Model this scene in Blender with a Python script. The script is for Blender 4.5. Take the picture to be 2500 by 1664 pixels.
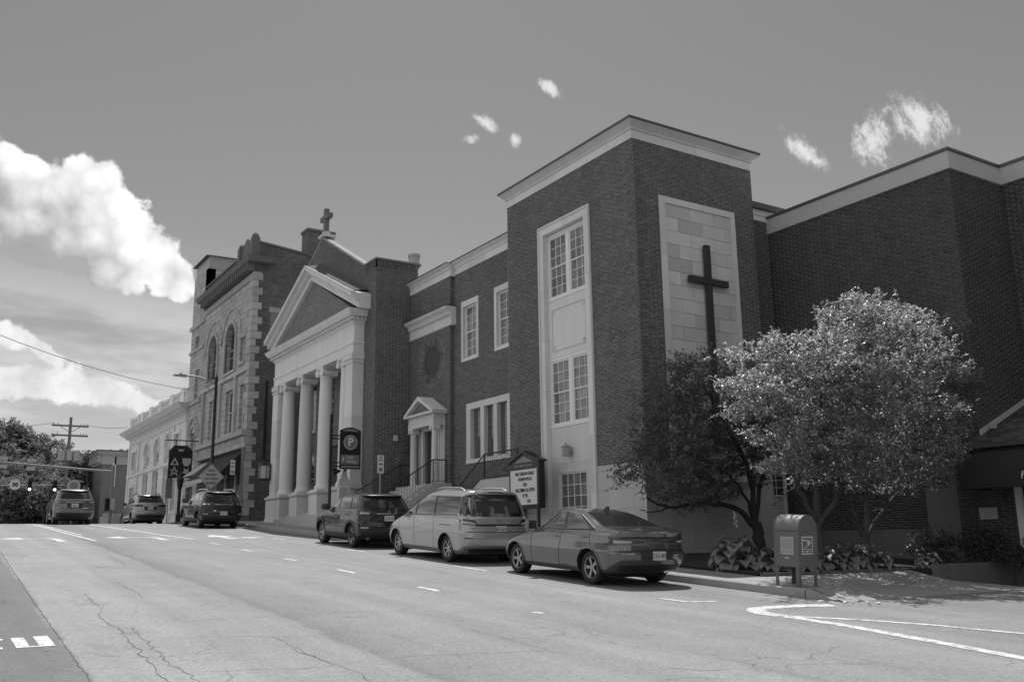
import bpy, bmesh, math, random
import numpy as np
from mathutils import Matrix, Vector, Euler

for _o in list(bpy.data.objects):
    bpy.data.objects.remove(_o)
SC = bpy.context.scene
COL = SC.collection
random.seed(7)
RNG = np.random.default_rng(7)

# ------------------------------------------------------------------ camera
# world axes: Y runs up the street, X points into the buildings, the lens is the origin
cam_data = bpy.data.cameras.new('camera')
cam = bpy.data.objects.new('camera', cam_data)
COL.objects.link(cam)
cam_data.sensor_width = 36.0
cam_data.lens = 32.61
cam_data.clip_start = 0.1
cam_data.clip_end = 3000.0
_r = Vector((0.84473, -0.53503, -0.01343))
_u = Vector((-0.10220, -0.18590, 0.97724))
_f = Vector((0.52535, 0.82413, 0.21172))
cam.matrix_world = Matrix(((_r.x, _u.x, -_f.x, 0), (_r.y, _u.y, -_f.y, 0), (_r.z, _u.z, -_f.z, 0), (0, 0, 0, 1)))
SC.camera = cam

# ------------------------------------------------------------------ exposure
SC.view_settings.view_transform = 'Standard'
SC.view_settings.look = 'None'
SC.view_settings.exposure = 0.0
SC.view_settings.gamma = 1.0
SC.view_settings.use_curve_mapping = False

SC.cycles.max_bounces = 5
SC.cycles.diffuse_bounces = 3
SC.cycles.glossy_bounces = 3
SC.cycles.transmission_bounces = 3
SC.cycles.transparent_max_bounces = 4
SC.cycles.caustics_reflective = False
SC.cycles.caustics_refractive = False

# ------------------------------------------------------------------ sun and sky
TO_SUN = Vector((0.22, 0.44, 1.0)).normalized()
SUN_EL = math.asin(TO_SUN.z)
SUN_AZ = math.atan2(TO_SUN.x, TO_SUN.y)
sd = bpy.data.lights.new('sun', 'SUN')
sd.energy = 4.6
sd.angle = math.radians(0.53)
sd.color = (1.0, 1.0, 1.0)
sun = bpy.data.objects.new('sun', sd)
COL.objects.link(sun)
sun.rotation_euler = (-TO_SUN).to_track_quat('-Z', 'Y').to_euler()
sun.location = (20, 40, 80)

world = bpy.data.worlds.new('World')
SC.world = world
world.use_nodes = True


class NT:
    """tiny expression helper for shader node trees"""
    def __init__(self, tree):
        self.t = tree

    def node(self, kind, **kw):
        n = self.t.nodes.new(kind)
        for k, v in kw.items():
            setattr(n, k, v)
        return n

    def put(self, sock, v):
        if isinstance(v, (int, float)):
            try:
                sock.default_value = v
            except Exception:
                sock.default_value = (v, v, v, 1)[:len(sock.default_value)]
        elif isinstance(v, (tuple, list)):
            sock.default_value = v
        else:
            self.t.links.new(v, sock)

    def m(self, op, a, b=0.0, c=0.0, clamp=False):
        n = self.node('ShaderNodeMath', operation=op, use_clamp=clamp)
        for s, v in zip(n.inputs, (a, b, c)):
            self.put(s, v)
        return n.outputs[0]

    def add(self, a, b): return self.m('ADD', a, b)
    def sub(self, a, b): return self.m('SUBTRACT', a, b)
    def mul(self, a, b): return self.m('MULTIPLY', a, b)
    def div(self, a, b): return self.m('DIVIDE', a, b)
    def mx(self, a, b): return self.m('MAXIMUM', a, b)
    def mn(self, a, b): return self.m('MINIMUM', a, b)

    def sm(self, v, a, b, lo=0.0, hi=1.0):
        n = self.node('ShaderNodeMapRange', interpolation_type='SMOOTHSTEP')
        self.put(n.inputs['Value'], v)
        n.inputs['From Min'].default_value = a
        n.inputs['From Max'].default_value = b
        n.inputs['To Min'].default_value = lo
        n.inputs['To Max'].default_value = hi
        return n.outputs[0]

    def xyz(self, x, y, z=0.0):
        n = self.node('ShaderNodeCombineXYZ')
        for s, v in zip(n.inputs, (x, y, z)):
            self.put(s, v)
        return n.outputs[0]

    def sep(self, v):
        n = self.node('ShaderNodeSeparateXYZ')
        self.put(n.inputs[0], v)
        return n.outputs

    def noise(self, vec, scale, detail=4.0, rough=0.55, dist=0.0, dim='3D'):
        n = self.node('ShaderNodeTexNoise', noise_dimensions=dim)
        if vec is not None:
            self.put(n.inputs['Vector'], vec)
        n.inputs['Scale'].default_value = scale
        n.inputs['Detail'].default_value = detail
        n.inputs['Roughness'].default_value = rough
        n.inputs['Distortion'].default_value = dist
        return n.outputs[0]

    def mix(self, f, a, b):
        n = self.node('ShaderNodeMix', data_type='FLOAT')
        self.put(n.inputs[0], f)
        self.put(n.inputs[2], a)
        self.put(n.inputs[3], b)
        return n.outputs[0]


def build_world():
    t = world.node_tree
    t.nodes.clear()
    w = NT(t)
    out = w.node('ShaderNodeOutputWorld')
    bg = w.node('ShaderNodeBackground')
    bg.inputs['Strength'].default_value = 0.1
    sky = w.node('ShaderNodeTexSky', sky_type='NISHITA')
    sky.sun_disc = False
    sky.sun_elevation = SUN_EL
    sky.sun_rotation = SUN_AZ
    sky.altitude = 200
    sky.air_density = 1.0
    sky.dust_density = 0.6
    sky.ozone_density = 1.5
    bw = w.node('ShaderNodeRGBToBW')
    t.links.new(sky.outputs[0], bw.inputs[0])
    base = w.mul(bw.outputs[0], 0.84)
    tc = w.node('ShaderNodeTexCoord')
    d = tc.outputs['Generated']
    dx, dy, dz = w.sep(d)
    fy = w.mx(dy, 0.05)
    u = w.div(dx, fy)
    v = w.div(dz, fy)
    front = w.sm(dy, 0.1, 0.25)
    uv = w.xyz(u, v)
    n1 = w.noise(uv, 21.0, 6.0, 0.60, 0.0, '2D')
    n2 = w.noise(w.xyz(w.add(u, 7.3), v), 150.0, 3.0, 0.62, 0.0, '2D')
    sh0 = w.noise(w.xyz(w.add(u, 5.1), v), 21.0, 3.0, 0.60, 0.0, '2D')
    n3 = w.noise(w.xyz(w.mul(u, 1.6), w.mul(v, 7.0)), 3.2, 4.0, 0.55, 0.0, '2D')

    def blob(u0, v0, a, b, ang=0.0):
        """distance from an ellipse's centre, 1 on its rim"""
        mp = w.node('ShaderNodeMapping', vector_type='TEXTURE')
        mp.inputs['Location'].default_value = (u0, v0, 0)
        mp.inputs['Rotation'].default_value = (0, 0, ang)
        mp.inputs['Scale'].default_value = (a, b, 1)
        t.links.new(uv, mp.inputs[0])
        ln = w.node('ShaderNodeVectorMath', operation='LENGTH')
        t.links.new(mp.outputs[0], ln.inputs[0])
        return ln.outputs['Value']

    def union(l):
        r = l[0]
        for x in l[1:]:
            r = w.mn(r, x)
        return w.sub(1.0, r)

    # the big cumulus on the left, its smaller neighbours below it
    big = union([blob(.040, .350, .085, .052, -.22), blob(.120, .350, .062, .048, -.5), blob(.165, .312, .056, .040, -.65),
                 blob(.200, .283, .034, .026, -.6), blob(.12, .302, .085, .036, -.32), blob(.045, .325, .075, .040, -.2)])
    vor = w.node('ShaderNodeTexVoronoi', voronoi_dimensions='2D', feature='F1')
    t.links.new(w.xyz(w.add(u, w.mul(w.sub(n1, .5), .02)), w.add(v, w.mul(w.sub(sh0, .5), .02))), vor.inputs['Vector'])
    vor.inputs['Scale'].default_value = 34.0
    bil = w.sub(.42, vor.outputs['Distance'])
    fb = w.add(big, w.mul(w.sub(n1, .5), .75))
    fb = w.add(fb, w.mul(bil, .42))
    fb = w.add(fb, w.mul(w.sub(n2, .5), .12))
    mbig = w.sm(fb, -.02, .15)
    sh = w.noise(w.xyz(w.add(u, -3.012), w.add(v, .014)), 16.0, 4.0, .55, 0.0, '2D')
    rim = w.sm(w.add(w.mul(w.sub(u, .11), 2.2), w.mul(w.sub(v, .33), 3.4)), -.22, .16)
    cbig = w.add(w.add(4.9, w.mul(rim, 4.9)), w.mul(w.sub(sh, .5), 11.0))
    cbig = w.add(cbig, w.mul(bil, 4.0))
    cbig = w.mx(cbig, 4.3)
    row = union([blob(.075, .158, .060, .022, .05), blob(.145, .153, .052, .018, -.15), blob(.185, .146, .026, .012, -.35),
                 blob(.062, .200, .028, .016, -.45), blob(.088, .190, .026, .010, -.6)])
    fr = w.add(row, w.mul(w.sub(n1, .52), 2.0))
    fr = w.add(fr, w.mul(w.sub(n2, .5), .25))
    mrow = w.sm(fr, -.05, .30)
    crow = w.add(2.2, w.mul(w.add(w.mul(sh, .6), w.mul(n1, .4)), 12.0))
    # torn scraps over the roofs
    scr = union([blob(1.245, .662, .060, .026, -.3), blob(1.445, .725, .075, .055, .7), blob(1.60, .805, .115, .055, .15),
                 blob(.708, .634, .026, .013, -.4), blob(.599, .555, .019, .011, -.3), blob(.577, .527, .015, .008, .3), blob(.647, .540, .010, .012, -.3)])
    ns = w.noise(w.xyz(w.add(u, 11.0), v), 24.0, 6.0, .68, .25, '2D')
    fs = w.add(w.mul(scr, .9), w.mul(w.sub(ns, .47), 2.3))
    fs = w.add(fs, w.mul(w.sub(n2, .5), .55))
    mscr = w.mul(w.sm(fs, -.05, 1.0), w.sm(scr, -.5, .25))
    # thin veils low over the horizon
    low = w.mul(w.sm(v, .34, .17), w.sm(u, .9, .25))
    veil = w.mul(w.sm(n3, .30, .64), low)
    # scattered cloud over the unseen sky, thickened towards -X to brighten the facades
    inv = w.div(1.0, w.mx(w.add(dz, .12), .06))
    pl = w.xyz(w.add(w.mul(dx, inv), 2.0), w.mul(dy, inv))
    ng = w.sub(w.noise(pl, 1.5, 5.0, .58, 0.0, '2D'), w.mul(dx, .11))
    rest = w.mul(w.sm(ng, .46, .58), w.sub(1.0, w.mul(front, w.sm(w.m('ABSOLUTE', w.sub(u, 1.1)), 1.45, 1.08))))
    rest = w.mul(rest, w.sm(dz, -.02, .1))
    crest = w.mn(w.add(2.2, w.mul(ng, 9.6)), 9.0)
    c = base
    c = w.mix(w.mul(veil, .92), c, 6.9)
    c = w.mix(w.mul(mrow, front), c, crow)
    c = w.mix(w.mul(mbig, front), c, cbig)
    c = w.mix(w.mul(mscr, front), c, 7.8)
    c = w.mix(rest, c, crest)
    cc = w.node('ShaderNodeCombineColor')
    for s in cc.inputs[:3]:
        t.links.new(c, s)
    t.links.new(cc.outputs[0], bg.inputs['Color'])
    t.links.new(bg.outputs[0], out.inputs['Surface'])


build_world()
world.cycles.sampling_method = 'MANUAL'
world.cycles.sample_map_resolution = 512

# ------------------------------------------------------------------ materials
MATS = {}


def mat(name, base, rough=.7, var=.12, scale=4.0, bump=0.0, bscale=40.0, metal=0.0, coat=0.0, spec=.5, stretch=(1, 1, 1),
        fine=0.0, emit=0.0, trans=0.0, objvar=0.0):
    """grey principled material with two octaves of tonal wear and optional relief"""
    if name in MATS:
        return MATS[name]
    m = bpy.data.materials.new(name)
    m.use_nodes = True
    t = m.node_tree
    w = NT(t)
    p = t.nodes['Principled BSDF']
    geo = w.node('ShaderNodeNewGeometry')
    mp = w.node('ShaderNodeMapping')
    mp.inputs['Scale'].default_value = stretch
    t.links.new(geo.outputs['Position'], mp.inputs[0])
    if var > 0 or fine > 0:
        a = w.noise(mp.outputs[0], scale, 6.0, .6)
        f = w.add(1.0, w.mul(w.sub(a, .5), 2.0 * var))
        if fine > 0:
            b = w.noise(mp.outputs[0], scale * 14, 4.0, .7)
            f = w.add(f, w.mul(w.sub(b, .5), 2.0 * fine))
        if objvar > 0:
            oi = w.node('ShaderNodeObjectInfo')
            f = w.mul(f, w.add(1.0 - objvar, w.mul(oi.outputs['Random'], 2.0 * objvar)))
        v = w.mul(f, base)
        cc = w.node('ShaderNodeCombineColor')
        for s in cc.inputs[:3]:
            t.links.new(v, s)
        t.links.new(cc.outputs[0], p.inputs['Base Color'])
    else:
        p.inputs['Base Color'].default_value = (base, base, base, 1)
    p.inputs['Roughness'].default_value = rough
    p.inputs['Metallic'].default_value = metal
    p.inputs['Specular IOR Level'].default_value = spec
    p.inputs['Coat Weight'].default_value = coat
    p.inputs['Coat Roughness'].default_value = .03
    if bump > 0:
        bn = w.node('ShaderNodeBump')
        bn.inputs['Strength'].default_value = 1.0
        bn.inputs['Distance'].default_value = bump
        t.links.new(w.noise(mp.outputs[0], bscale, 5.0, .65), bn.inputs['Height'])
        t.links.new(bn.outputs[0], p.inputs['Normal'])
    if emit > 0:
        p.inputs['Emission Color'].default_value = (1, 1, 1, 1)
        p.inputs['Emission Strength'].default_value = emit
    MATS[name] = m
    return m


def brick_mat(name, dark, light, rough=.85):
    """each brick carries its own tone attribute"""
    m = bpy.data.materials.new(name)
    m.use_nodes = True
    t = m.node_tree
    w = NT(t)
    p = t.nodes['Principled BSDF']
    at = w.node('ShaderNodeAttribute', attribute_name='tone')
    oi = w.node('ShaderNodeObjectInfo')
    geo = w.node('ShaderNodeNewGeometry')
    big = w.noise(geo.outputs['Position'], .35, 4.0, .6)
    fine = w.noise(geo.outputs['Position'], 60.0, 3.0, .6)
    tone = w.mix(w.m('GREATER_THAN', at.outputs['Fac'], 1.5), at.outputs['Fac'], oi.outputs['Random'])
    v = w.mix(tone, dark, light)
    mp = w.node('ShaderNodeMapping')
    mp.inputs['Scale'].default_value = (1.5, 1.5, .16)
    t.links.new(geo.outputs['Position'], mp.inputs[0])
    run = w.noise(mp.outputs[0], 1.2, 5.0, .65)
    v = w.mul(v, w.add(.72, w.mul(big, .56)))
    v = w.mul(v, w.add(.74, w.mul(run, .52)))
    v = w.mul(v, w.add(.8, w.mul(fine, .4)))
    cc = w.node('ShaderNodeCombineColor')
    for s in cc.inputs[:3]:
        t.links.new(v, s)
    t.links.new(cc.outputs[0], p.inputs['Base Color'])
    p.inputs['Roughness'].default_value = rough
    p.inputs['Specular IOR Level'].default_value = .3
    MATS[name] = m
    return m


def wall_tex_mat(name, dark, light, mortar, bw=.22, bh=.0677, ms=.012, plane='X', offset=.5, bump=.006, blotch=.25):
    """brick or block courses for walls too far off to build piece by piece"""
    m = bpy.data.materials.new(name)
    m.use_nodes = True
    t = m.node_tree
    w = NT(t)
    p = t.nodes['Principled BSDF']
    geo = w.node('ShaderNodeNewGeometry')
    x, y, z = w.sep(geo.outputs['Position'])
    uv = w.xyz(y if plane == 'X' else x, z)
    b = w.node('ShaderNodeTexBrick')
    b.offset = offset
    t.links.new(uv, b.inputs['Vector'])
    b.inputs['Color1'].default_value = (dark,) * 3 + (1,)
    b.inputs['Color2'].default_value = (light,) * 3 + (1,)
    b.inputs['Mortar'].default_value = (mortar,) * 3 + (1,)
    b.inputs['Scale'].default_value = 1.0
    b.inputs['Mortar Size'].default_value = ms
    b.inputs['Mortar Smooth'].default_value = .2
    b.inputs['Brick Width'].default_value = bw
    b.inputs['Row Height'].default_value = bh
    bwn = w.node('ShaderNodeRGBToBW')
    t.links.new(b.outputs['Color'], bwn.inputs[0])
    n = w.noise(geo.outputs['Position'], .5, 5.0, .65)
    n2 = w.noise(geo.outputs['Position'], 7.0, 5.0, .65)
    v = w.mul(bwn.outputs[0], w.add(1.0 - blotch, w.mul(n, 2 * blotch)))
    v = w.mul(v, w.add(.75, w.mul(n2, .5)))
    cc = w.node('ShaderNodeCombineColor')
    for s in cc.inputs[:3]:
        t.links.new(v, s)
    t.links.new(cc.outputs[0], p.inputs['Base Color'])
    p.inputs['Roughness'].default_value = .9
    bn = w.node('ShaderNodeBump')
    bn.inputs['Distance'].default_value = bump
    bn.inputs['Strength'].default_value = 1.0
    h = w.add(w.mul(b.outputs['Fac'], -1.0), w.mul(n2, .8))
    t.links.new(h, bn.inputs['Height'])
    t.links.new(bn.outputs[0], p.inputs['Normal'])
    MATS[name] = m
    return m


def leaf_mat(name, base, trans, rough=.38, var=.35, spec=.6):
    m = bpy.data.materials.new(name)
    m.use_nodes = True
    t = m.node_tree
    w = NT(t)
    p = t.nodes['Principled BSDF']
    out = [n for n in t.nodes if n.type == 'OUTPUT_MATERIAL'][0]
    geo = w.node('ShaderNodeNewGeometry')
    rnd = geo.outputs['Random Per Island']
    v = w.mul(base, w.add(1 - var, w.mul(rnd, 2 * var)))
    cc = w.node('ShaderNodeCombineColor')
    for s in cc.inputs[:3]:
        t.links.new(v, s)
    t.links.new(cc.outputs[0], p.inputs['Base Color'])
    p.inputs['Roughness'].default_value = rough
    p.inputs['Specular IOR Level'].default_value = spec
    tr = w.node('ShaderNodeBsdfTranslucent')
    v2 = w.mul(trans, w.add(1 - var, w.mul(rnd, 2 * var)))
    c2 = w.node('ShaderNodeCombineColor')
    for s in c2.inputs[:3]:
        t.links.new(v2, s)
    t.links.new(c2.outputs[0], tr.inputs[0])
    ad = w.node('ShaderNodeAddShader')
    t.links.new(p.outputs[0], ad.inputs[0])
    t.links.new(tr.outputs[0], ad.inputs[1])
    t.links.new(ad.outputs[0], out.inputs['Surface'])
    MATS[name] = m
    return m


def glass_mat(name, base=.03, rough=.03, var=0.0):
    """dark reflective glazing; what stands behind each pane differs a little from its neighbour's"""
    m = bpy.data.materials.new(name)
    m.use_nodes = True
    t = m.node_tree
    w = NT(t)
    p = t.nodes['Principled BSDF']
    p.inputs['Roughness'].default_value = rough
    p.inputs['Specular IOR Level'].default_value = .6
    geo = w.node('ShaderNodeNewGeometry')
    if var > 0:
        oi = w.node('ShaderNodeObjectInfo')
        f = w.add(1 - var, w.mul(oi.outputs['Random'], 2 * var))
        x, y, z = w.sep(geo.outputs['Position'])
        dr = w.noise(w.xyz(w.mul(w.add(x, y), 9.0), w.mul(z, 1.2)), 1.0, 3, .5, 0.0, '2D')
        v = w.mul(w.mul(f, base), w.add(.45, w.mul(dr, 1.1)))
        cc = w.node('ShaderNodeCombineColor')
        for s in cc.inputs[:3]:
            t.links.new(v, s)
        t.links.new(cc.outputs[0], p.inputs['Base Color'])
    else:
        p.inputs['Base Color'].default_value = (base, base, base, 1)
    bn = w.node('ShaderNodeBump')
    bn.inputs['Distance'].default_value = .004
    bn.inputs['Strength'].default_value = .35
    t.links.new(w.noise(geo.outputs['Position'], 2.2, 2.0, .5), bn.inputs['Height'])
    t.links.new(bn.outputs[0], p.inputs['Normal'])
    MATS[name] = m
    return m


mat('limestone', .69, .85, .17, 1.1, .004, 60, fine=.06, stretch=(1.6, 1.6, .45), objvar=.10)
mat('old_stone', .43, .9, .3, 1.3, .02, 14, fine=.12, objvar=.14)
mat('limestone_dark', .60, .85, .22, 1.1, .004, 60, fine=.07, stretch=(1.6, 1.6, .45), objvar=.18)
mat('stone_base', .56, .85, .15, 1.3, .003, 60, fine=.06, stretch=(1.4, 1.4, .6), objvar=.08)
mat('concrete', .50, .9, .14, 1.2, .004, 50, fine=.08)
mat('coping_metal', .10, .5, .15, 2.0, metal=.3)
mat('white_paint', .82, .5, .05, 3.0)
mat('white_cornice', .72, .6, .06, 2.0)
mat('iron', .018, .5, .2, 8.0)
mat('black_metal', .02, .42, .15, 8.0)
mat('grey_metal', .36, .45, .12, 5.0, metal=.6)
mat('galvanised', .34, .5, .12, 5.0, metal=.5)
mat('mortar', .34, .95, .15, 2.0, .004, 120)
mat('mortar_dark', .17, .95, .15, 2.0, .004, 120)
mat('mortar_light', .50, .95, .15, 2.0, .004, 120)
mat('slate', .13, .95, .25, 2.2, .006, 20, fine=.1, spec=.08)
mat('roof_membrane', .5, .8, .1, 2.0)
mat('wood_dark', .045, .75, .45, 3.0, .008, 18, stretch=(6, 6, .6), fine=.2)
mat('door_wood', .045, .5, .25, 3.0, .003, 30, stretch=(4, 4, .5))
mat('black_paint', .012, .35, .1, 6.0)
mat('sign_white', .66, .55, .05, 3.0)
mat('sign_grey', .22, .5, .05, 3.0)
mat('sign_pale', .45, .5, .05, 3.0)
mat('awning_dark', .022, .8, .2, 3.0, .002, 90)
mat('awning_light', .5, .8, .1, 3.0)
mat('bark', .09, .9, .4, 6.0, .012, 30, stretch=(1, 1, .35), fine=.2)
mat('bark_dark', .05, .9, .4, 6.0, .012, 30, stretch=(1, 1, .35), fine=.2)
mat('soil', .03, .95, .4, 5.0, .02, 30)
mat('rubber', .022, .75, .25, 12.0)
mat('plastic', .028, .55, .15, 9.0)
mat('chrome', .7, .12, .02, 4.0, metal=1.0)
mat('alloy', .42, .35, .06, 6.0, metal=.85)
mat('lamp_dark', .03, .2, .1, 6.0, coat=.8)
mat('lamp_clear', .42, .12, .2, 22.0, coat=.6)
mat('under', .012, .9, .2, 5.0)
mat('interior', .04, .8, .2, 5.0)
mat('headrest', .04, .8, .1, 5.0)
mat('plate', .56, .5, .05, 20.0)
mat('ink', .015, .6, .1, 9.0)
mat('mail_blue', .135, .42, .22, 4.0, .002, 30, fine=.08, coat=.15)
mat('transformer', .38, .5, .1, 4.0)
mat('wood_pole', .16, .9, .3, 4.0, .01, 20, stretch=(4, 4, .5))
mat('lit_signal', .9, .5, 0, 1, emit=3.0)
brick_mat('brick', .085, .19)
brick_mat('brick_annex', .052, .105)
brick_mat('brick_dark', .05, .13)
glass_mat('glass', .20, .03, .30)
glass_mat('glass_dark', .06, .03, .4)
glass_mat('leaded', .11, .06, .3)
glass_mat('car_glass', .018)
MATS['car_glass'].node_tree.nodes['Principled BSDF'].inputs['Coat Weight'].default_value = 1.0
wall_tex_mat('rockface', .38, .52, .28, bw=.62, bh=.33, ms=.018, plane='X', bump=.05, blotch=.28)
wall_tex_mat('ashlar', .70, .76, .60, bw=1.1, bh=.48, ms=.012, plane='X', bump=.012, blotch=.12)
wall_tex_mat('old_brick', .065, .16, .20, plane='Y', ms=.010, bump=.008, blotch=.45)
wall_tex_mat('old_brick_x', .09, .19, .22, plane='X', ms=.010, bump=.006, blotch=.2)
wall_tex_mat('porch_brick', .10, .21, .30, plane='X', ms=.011, bump=.006, blotch=.1)
wall_tex_mat('far_brick', .13, .21, .22, plane='Y', ms=.010, bump=.004, blotch=.15)
wall_tex_mat('shingle', .06, .14, .02, bw=.3, bh=.075, ms=.008, plane='X', bump=.02, blotch=.2)
leaf_mat('leaf_pale', .11, .20, .42, .55, .5)  # paler and more translucent than the dark leaf
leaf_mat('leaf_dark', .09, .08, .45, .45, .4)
leaf_mat('leaf_far', .12, .10, .6, .5, .3)
leaf_mat('leaf_hosta', .16, .06, .45, .3)
leaf_mat('leaf_shrub', .06, .04, .5, .4)


def car_paint(name, base, metal=.35, rough=.32):
    m = mat(name, base, rough, .05, 3.0, metal=metal, coat=1.0)
    p = m.node_tree.nodes['Principled BSDF']
    p.inputs['Coat Roughness'].default_value = .02
    p.inputs['Specular IOR Level'].default_value = .12
    return m


car_paint('paint_grey', .15, .65, .13)
car_paint('paint_silver', .42, .55, .28)
car_paint('paint_black', .010, .1, .4)
car_paint('paint_ink', .012, .1, .4)
car_paint('paint_pale', .33, .55, .28)
car_paint('paint_mid', .17, .5, .28)

# ------------------------------------------------------------------ object helpers


def link(o, parent=None):
    COL.objects.link(o)
    if parent is not None:
        o.parent = parent
        o.location = -Vector(parent.get('_base', (0, 0, 0)))
    return o


def thing(name, label, cat, loc=(0, 0, 0), rot=(0, 0, 0), group=None, local=False):
    o = bpy.data.objects.new(name, None)
    o.empty_display_size = .3
    COL.objects.link(o)
    o.location = loc
    o.rotation_euler = rot
    o['label'] = label
    o['category'] = cat
    if group:
        o['group'] = group
    if not local:
        o['_base'] = tuple(loc)
    return o


def tag(o, label, cat, group=None):
    o['label'] = label
    o['category'] = cat
    if group:
        o['group'] = group
    return o


def mesh_from(name, V, F, mt=None, smooth=False, angle=None):
    me = bpy.data.meshes.new(name)
    me.from_pydata([tuple(v) for v in V], [], F)
    if mt is not None:
        for mm in (mt if isinstance(mt, (list, tuple)) else [mt]):
            me.materials.append(MATS[mm] if isinstance(mm, str) else mm)
    if smooth or angle:
        me.polygons.foreach_set('use_smooth', [True] * len(me.polygons))
        if angle:
            me.set_sharp_from_angle(angle=math.radians(angle))
    me.update()
    return me


class MB:
    def __init__(s):
        s.v = []
        s.f = []

    def _add(s, vs, fs):
        n = len(s.v)
        s.v += [tuple(map(float, p)) for p in vs]
        s.f += [tuple(i + n for i in f) for f in fs]
        return s

    def box(s, x0, x1, y0, y1, z0, z1):
        if x0 > x1: x0, x1 = x1, x0
        if y0 > y1: y0, y1 = y1, y0
        if z0 > z1: z0, z1 = z1, z0
        return s._add([(x0, y0, z0), (x1, y0, z0), (x1, y1, z0), (x0, y1, z0), (x0, y0, z1), (x1, y0, z1), (x1, y1, z1), (x0, y1, z1)],
                      [(0, 3, 2, 1), (4, 5, 6, 7), (0, 1, 5, 4), (1, 2, 6, 5), (2, 3, 7, 6), (3, 0, 4, 7)])

    def frust(s, x0, x1, y0, y1, z0, z1, p0, p1):
        a = [(x0 - p0, y0 - p0, z0), (x1 + p0, y0 - p0, z0), (x1 + p0, y1 + p0, z0), (x0 - p0, y1 + p0, z0)]
        b = [(x0 - p1, y0 - p1, z1), (x1 + p1, y0 - p1, z1), (x1 + p1, y1 + p1, z1), (x0 - p1, y1 + p1, z1)]
        return s._add(a + b, [(0, 3, 2, 1), (4, 5, 6, 7), (0, 1, 5, 4), (1, 2, 6, 5), (2, 3, 7, 6), (3, 0, 4, 7)])

    def prism(s, poly, axis, a, b):
        """extrude a 2-D polygon along an axis: 'X' poly=(y,z), 'Y' poly=(x,z), 'Z' poly=(x,y)"""
        def p3(p, c):
            return {'X': (c, p[0], p[1]), 'Y': (p[0], c, p[1]), 'Z': (p[0], p[1], c)}[axis]
        n = len(poly)
        vs = [p3(p, a) for p in poly] + [p3(p, b) for p in poly]
        fs = [tuple(range(n - 1, -1, -1)), tuple(range(n, 2 * n))]
        for i in range(n):
            j = (i + 1) % n
            fs.append((i, j, n + j, n + i))
        return s._add(vs, fs)

    def tube(s, p0, p1, r0, r1=None, n=8, caps=True):
        r1 = r0 if r1 is None else r1
        p0 = Vector(p0); p1 = Vector(p1)
        d = (p1 - p0).normalized()
        a = d.orthogonal().normalized()
        b = d.cross(a)
        vs = []
        for p, r in ((p0, r0), (p1, r1)):
            for i in range(n):
                t = 2 * math.pi * i / n
                vs.append(p + a * (r * math.cos(t)) + b * (r * math.sin(t)))
        fs = [(i, (i + 1) % n, n + (i + 1) % n, n + i) for i in range(n)]
        if caps:
            fs += [tuple(range(n - 1, -1, -1)), tuple(range(n, 2 * n))]
        return s._add(vs, fs)

    def path(s, pts, r, n=6):
        """one continuous swept tube through points; r may be a list"""
        P = [Vector(p) for p in pts]
        R = r if isinstance(r, (list, tuple)) else [r] * len(P)
        vs = []
        ref = None
        for i, p in enumerate(P):
            d = (P[min(i + 1, len(P) - 1)] - P[max(i - 1, 0)]).normalized()
            if ref is None:
                ref = d.orthogonal().normalized()
            a = (ref - d * ref.dot(d))
            a = a.normalized() if a.length > 1e-6 else d.orthogonal().normalized()
            ref = a
            b = d.cross(a)
            for k in range(n):
                t = 2 * math.pi * k / n
                vs.append(p + a * (R[i] * math.cos(t)) + b * (R[i] * math.sin(t)))
        fs = []
        for i in range(len(P) - 1):
            for k in range(n):
                k2 = (k + 1) % n
                fs.append((i * n + k, i * n + k2, (i + 1) * n + k2, (i + 1) * n + k))
        fs.append(tuple(range(n - 1, -1, -1)))
        fs.append(tuple(range((len(P) - 1) * n, len(P) * n)))
        return s._add(vs, fs)

    def lathe(s, prof, c, n=20, axis='Z'):
        """profile [(r, h)] turned about an axis through c"""
        vs = []
        for r, h in prof:
            for k in range(n):
                t = 2 * math.pi * k / n
                a, b = r * math.cos(t), r * math.sin(t)
                q = {'Z': (a, b, h), 'X': (h, a, b), 'Y': (b, h, a)}[axis]
                vs.append((c[0] + q[0], c[1] + q[1], c[2] + q[2]))
        fs = []
        m = len(prof)
        for i in range(m - 1):
            for k in range(n):
                k2 = (k + 1) % n
                fs.append((i * n + k, i * n + k2, (i + 1) * n + k2, (i + 1) * n + k))
        fs.append(tuple(range(n - 1, -1, -1)))
        fs.append(tuple(range((m - 1) * n, m * n)))
        return s._add(vs, fs)

    def quad(s, a, b, c, d):
        return s._add([a, b, c, d], [(0, 1, 2, 3)])

    def build(s, name, mt, parent=None, smooth=False, angle=None):
        me = mesh_from(name, s.v, s.f, mt, smooth, angle)
        o = bpy.data.objects.new(name, me)
        return link(o, parent)


def bx(name, mt, parent, x0, x1, y0, y1, z0, z1):
    return MB().box(x0, x1, y0, y1, z0, z1).build(name, mt, parent)


def sub(o, parent):
    """make o a sub-part: keeps world placement because parts sit at the thing's base offset"""
    o.parent = parent
    o.location = (0, 0, 0)
    return o


def copy_piece(o, parent, loc=None):
    c = o.copy()
    COL.objects.link(c)
    c.parent = parent
    if loc is not None:
        c.location = loc
    return c


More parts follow.
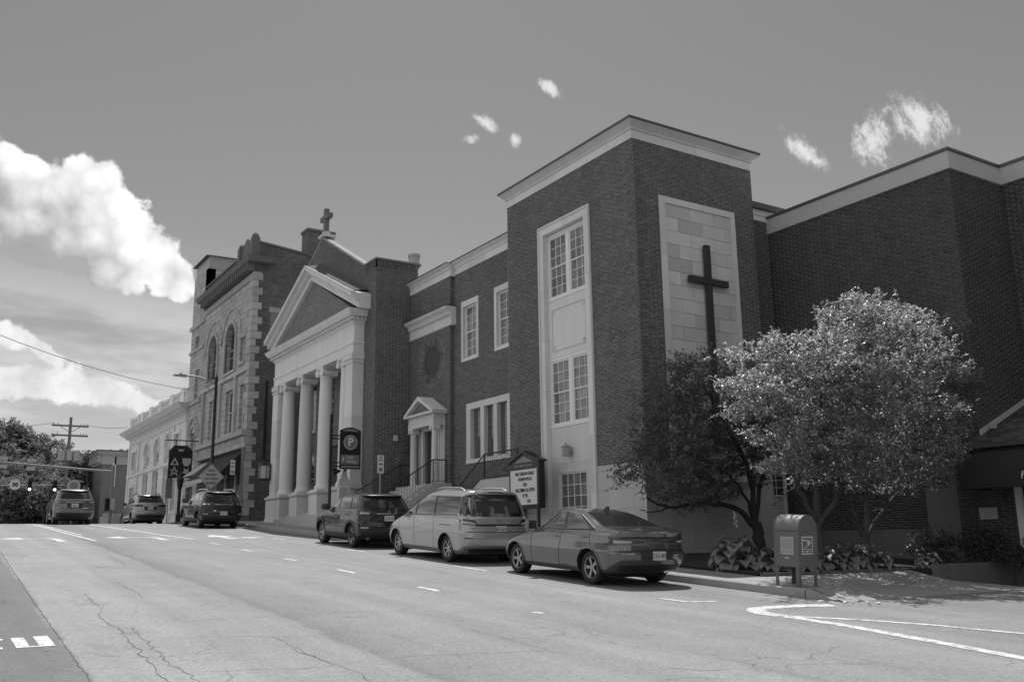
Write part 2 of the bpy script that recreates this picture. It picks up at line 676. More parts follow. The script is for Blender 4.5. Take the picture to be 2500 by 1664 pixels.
def text(body, size, mt, parent, M, align='CENTER', name='lettering', extrude=.002, sx=1.0, bold=0.0):
    """flat lettering turned into a mesh; M places it (text plane x right, y up, z out)"""
    cu = bpy.data.curves.new(name, 'FONT')
    cu.body = body
    cu.size = size
    cu.align_x = align
    cu.align_y = 'CENTER'
    cu.extrude = extrude
    cu.offset = bold
    cu.resolution_u = 3
    tmp = bpy.data.objects.new(name + '_tmp', cu)
    COL.objects.link(tmp)
    dg = bpy.context.evaluated_depsgraph_get()
    me = bpy.data.meshes.new_from_object(tmp.evaluated_get(dg))
    bpy.data.objects.remove(tmp)
    bpy.data.curves.remove(cu)
    me.transform(Matrix.Diagonal((sx, 1, 1, 1)))
    me.transform(M)
    me.materials.clear()
    me.materials.append(MATS[mt])
    me.name = name
    o = bpy.data.objects.new(name, me)
    return link(o, parent)


def MX(x, y, z):
    """lettering on a face that looks towards -X (read left to right as -Y)"""
    return Matrix(((0, 0, -1, x), (-1, 0, 0, y), (0, 1, 0, z), (0, 0, 0, 1)))


def MY(x, y, z):
    """lettering on a face that looks towards -Y"""
    return Matrix(((1, 0, 0, x), (0, 0, -1, y), (0, 1, 0, z), (0, 0, 0, 1)))


def zr(y):
    """height of the street along its length: a steady climb that crests"""
    if y <= 44:
        return -1.64 + .057 * y
    if y <= 58:
        d = y - 44
        return -1.64 + .057 * 44 + .057 * d - .057 * d * d / 28
    z = -1.64 + .057 * 44 + .057 * 7
    if y > 95:
        z -= min((y - 95) * .02, 2.0)
    return z


def interp(x, xs, ys):
    return float(np.interp(x, xs, ys))
# ================================================================== the setting


def asphalt_mat():
    m = bpy.data.materials.new('asphalt')
    m.use_nodes = True
    t = m.node_tree
    w = NT(t)
    p = t.nodes['Principled BSDF']
    geo = w.node('ShaderNodeNewGeometry')
    P = geo.outputs['Position']
    x, y, z = w.sep(P)
    wob = w.mul(w.sub(w.noise(P, .8, 4, .6), .5), .35)
    xs = w.add(w.sub(x, w.mul(y, .022)), wob)
    # newer and older paving lanes meet in seams that run along the street
    lane = w.mix(w.sm(xs, 1.20, 1.30), .150, .246)
    lane = w.mix(w.sm(xs, 3.9, 4.02), lane, .178)
    lane = w.mix(w.sm(xs, 4.1, 5.6), lane, .236)
    lane = w.mix(w.sm(xs, 10.4, 11.6), lane, .212)
    big = w.noise(P, .35, 5, .6)
    st = w.noise(w.xyz(w.mul(x, 1.8), w.mul(y, .22), 0), 1.0, 4, .6)
    pat = w.noise(P, 1.9, 5, .65)
    sp = w.noise(P, 46, 3, .75)
    sp2 = w.noise(P, 160, 2, .7)
    v = w.mul(lane, w.add(.80, w.mul(big, .4)))
    v = w.mul(v, w.add(.84, w.mul(st, .32)))
    v = w.mul(v, w.add(.88, w.mul(pat, .24)))
    v = w.mul(v, w.sm(sp, .32, .68, .80, 1.20))
    sp3 = w.noise(P, 17, 3, .7)
    v = w.mul(v, w.sm(sp3, .34, .66, .90, 1.10))
    v = w.mul(v, w.sm(sp2, .30, .70, .80, 1.20))
    # tyre-polished tracks
    tr = w.noise(w.xyz(w.mul(w.sub(x, w.mul(y, .018)), 1.0), w.mul(y, .02), 9.0), 1.3, 3, .5)
    v = w.mul(v, w.sm(tr, .35, .65, .92, 1.07))
    # oil-darkened patches
    oil = w.sm(w.noise(w.xyz(w.mul(x, .9), w.mul(y, .45), 4.0), 1.1, 4, .6), .60, .74)
    v = w.mul(v, w.sub(1.0, w.mul(oil, .22)))
    # hairline crazing
    vo = w.node('ShaderNodeTexVoronoi', feature='DISTANCE_TO_EDGE')
    wp = w.node('ShaderNodeVectorMath', operation='ADD')
    nz = w.node('ShaderNodeTexNoise')
    nz.inputs['Scale'].default_value = 2.2
    nz.inputs['Detail'].default_value = 5
    t.links.new(P, nz.inputs['Vector'])
    t.links.new(P, wp.inputs[0])
    sc = w.node('ShaderNodeVectorMath', operation='SCALE')
    sc.inputs['Scale'].default_value = .55
    t.links.new(nz.outputs['Color'], sc.inputs[0])
    t.links.new(sc.outputs[0], wp.inputs[1])
    t.links.new(wp.outputs[0], vo.inputs['Vector'])
    vo.inputs['Scale'].default_value = .55
    cr = w.mul(w.sm(vo.outputs['Distance'], .010, .002), w.sm(w.noise(P, .5, 3, .6), .46, .60))
    v = w.mul(v, w.sub(1.0, w.mul(cr, .22)))
    cc = w.node('ShaderNodeCombineColor')
    for s in cc.inputs[:3]:
        t.links.new(v, s)
    t.links.new(cc.outputs[0], p.inputs['Base Color'])
    p.inputs['Roughness'].default_value = .82
    p.inputs['Specular IOR Level'].default_value = .35
    bn = w.node('ShaderNodeBump')
    bn.inputs['Distance'].default_value = .006
    bn.inputs['Strength'].default_value = .8
    t.links.new(w.add(sp, w.mul(cr, -1.5)), bn.inputs['Height'])
    t.links.new(bn.outputs[0], p.inputs['Normal'])
    MATS['asphalt'] = m


def paint_mat():
    m = bpy.data.materials.new('road_paint')
    m.use_nodes = True
    t = m.node_tree
    w = NT(t)
    p = t.nodes['Principled BSDF']
    geo = w.node('ShaderNodeNewGeometry')
    P = geo.outputs['Position']
    worn = w.noise(P, 7, 6, .7)
    fine = w.noise(P, 60, 3, .7)
    f = w.sm(w.add(worn, w.mul(w.sub(fine, .5), .9)), .36, .60)
    v = w.mix(f, .28, .74)
    cc = w.node('ShaderNodeCombineColor')
    for s in cc.inputs[:3]:
        t.links.new(v, s)
    t.links.new(cc.outputs[0], p.inputs['Base Color'])
    p.inputs['Roughness'].default_value = .6
    MATS['road_paint'] = m


asphalt_mat()
paint_mat()
mat('sidewalk', .29, .9, .16, 1.4, .004, 60, fine=.12)
mat('kerb_stone', .34, .9, .2, 2.5, .008, 30, fine=.12)
mat('smooth_grey', .16, .9, .15, 2)
mat('crack', .10, .95, .3, 6)
mat('earth', .22, .95, .3, .2)


def ys_for(y0, y1):
    n = max(2, int(min(60, (y1 - y0) / 2)) + 1)
    ys = set(np.linspace(y0, y1, n).tolist())
    for k in np.arange(40, 62, 1.0):
        if y0 < k < y1:
            ys.add(float(k))
    return sorted(ys)


def sheet(name, mt, x0, x1, y0, y1, dz, parent=None, nx=2, thick=0.0):
    ys = ys_for(y0, y1)
    xs = np.linspace(x0, x1, nx).tolist()
    V = [(x, y, zr(y) + dz) for y in ys for x in xs]
    k = len(xs)
    Fc = []
    for j in range(len(ys) - 1):
        for i in range(k - 1):
            Fc.append((j * k + i, j * k + i + 1, (j + 1) * k + i + 1, (j + 1) * k + i))
    if thick > 0:
        n = len(V)
        V += [(x, y, z - thick) for x, y, z in V]
        ring = [i for i in range(k)] + [j * k + k - 1 for j in range(1, len(ys))] + [(len(ys) - 1) * k + i for i in range(k - 2, -1, -1)] + [j * k for j in range(len(ys) - 2, 0, -1)]
        for a, b in zip(ring, ring[1:] + ring[:1]):
            Fc.append((b, a, a + n, b + n))
    me = mesh_from(name, V, Fc, mt)
    o = bpy.data.objects.new(name, me)
    return link(o, parent)


def structure(o):
    o['kind'] = 'structure'
    return o


ground = structure(sheet('ground', 'earth', -400, 400, -120, 900, -.35, nx=9))
road = structure(sheet('road', 'asphalt', -18, 13.0, -60, 260, 0.0, nx=9))
side_street = structure(sheet('side_street', 'asphalt', 13.004, 60, -60, 10.62, -.004, nx=5))
sidewalk = structure(sheet('sidewalk', 'sidewalk', 13.16, 17.6, 19.0, 100, .145, thick=.3))
AV, AF = [], []
_ax = [13.16, 13.3, 13.6, 14.0, 14.5, 15.0, 16.5, 18.0, 19.0]
_ay = [10.5, 10.85, 11.1, 11.4, 11.8, 12.3, 12.8, 13.3]
for yy in _ay:
    for xx in _ax:
        k = max(0.0, min(1.0, (14.9 - xx) / 1.1)) * max(0.0, min(1.0, (yy - 10.6) / .5))
        k = max(k, max(0.0, min(1.0, (yy - 12.4) / .8)))
        AV.append((xx, yy, zr(yy) + (.0 if yy < 10.6 else .010) + .134 * k * k * (3 - 2 * k)))
for j in range(len(_ay) - 1):
    for i in range(len(_ax) - 1):
        a_ = j * len(_ax) + i
        AF.append((a_, a_ + 1, a_ + 1 + len(_ax), a_ + len(_ax)))
apron = structure(link(bpy.data.objects.new('pavement', mesh_from('pavement', AV, AF, 'sidewalk', True))))
strip = structure(sheet('pavement', 'sidewalk', 13.16, 14.35, 13.304, 18.996, .145, thick=.3))
far_side = structure(sheet('far_pavement', 'sidewalk', -24, -18.01, -60, 200, .12, thick=.3))

# expansion joints in the concrete
kerb = structure(sheet('kerb', 'kerb_stone', 13.0, 13.152, 98, 100, .15, thick=.4))
y = 11.2
while y < 97.9:
    L = 2.98 if y > 12 else 2.0
    y1 = min(y + L, 97.99)
    sg = MB()
    zz0, zz1 = zr(y), zr(y1)
    e = .004
    j0, j1 = random.uniform(-.006, .006), random.uniform(-.004, .004)
    sg._add([(13.0 + j0, y + e, zz0 - .3), (13.152, y + e, zz0 - .3), (13.152, y1 - e, zz1 - .3), (13.0 + j1, y1 - e, zz1 - .3),
             (13.03 + j0, y + e, zz0 + .15), (13.152, y + e, zz0 + .15), (13.152, y1 - e, zz1 + .15), (13.03 + j1, y1 - e, zz1 + .15),
             (13.005 + j0, y + e, zz0 + .125), (13.005 + j1, y1 - e, zz1 + .125)],
            [(4, 5, 6, 7), (0, 8, 9, 3), (8, 4, 7, 9), (0, 1, 5, 4, 8), (3, 9, 7, 6, 2), (1, 2, 6, 5)])
    sg.build('kerb_section', 'kerb_stone', kerb)
    y = y1
# broken end of the kerb, ramping down into the side street
brk = MB()
brk._add([(13.0, 10.6, zr(10.6) - .2), (13.5, 10.5, zr(10.5) - .2), (13.5, 11.19, zr(11.2) - .2), (13.0, 11.19, zr(11.2) - .2),
          (13.05, 10.65, zr(10.6) + .03), (13.45, 10.6, zr(10.6) + .02), (13.16, 11.19, zr(11.2) + .145), (13.03, 11.19, zr(11.2) + .148)],
         [(4, 5, 6, 7), (0, 1, 5, 4), (1, 2, 6, 5), (3, 0, 4, 7)])
brk.build('kerb_section', 'kerb_stone', kerb)
for i in range(26):
    a, b = random.uniform(12.75, 13.5), random.uniform(10.0, 10.75)
    s_ = random.uniform(.02, .07)
    q = MB()
    pts = [(a + random.uniform(-s_, s_), b + random.uniform(-s_, s_), zr(b) + random.uniform(0, s_ * .6)) for _ in range(7)]
    bm = bmesh.new()
    for p in pts:
        bm.verts.new(p)
    bmesh.ops.convex_hull(bm, input=bm.verts)
    me = bpy.data.meshes.new('rubble')
    bm.to_mesh(me)
    bm.free()
    me.materials.append(MATS['kerb_stone'] if i % 2 else MATS['concrete'])
    link(bpy.data.objects.new('rubble', me), kerb)

# slab joints cut into the walk near the lens
for yy in [14.6, 16.2, 17.8]:
    bx('slab_joint', 'crack', apron if yy < 13 else strip, 13.17, 18.9 if yy < 13 else 14.3, yy, yy + .012, zr(yy) + .1, zr(yy) + .1485)

# planting bed with a low stone edging
bed = structure(sheet('planting_bed', 'soil', 14.36, 22.1, 13.5, 19.1, .20, nx=3, thick=.4))
for i, (a, b) in enumerate(zip(np.arange(14.4, 19.0, .62), np.arange(14.4, 19.0, .62) + .6)):
    bx('edging_stone', 'smooth_grey', bed, a, b, 13.36, 13.49, zr(13.4) - .1, zr(13.4) + .20 + random.uniform(-.01, .012))
bx('low_wall', 'smooth_grey', bed, 19.02, 21.9, 12.62, 12.8, zr(12.7) - .3, zr(12.7) + .32)
bx('low_wall', 'soil', bed, 19.02, 21.9, 12.81, 13.49, zr(12.8) - .3, zr(12.8) + .22)


def stripe(pts, wd, name='lane_line', mt='road_paint', parent=road, dz=.005, jag=0.0, base=0.0):
    """a painted or cracked line laid on the road, following its slope"""
    P = []
    for (a, b) in zip(pts[:-1], pts[1:]):
        L = math.hypot(b[0] - a[0], b[1] - a[1])
        n = max(1, int(L / (1.2 if jag == 0 else .12)))
        for i in range(n):
            f = i / n
            P.append((a[0] + (b[0] - a[0]) * f, a[1] + (b[1] - a[1]) * f))
    P.append(pts[-1])
    if jag:
        P = [(x + random.gauss(0, jag), yy + random.gauss(0, jag)) for x, yy in P]
    V = []
    for i, p in enumerate(P):
        a = P[max(i - 1, 0)]
        b = P[min(i + 1, len(P) - 1)]
        dx, dy = b[0] - a[0], b[1] - a[1]
        L = math.hypot(dx, dy) or 1
        ww = wd * (1 if not jag else random.uniform(.35, 1.25))
        if jag and i in (0, len(P) - 1):
            ww = wd * .15
        for sgn in (1, -1):
            x, yy = p[0] - sgn * dy / L * ww / 2, p[1] + sgn * dx / L * ww / 2
            V.append((x, yy, zr(yy) + dz + base))
    F_ = [(2 * i, 2 * i + 1, 2 * i + 3, 2 * i + 2) for i in range(len(P) - 1)]
    return link(bpy.data.objects.new(name, mesh_from(name, V, F_, mt)), parent)


# painted nose at the mouth of the side street
stripe([(12.53, 10.25), (12.03, 10.42), (11.44, 10.47), (11.0, 10.41), (10.78, 10.22), (10.66, 9.98), (10.69, 9.65)], .30)
stripe([(10.72, 9.62), (11.38, 8.89), (11.84, 8.12), (12.21, 7.02), (12.6, 5.5), (12.9, 3.8)], .14)
stripe([(10.69, 9.6), (10.70, 8.66), (10.58, 7.76), (10.43, 6.73), (10.29, 5.95), (10.0, 4.2), (9.7, 2.5)], .22)
# parking bay ticks
for pts in ([(10.61, 12.17), (10.68, 11.56)], [(10.69, 11.55), (11.18, 11.47)], [(10.75, 19.47), (10.80, 18.14)], [(10.84, 26.12), (10.90, 24.91)],
            [(10.95, 33.2), (11.0, 32.0)], [(11.0, 39.6), (11.05, 38.4)]):
    stripe(pts, .11, 'parking_tick')
for pts in ([(7.86, 19.44), (7.86, 18.49)], [(7.77, 15.41), (7.76, 14.64)], [(7.64, 11.53), (7.67, 11.32)], [(8.02, 30.5), (8.08, 29.73)],
            [(7.95, 26.93), (8.0, 26.1)], [(7.9, 23.05), (7.93, 22.28)]):
    stripe(pts, .11, 'lane_dash')
stripe([(4.55, 50), (4.6, 45.96), (4.95, 32.5)], .13)
stripe([(4.78, 50), (4.83, 45.96), (5.1, 36.5)], .10)
stripe([(6.95, 50), (7.0, 46.06), (8.08, 32.9)], .13)


def arrow(polys, parent=road):
    for pl in polys:
        V = [(x, yy, zr(yy) + .005) for x, yy in pl]
        link(bpy.data.objects.new('turn_arrow', mesh_from('turn_arrow', V, [tuple(range(len(V)))], 'road_paint')), parent)


def left_arrow(cx, y0):
    arrow([[(cx + .55, y0), (cx + .8, y0), (cx + .8, y0 + 1.5), (cx + .6, y0 + 2.0), (cx + .35, y0 + 1.9), (cx + .55, y0 + 1.4)],
           [(cx + .6, y0 + 2.0), (cx - .3, y0 + 2.15), (cx - .3, y0 + 1.85), (cx + .35, y0 + 1.9)],
           [(cx - .3, y0 + 2.7), (cx - 1.0, y0 + 1.95), (cx - .3, y0 + 1.2)]])


left_arrow(3.3, 32.4)
left_arrow(6.45, 32.6)
arrow([[(9.3, 32.9), (9.55, 32.9), (9.55, 34.4), (9.3, 34.4)], [(8.9, 34.4), (9.95, 34.4), (9.42, 36.0)],
       [(9.55, 33.3), (10.1, 33.55), (10.1, 33.85), (9.55, 33.7)], [(10.1, 33.2), (10.75, 33.75), (10.1, 34.25)]])
# the last letters of a word painted for traffic, read from the far side
for x0, x1, y0, y1 in ((1.03, 1.16, 11.2, 11.95), (1.25, 1.40, 11.2, 11.98), (1.16, 1.25, 11.2, 11.28), (.78, .95, 11.82, 11.93), (.74, .91, 11.2, 11.32), (.66, .76, 11.2, 11.93)):
    V = [(x0, y0, zr(y0) + .005), (x1, y0, zr(y0) + .005), (x1, y1, zr(y1) + .005), (x0, y1, zr(y1) + .005)]
    link(bpy.data.objects.new('painted_letter', mesh_from('painted_letter', V, [(0, 1, 2, 3)], 'road_paint')), road)

CR = [([(2.42, 16.52), (2.33, 15.09), (2.37, 14.52), (2.18, 13.76), (2.15, 12.74), (2.21, 12.18), (2.10, 11.02), (2.11, 10.56), (2.04, 10.31), (2.07, 9.77), (2.02, 9.39), (2.0, 9.02), (2.02, 8.3)], .020),
      ([(2.35, 12.37), (2.28, 11.09), (2.24, 10.54), (2.28, 10.48), (2.21, 9.87), (2.22, 9.4), (2.22, 8.98), (2.23, 8.3)], .018),
      ([(4.20, 25.46), (4.06, 22.33)], .025), ([(3.16, 18.26), (3.16, 16.56), (3.15, 15.66)], .022),
      ([(1.17, 15.6), (1.99, 15.63), (3.08, 15.69), (4.34, 15.6), (6.04, 15.37)], .014), ([(2.37, 12.63), (3.35, 12.61), (4.53, 12.54)], .012),
      ([(1.49, 10.31), (2.06, 10.3)], .012), ([(2.38, 11.21), (2.98, 11.2), (3.53, 10.91), (3.99, 10.72)], .012),
      ([(2.34, 9.07), (2.79, 9.0), (3.47, 8.78)], .012), ([(3.51, 10.95), (3.62, 10.67), (3.56, 9.61), (3.56, 9.02)], .014),
      ([(3.17, 8.83), (3.7, 8.88), (4.42, 9.01), (5.08, 8.83), (5.98, 8.68)], .014), ([(3.52, 10.09), (3.55, 9.58), (3.62, 8.68), (3.62, 8.36), (3.59, 7.95)], .016),
      ([(4.63, 12.77), (6.0, 12.45), (6.26, 11.0)], .012), ([(5.95, 10.45), (5.96, 9.8), (5.97, 9.22), (5.91, 8.32)], .010),
      ([(1.97, 27.83), (1.60, 15.73), (1.43, 9.04), (1.36, 5.5)], .030), ([(8.6, 23), (9.6, 22.2), (10.8, 22.4)], .016),
      ([(12.9, 9.9), (15.3, 9.3), (18.5, 10.2)], .012), ([(11.4, 8.0), (13.5, 7.9), (16.0, 7.6)], .012)]
for pts, wd in CR:
    stripe(pts, wd * .55, 'crack', 'crack', road, .003, .007 if wd > .028 else .018)
# a patched utility cut with a ragged rim
rim = [(7.0 + .62 * math.cos(a) * (1 + .08 * math.sin(3 * a)), 7.35 + .42 * math.sin(a)) for a in np.linspace(0, 2 * math.pi, 22)]
stripe(rim[11:16], .014, 'crack', 'crack', road, .003, .02)
stripe(rim[17:20], .010, 'crack', 'crack', road, .003, .02)
stripe(rim[2:5], .007, 'crack', 'crack', road, .003, .02)
# ================================================================== masonry helpers
CH = .0677      # one brick course with its joint
PROUD = .0045


class Bricks:
    """collects bricks laid in Flemish bond on axis-aligned faces"""
    def __init__(s):
        s.b = {'X': [], 'Y': []}

    def lay(s, axis, c, u0, u1, z0, z1, openings=(), keep=None, hd=.75, edge=.0):
        k0 = int(math.floor(z0 / CH))
        k1 = int(math.ceil(z1 / CH))
        for k in range(k0, k1 + 1):
            za, zb = k * CH + .006, (k + 1) * CH - .006
            za2, zb2 = max(za, z0), min(zb, z1)
            if zb2 - za2 < .02:
                continue
            off = .153 if k % 2 else 0.0
            u = math.floor((u0 - off) / .306) * .306 + off - .306
            while u < u1:
                for ln, head in ((.199, False), (.097, True)):
                    a, b = max(u, u0 + edge), min(u + ln, u1 - edge)
                    u += ln + .005
                    if b - a < .03:
                        continue
                    zm = (za2 + zb2) / 2
                    segs = [(a, b)]
                    for (oa, ob, oza, ozb) in openings:
                        if oza < zm < ozb:
                            ns = []
                            for (p, q) in segs:
                                if q <= oa or p >= ob:
                                    ns.append((p, q))
                                else:
                                    if oa - p > .025: ns.append((p, oa))
                                    if q - ob > .025: ns.append((ob, q))
                            segs = ns
                    for (p, q) in segs:
                        if keep and not keep((p + q) / 2, zm):
                            continue
                        tone = random.random() * hd if head else .35 + .65 * random.random()
                        s.b[axis].append((c, p, q, za2, zb2, tone))

    def emit(s, parent, mt, singles=300):
        allb = []
        for ax in ('X', 'Y'):
            for r in s.b[ax]:
                c, p, q, za, zb, tone = r
                um = (p + q) / 2
                x, yy = (c, um) if ax == 'X' else (um, c)
                allb.append((x * x + yy * yy - (q - p) * 900, ax) + r)
        allb.sort(key=lambda r: r[0])
        full = [r for r in allb if abs((r[4] - r[3]) - .199) < 1e-4 and abs(r[6] - r[5] - (CH - .012)) < 1e-4]
        single = full[:singles]
        sid = set(map(id, single))
        rest = [r for r in allb if id(r) not in sid]
        # shared mesh for the single bricks of each face direction
        proto = {}
        for ax in ('X', 'Y'):
            h, l = CH - .012, .199
            if ax == 'X':
                m = MB().box(-PROUD, .01, -l / 2, l / 2, -h / 2, h / 2)
            else:
                m = MB().box(-l / 2, l / 2, -PROUD, .01, -h / 2, h / 2)
            me = mesh_from('brick', m.v, m.f, mt)
            at = me.attributes.new('tone', 'FLOAT', 'FACE')
            at.data.foreach_set('value', [2.0] * len(me.polygons))
            proto[ax] = me
        base = Vector(parent.get('_base', (0, 0, 0)))
        for r in single:
            _, ax, c, p, q, za, zb, tone = r
            o = bpy.data.objects.new('brick', proto[ax])
            COL.objects.link(o)
            o.parent = parent
            u = (p + q) / 2
            o.location = (Vector((c, u, (za + zb) / 2)) if ax == 'X' else Vector((u, c, (za + zb) / 2))) - base
        # the rest in one mesh
        n = len(rest)
        V = np.zeros((n, 8, 3), np.float32)
        tone = np.zeros(n, np.float32)
        for i, r in enumerate(rest):
            _, ax, c, p, q, za, zb, tn = r
            tone[i] = tn
            f, b = c - PROUD, c + .003
            if ax == 'X':
                V[i] = [(f, p, za), (f, q, za), (f, q, zb), (f, p, zb), (b, p, za), (b, q, za), (b, q, zb), (b, p, zb)]
            else:
                V[i] = [(q, f, za), (p, f, za), (p, f, zb), (q, f, zb), (q, b, za), (p, b, za), (p, b, zb), (q, b, zb)]
        fq = np.array([(0, 3, 2, 1), (0, 1, 5, 4), (1, 2, 6, 5), (2, 3, 7, 6), (3, 0, 4, 7)])
        idx = (np.arange(n)[:, None, None] * 8 + fq[None]).reshape(-1)
        me = bpy.data.meshes.new('brickwork')
        me.vertices.add(n * 8)
        me.vertices.foreach_set('co', V.reshape(-1))
        me.loops.add(len(idx))
        me.loops.foreach_set('vertex_index', idx.astype(np.int32))
        me.polygons.add(n * 5)
        me.polygons.foreach_set('loop_start', (np.arange(n * 5) * 4).astype(np.int32))
        me.update(calc_edges=True)
        at = me.attributes.new('tone', 'FLOAT', 'FACE')
        at.data.foreach_set('value', np.repeat(tone, 5))
        me.materials.append(MATS[mt])
        o = link(bpy.data.objects.new('brickwork', me), parent)
        o['kind'] = 'stuff'
        return o


def wall(parent, axis, c, th, u0, u1, z0, z1, mt, openings=(), name='wall'):
    """a wall slab with rectangular openings left free"""
    us = sorted({u0, u1} | {v for o in openings for v in o[:2] if u0 < v < u1})
    zs = sorted({z0, z1} | {v for o in openings for v in o[2:] if z0 < v < z1})
    m = MB()
    for zi in range(len(zs) - 1):
        run = None
        for ui in range(len(us) - 1):
            um, zm = (us[ui] + us[ui + 1]) / 2, (zs[zi] + zs[zi + 1]) / 2
            hole = any(o[0] < um < o[1] and o[2] < zm < o[3] for o in openings)
            if not hole:
                if axis == 'X':
                    m.box(c, c + th, us[ui], us[ui + 1], zs[zi], zs[zi + 1])
                else:
                    m.box(us[ui], us[ui + 1], c, c + th, zs[zi], zs[zi + 1])
    return m.build(name, mt, parent)


def abox(m, axis, c0, c1, u0, u1, z0, z1):
    return m.box(c0, c1, u0, u1, z0, z1) if axis == 'X' else m.box(u0, u1, c0, c1, z0, z1)


def blocks(parent, axis, c, u0, u1, z0, z1, length, rows, proud=.03, mt='stone_base', name='stone_block', gap=.006, shift=True, skip=None, jit=.003):
    h = (z1 - z0) / rows
    for r in range(rows):
        off = (length / 2 if (r % 2 and shift) else 0)
        u = u0 - off
        while u < u1 - .01:
            a, b = max(u, u0), min(u + length, u1)
            u += length
            if b - a < .08:
                continue
            if skip and skip((a + b) / 2, z0 + (r + .5) * h):
                continue
            p = proud + random.uniform(-jit, jit)
            m = MB()
            abox(m, axis, c - p, c + .02, a + gap / 2, b - gap / 2, z0 + r * h + gap / 2, z0 + (r + 1) * h - gap / 2)
            m.build(name, mt, parent)


PANES = {}


def sash_window(parent, axis, c, u0, u1, z0, z1, cols, rows, frame=.055, bar=.018, meet=True, glass='glass', name='window', depth=.07):
    """frame with glazing bars; every pane is a piece of its own. c is the outer face"""
    f = MB()
    abox(f, axis, c, c + depth, u0, u0 + frame, z0, z1)
    abox(f, axis, c, c + depth, u1 - frame, u1, z0, z1)
    abox(f, axis, c, c + depth, u0 + frame, u1 - frame, z0, z0 + frame)
    abox(f, axis, c, c + depth, u0 + frame, u1 - frame, z1 - frame, z1)
    win = f.build(name, 'white_paint', parent)
    a, b, p, q = u0 + frame, u1 - frame, z0 + frame, z1 - frame
    halves = [(p, (p + q) / 2 - .02, c + .030), ((p + q) / 2 + .02, q, c + .012)] if meet else [(p, q, c + .015)]
    if meet:
        m = MB()
        abox(m, axis, c + .008, c + depth, a, b, (p + q) / 2 - .02, (p + q) / 2 + .02)
        sub(m.build('meeting_rail', 'white_paint', win), win)
    for (za, zb, cc) in halves:
        pw, ph = (b - a) / cols, (zb - za) / rows
        m = MB()
        for i in range(1, cols):
            abox(m, axis, cc, cc + .03, a + i * pw - bar / 2, a + i * pw + bar / 2, za, zb)
        for j in range(1, rows):
            for i in range(cols):
                abox(m, axis, cc + .002, cc + .03, a + i * pw + (bar / 2 if i else 0), a + (i + 1) * pw - (bar / 2 if i < cols - 1 else 0), za + j * ph - bar / 2, za + j * ph + bar / 2)
        if m.v:
            sub(m.build('glazing_bars', 'white_paint', win), win)
        key = (axis, round(pw, 3), round(ph, 3), glass)
        if key not in PANES:
            g = MB()
            abox(g, axis, 0, .006, -pw / 2 + .001, pw / 2 - .001, -ph / 2 + .001, ph / 2 - .001)
            PANES[key] = mesh_from('pane', g.v, g.f, glass)
        for i in range(cols):
            for j in range(rows):
                o = bpy.data.objects.new('pane', PANES[key])
                COL.objects.link(o)
                o.parent = win
                u, z = a + (i + .5) * pw, za + (j + .5) * ph
                o.location = (cc + .022, u, z) if axis == 'X' else (u, cc + .022, z)
                o.rotation_euler = (0, random.uniform(-.006, .006), random.uniform(-.006, .006))
    return win


# ================================================================== the brick church
church = thing('church_building', 'long dark brick church with square tower, columned portico and stone trim', 'church', (18.5, 32, zr(30)))
BR = Bricks()
# ---- tower
TX, TX1, TY0, TY1 = 16.40, 21.24, 19.17, 25.93
zt = 11.36
sur = (21.24, 24.02, -1.0, 10.03)
pan = (17.32, 20.38, 1.6, 9.80)
wall(church, 'X', TX, .35, TY0, TY1, -.9, zt, 'mortar', [sur], 'tower_wall')
wall(church, 'Y', TY0, .30, TX + .351, TX1, -.9, zt, 'mortar', [pan], 'tower_wall')
bx('tower_wall', 'mortar', church, TX + .5, TX1, TY1 - .3, TY1, -.9, zt)
bx('tower_wall', 'mortar', church, TX1 - .3, TX1, TY0 + .31, TY1 - .31, -.9, zt)
bx('tower_roof', 'roof_membrane', church, TX + .36, TX1 - .31, TY0 + .31, TY1 - .31, zt - .3, zt - .2)
BR.lay('X', TX, TY0 - PROUD, TY1, 2.08, zt, [sur])
BR.lay('Y', TY0, TX - PROUD, TX1, 2.08, zt, [pan])
for (ax, c, a, b, sk) in (('X', TX, TY0 - .03, 21.235, None), ('X', TX, 24.025, TY1, None), ('Y', TY0, TX + .03, TX1, lambda u, z: 17.3 < u < 20.4 and z > 1.6)):
    blocks(church, ax, c, a, b, 1.93, 2.08, 1.3, 1, .035, 'stone_base', skip=sk)
    blocks(church, ax, c, a, b, -.75, 1.93, 1.05, 5, .03, 'stone_base', skip=sk)
# cornice of the tower
c = MB()
c.frust(TX, TX1, TY0, TY1, zt + .27, zt + .33, .05, .06)
c.frust(TX, TX1, TY0, TY1, zt + .33, zt + .46, .06, .20)
c.frust(TX, TX1, TY0, TY1, zt + .46, zt + .50, .22, .22)
c.build('cornice', 'limestone_dark', church)
MB().frust(TX, TX1, TY0, TY1, zt + .50, zt + .57, .25, .25).build('coping', 'coping_metal', church)
blocks(church, 'X', TX, TY0 - .02, TY1, zt, zt + .27, 1.25, 1, .02, 'limestone')
blocks(church, 'Y', TY0, TX + .02, TX1, zt, zt + .27, 1.25, 1, .02, 'limestone')
bx('cornice_core', 'limestone', church, TX + .02, TX1 - .02, TY0 + .02, TY1 - .02, zt, zt + .268)
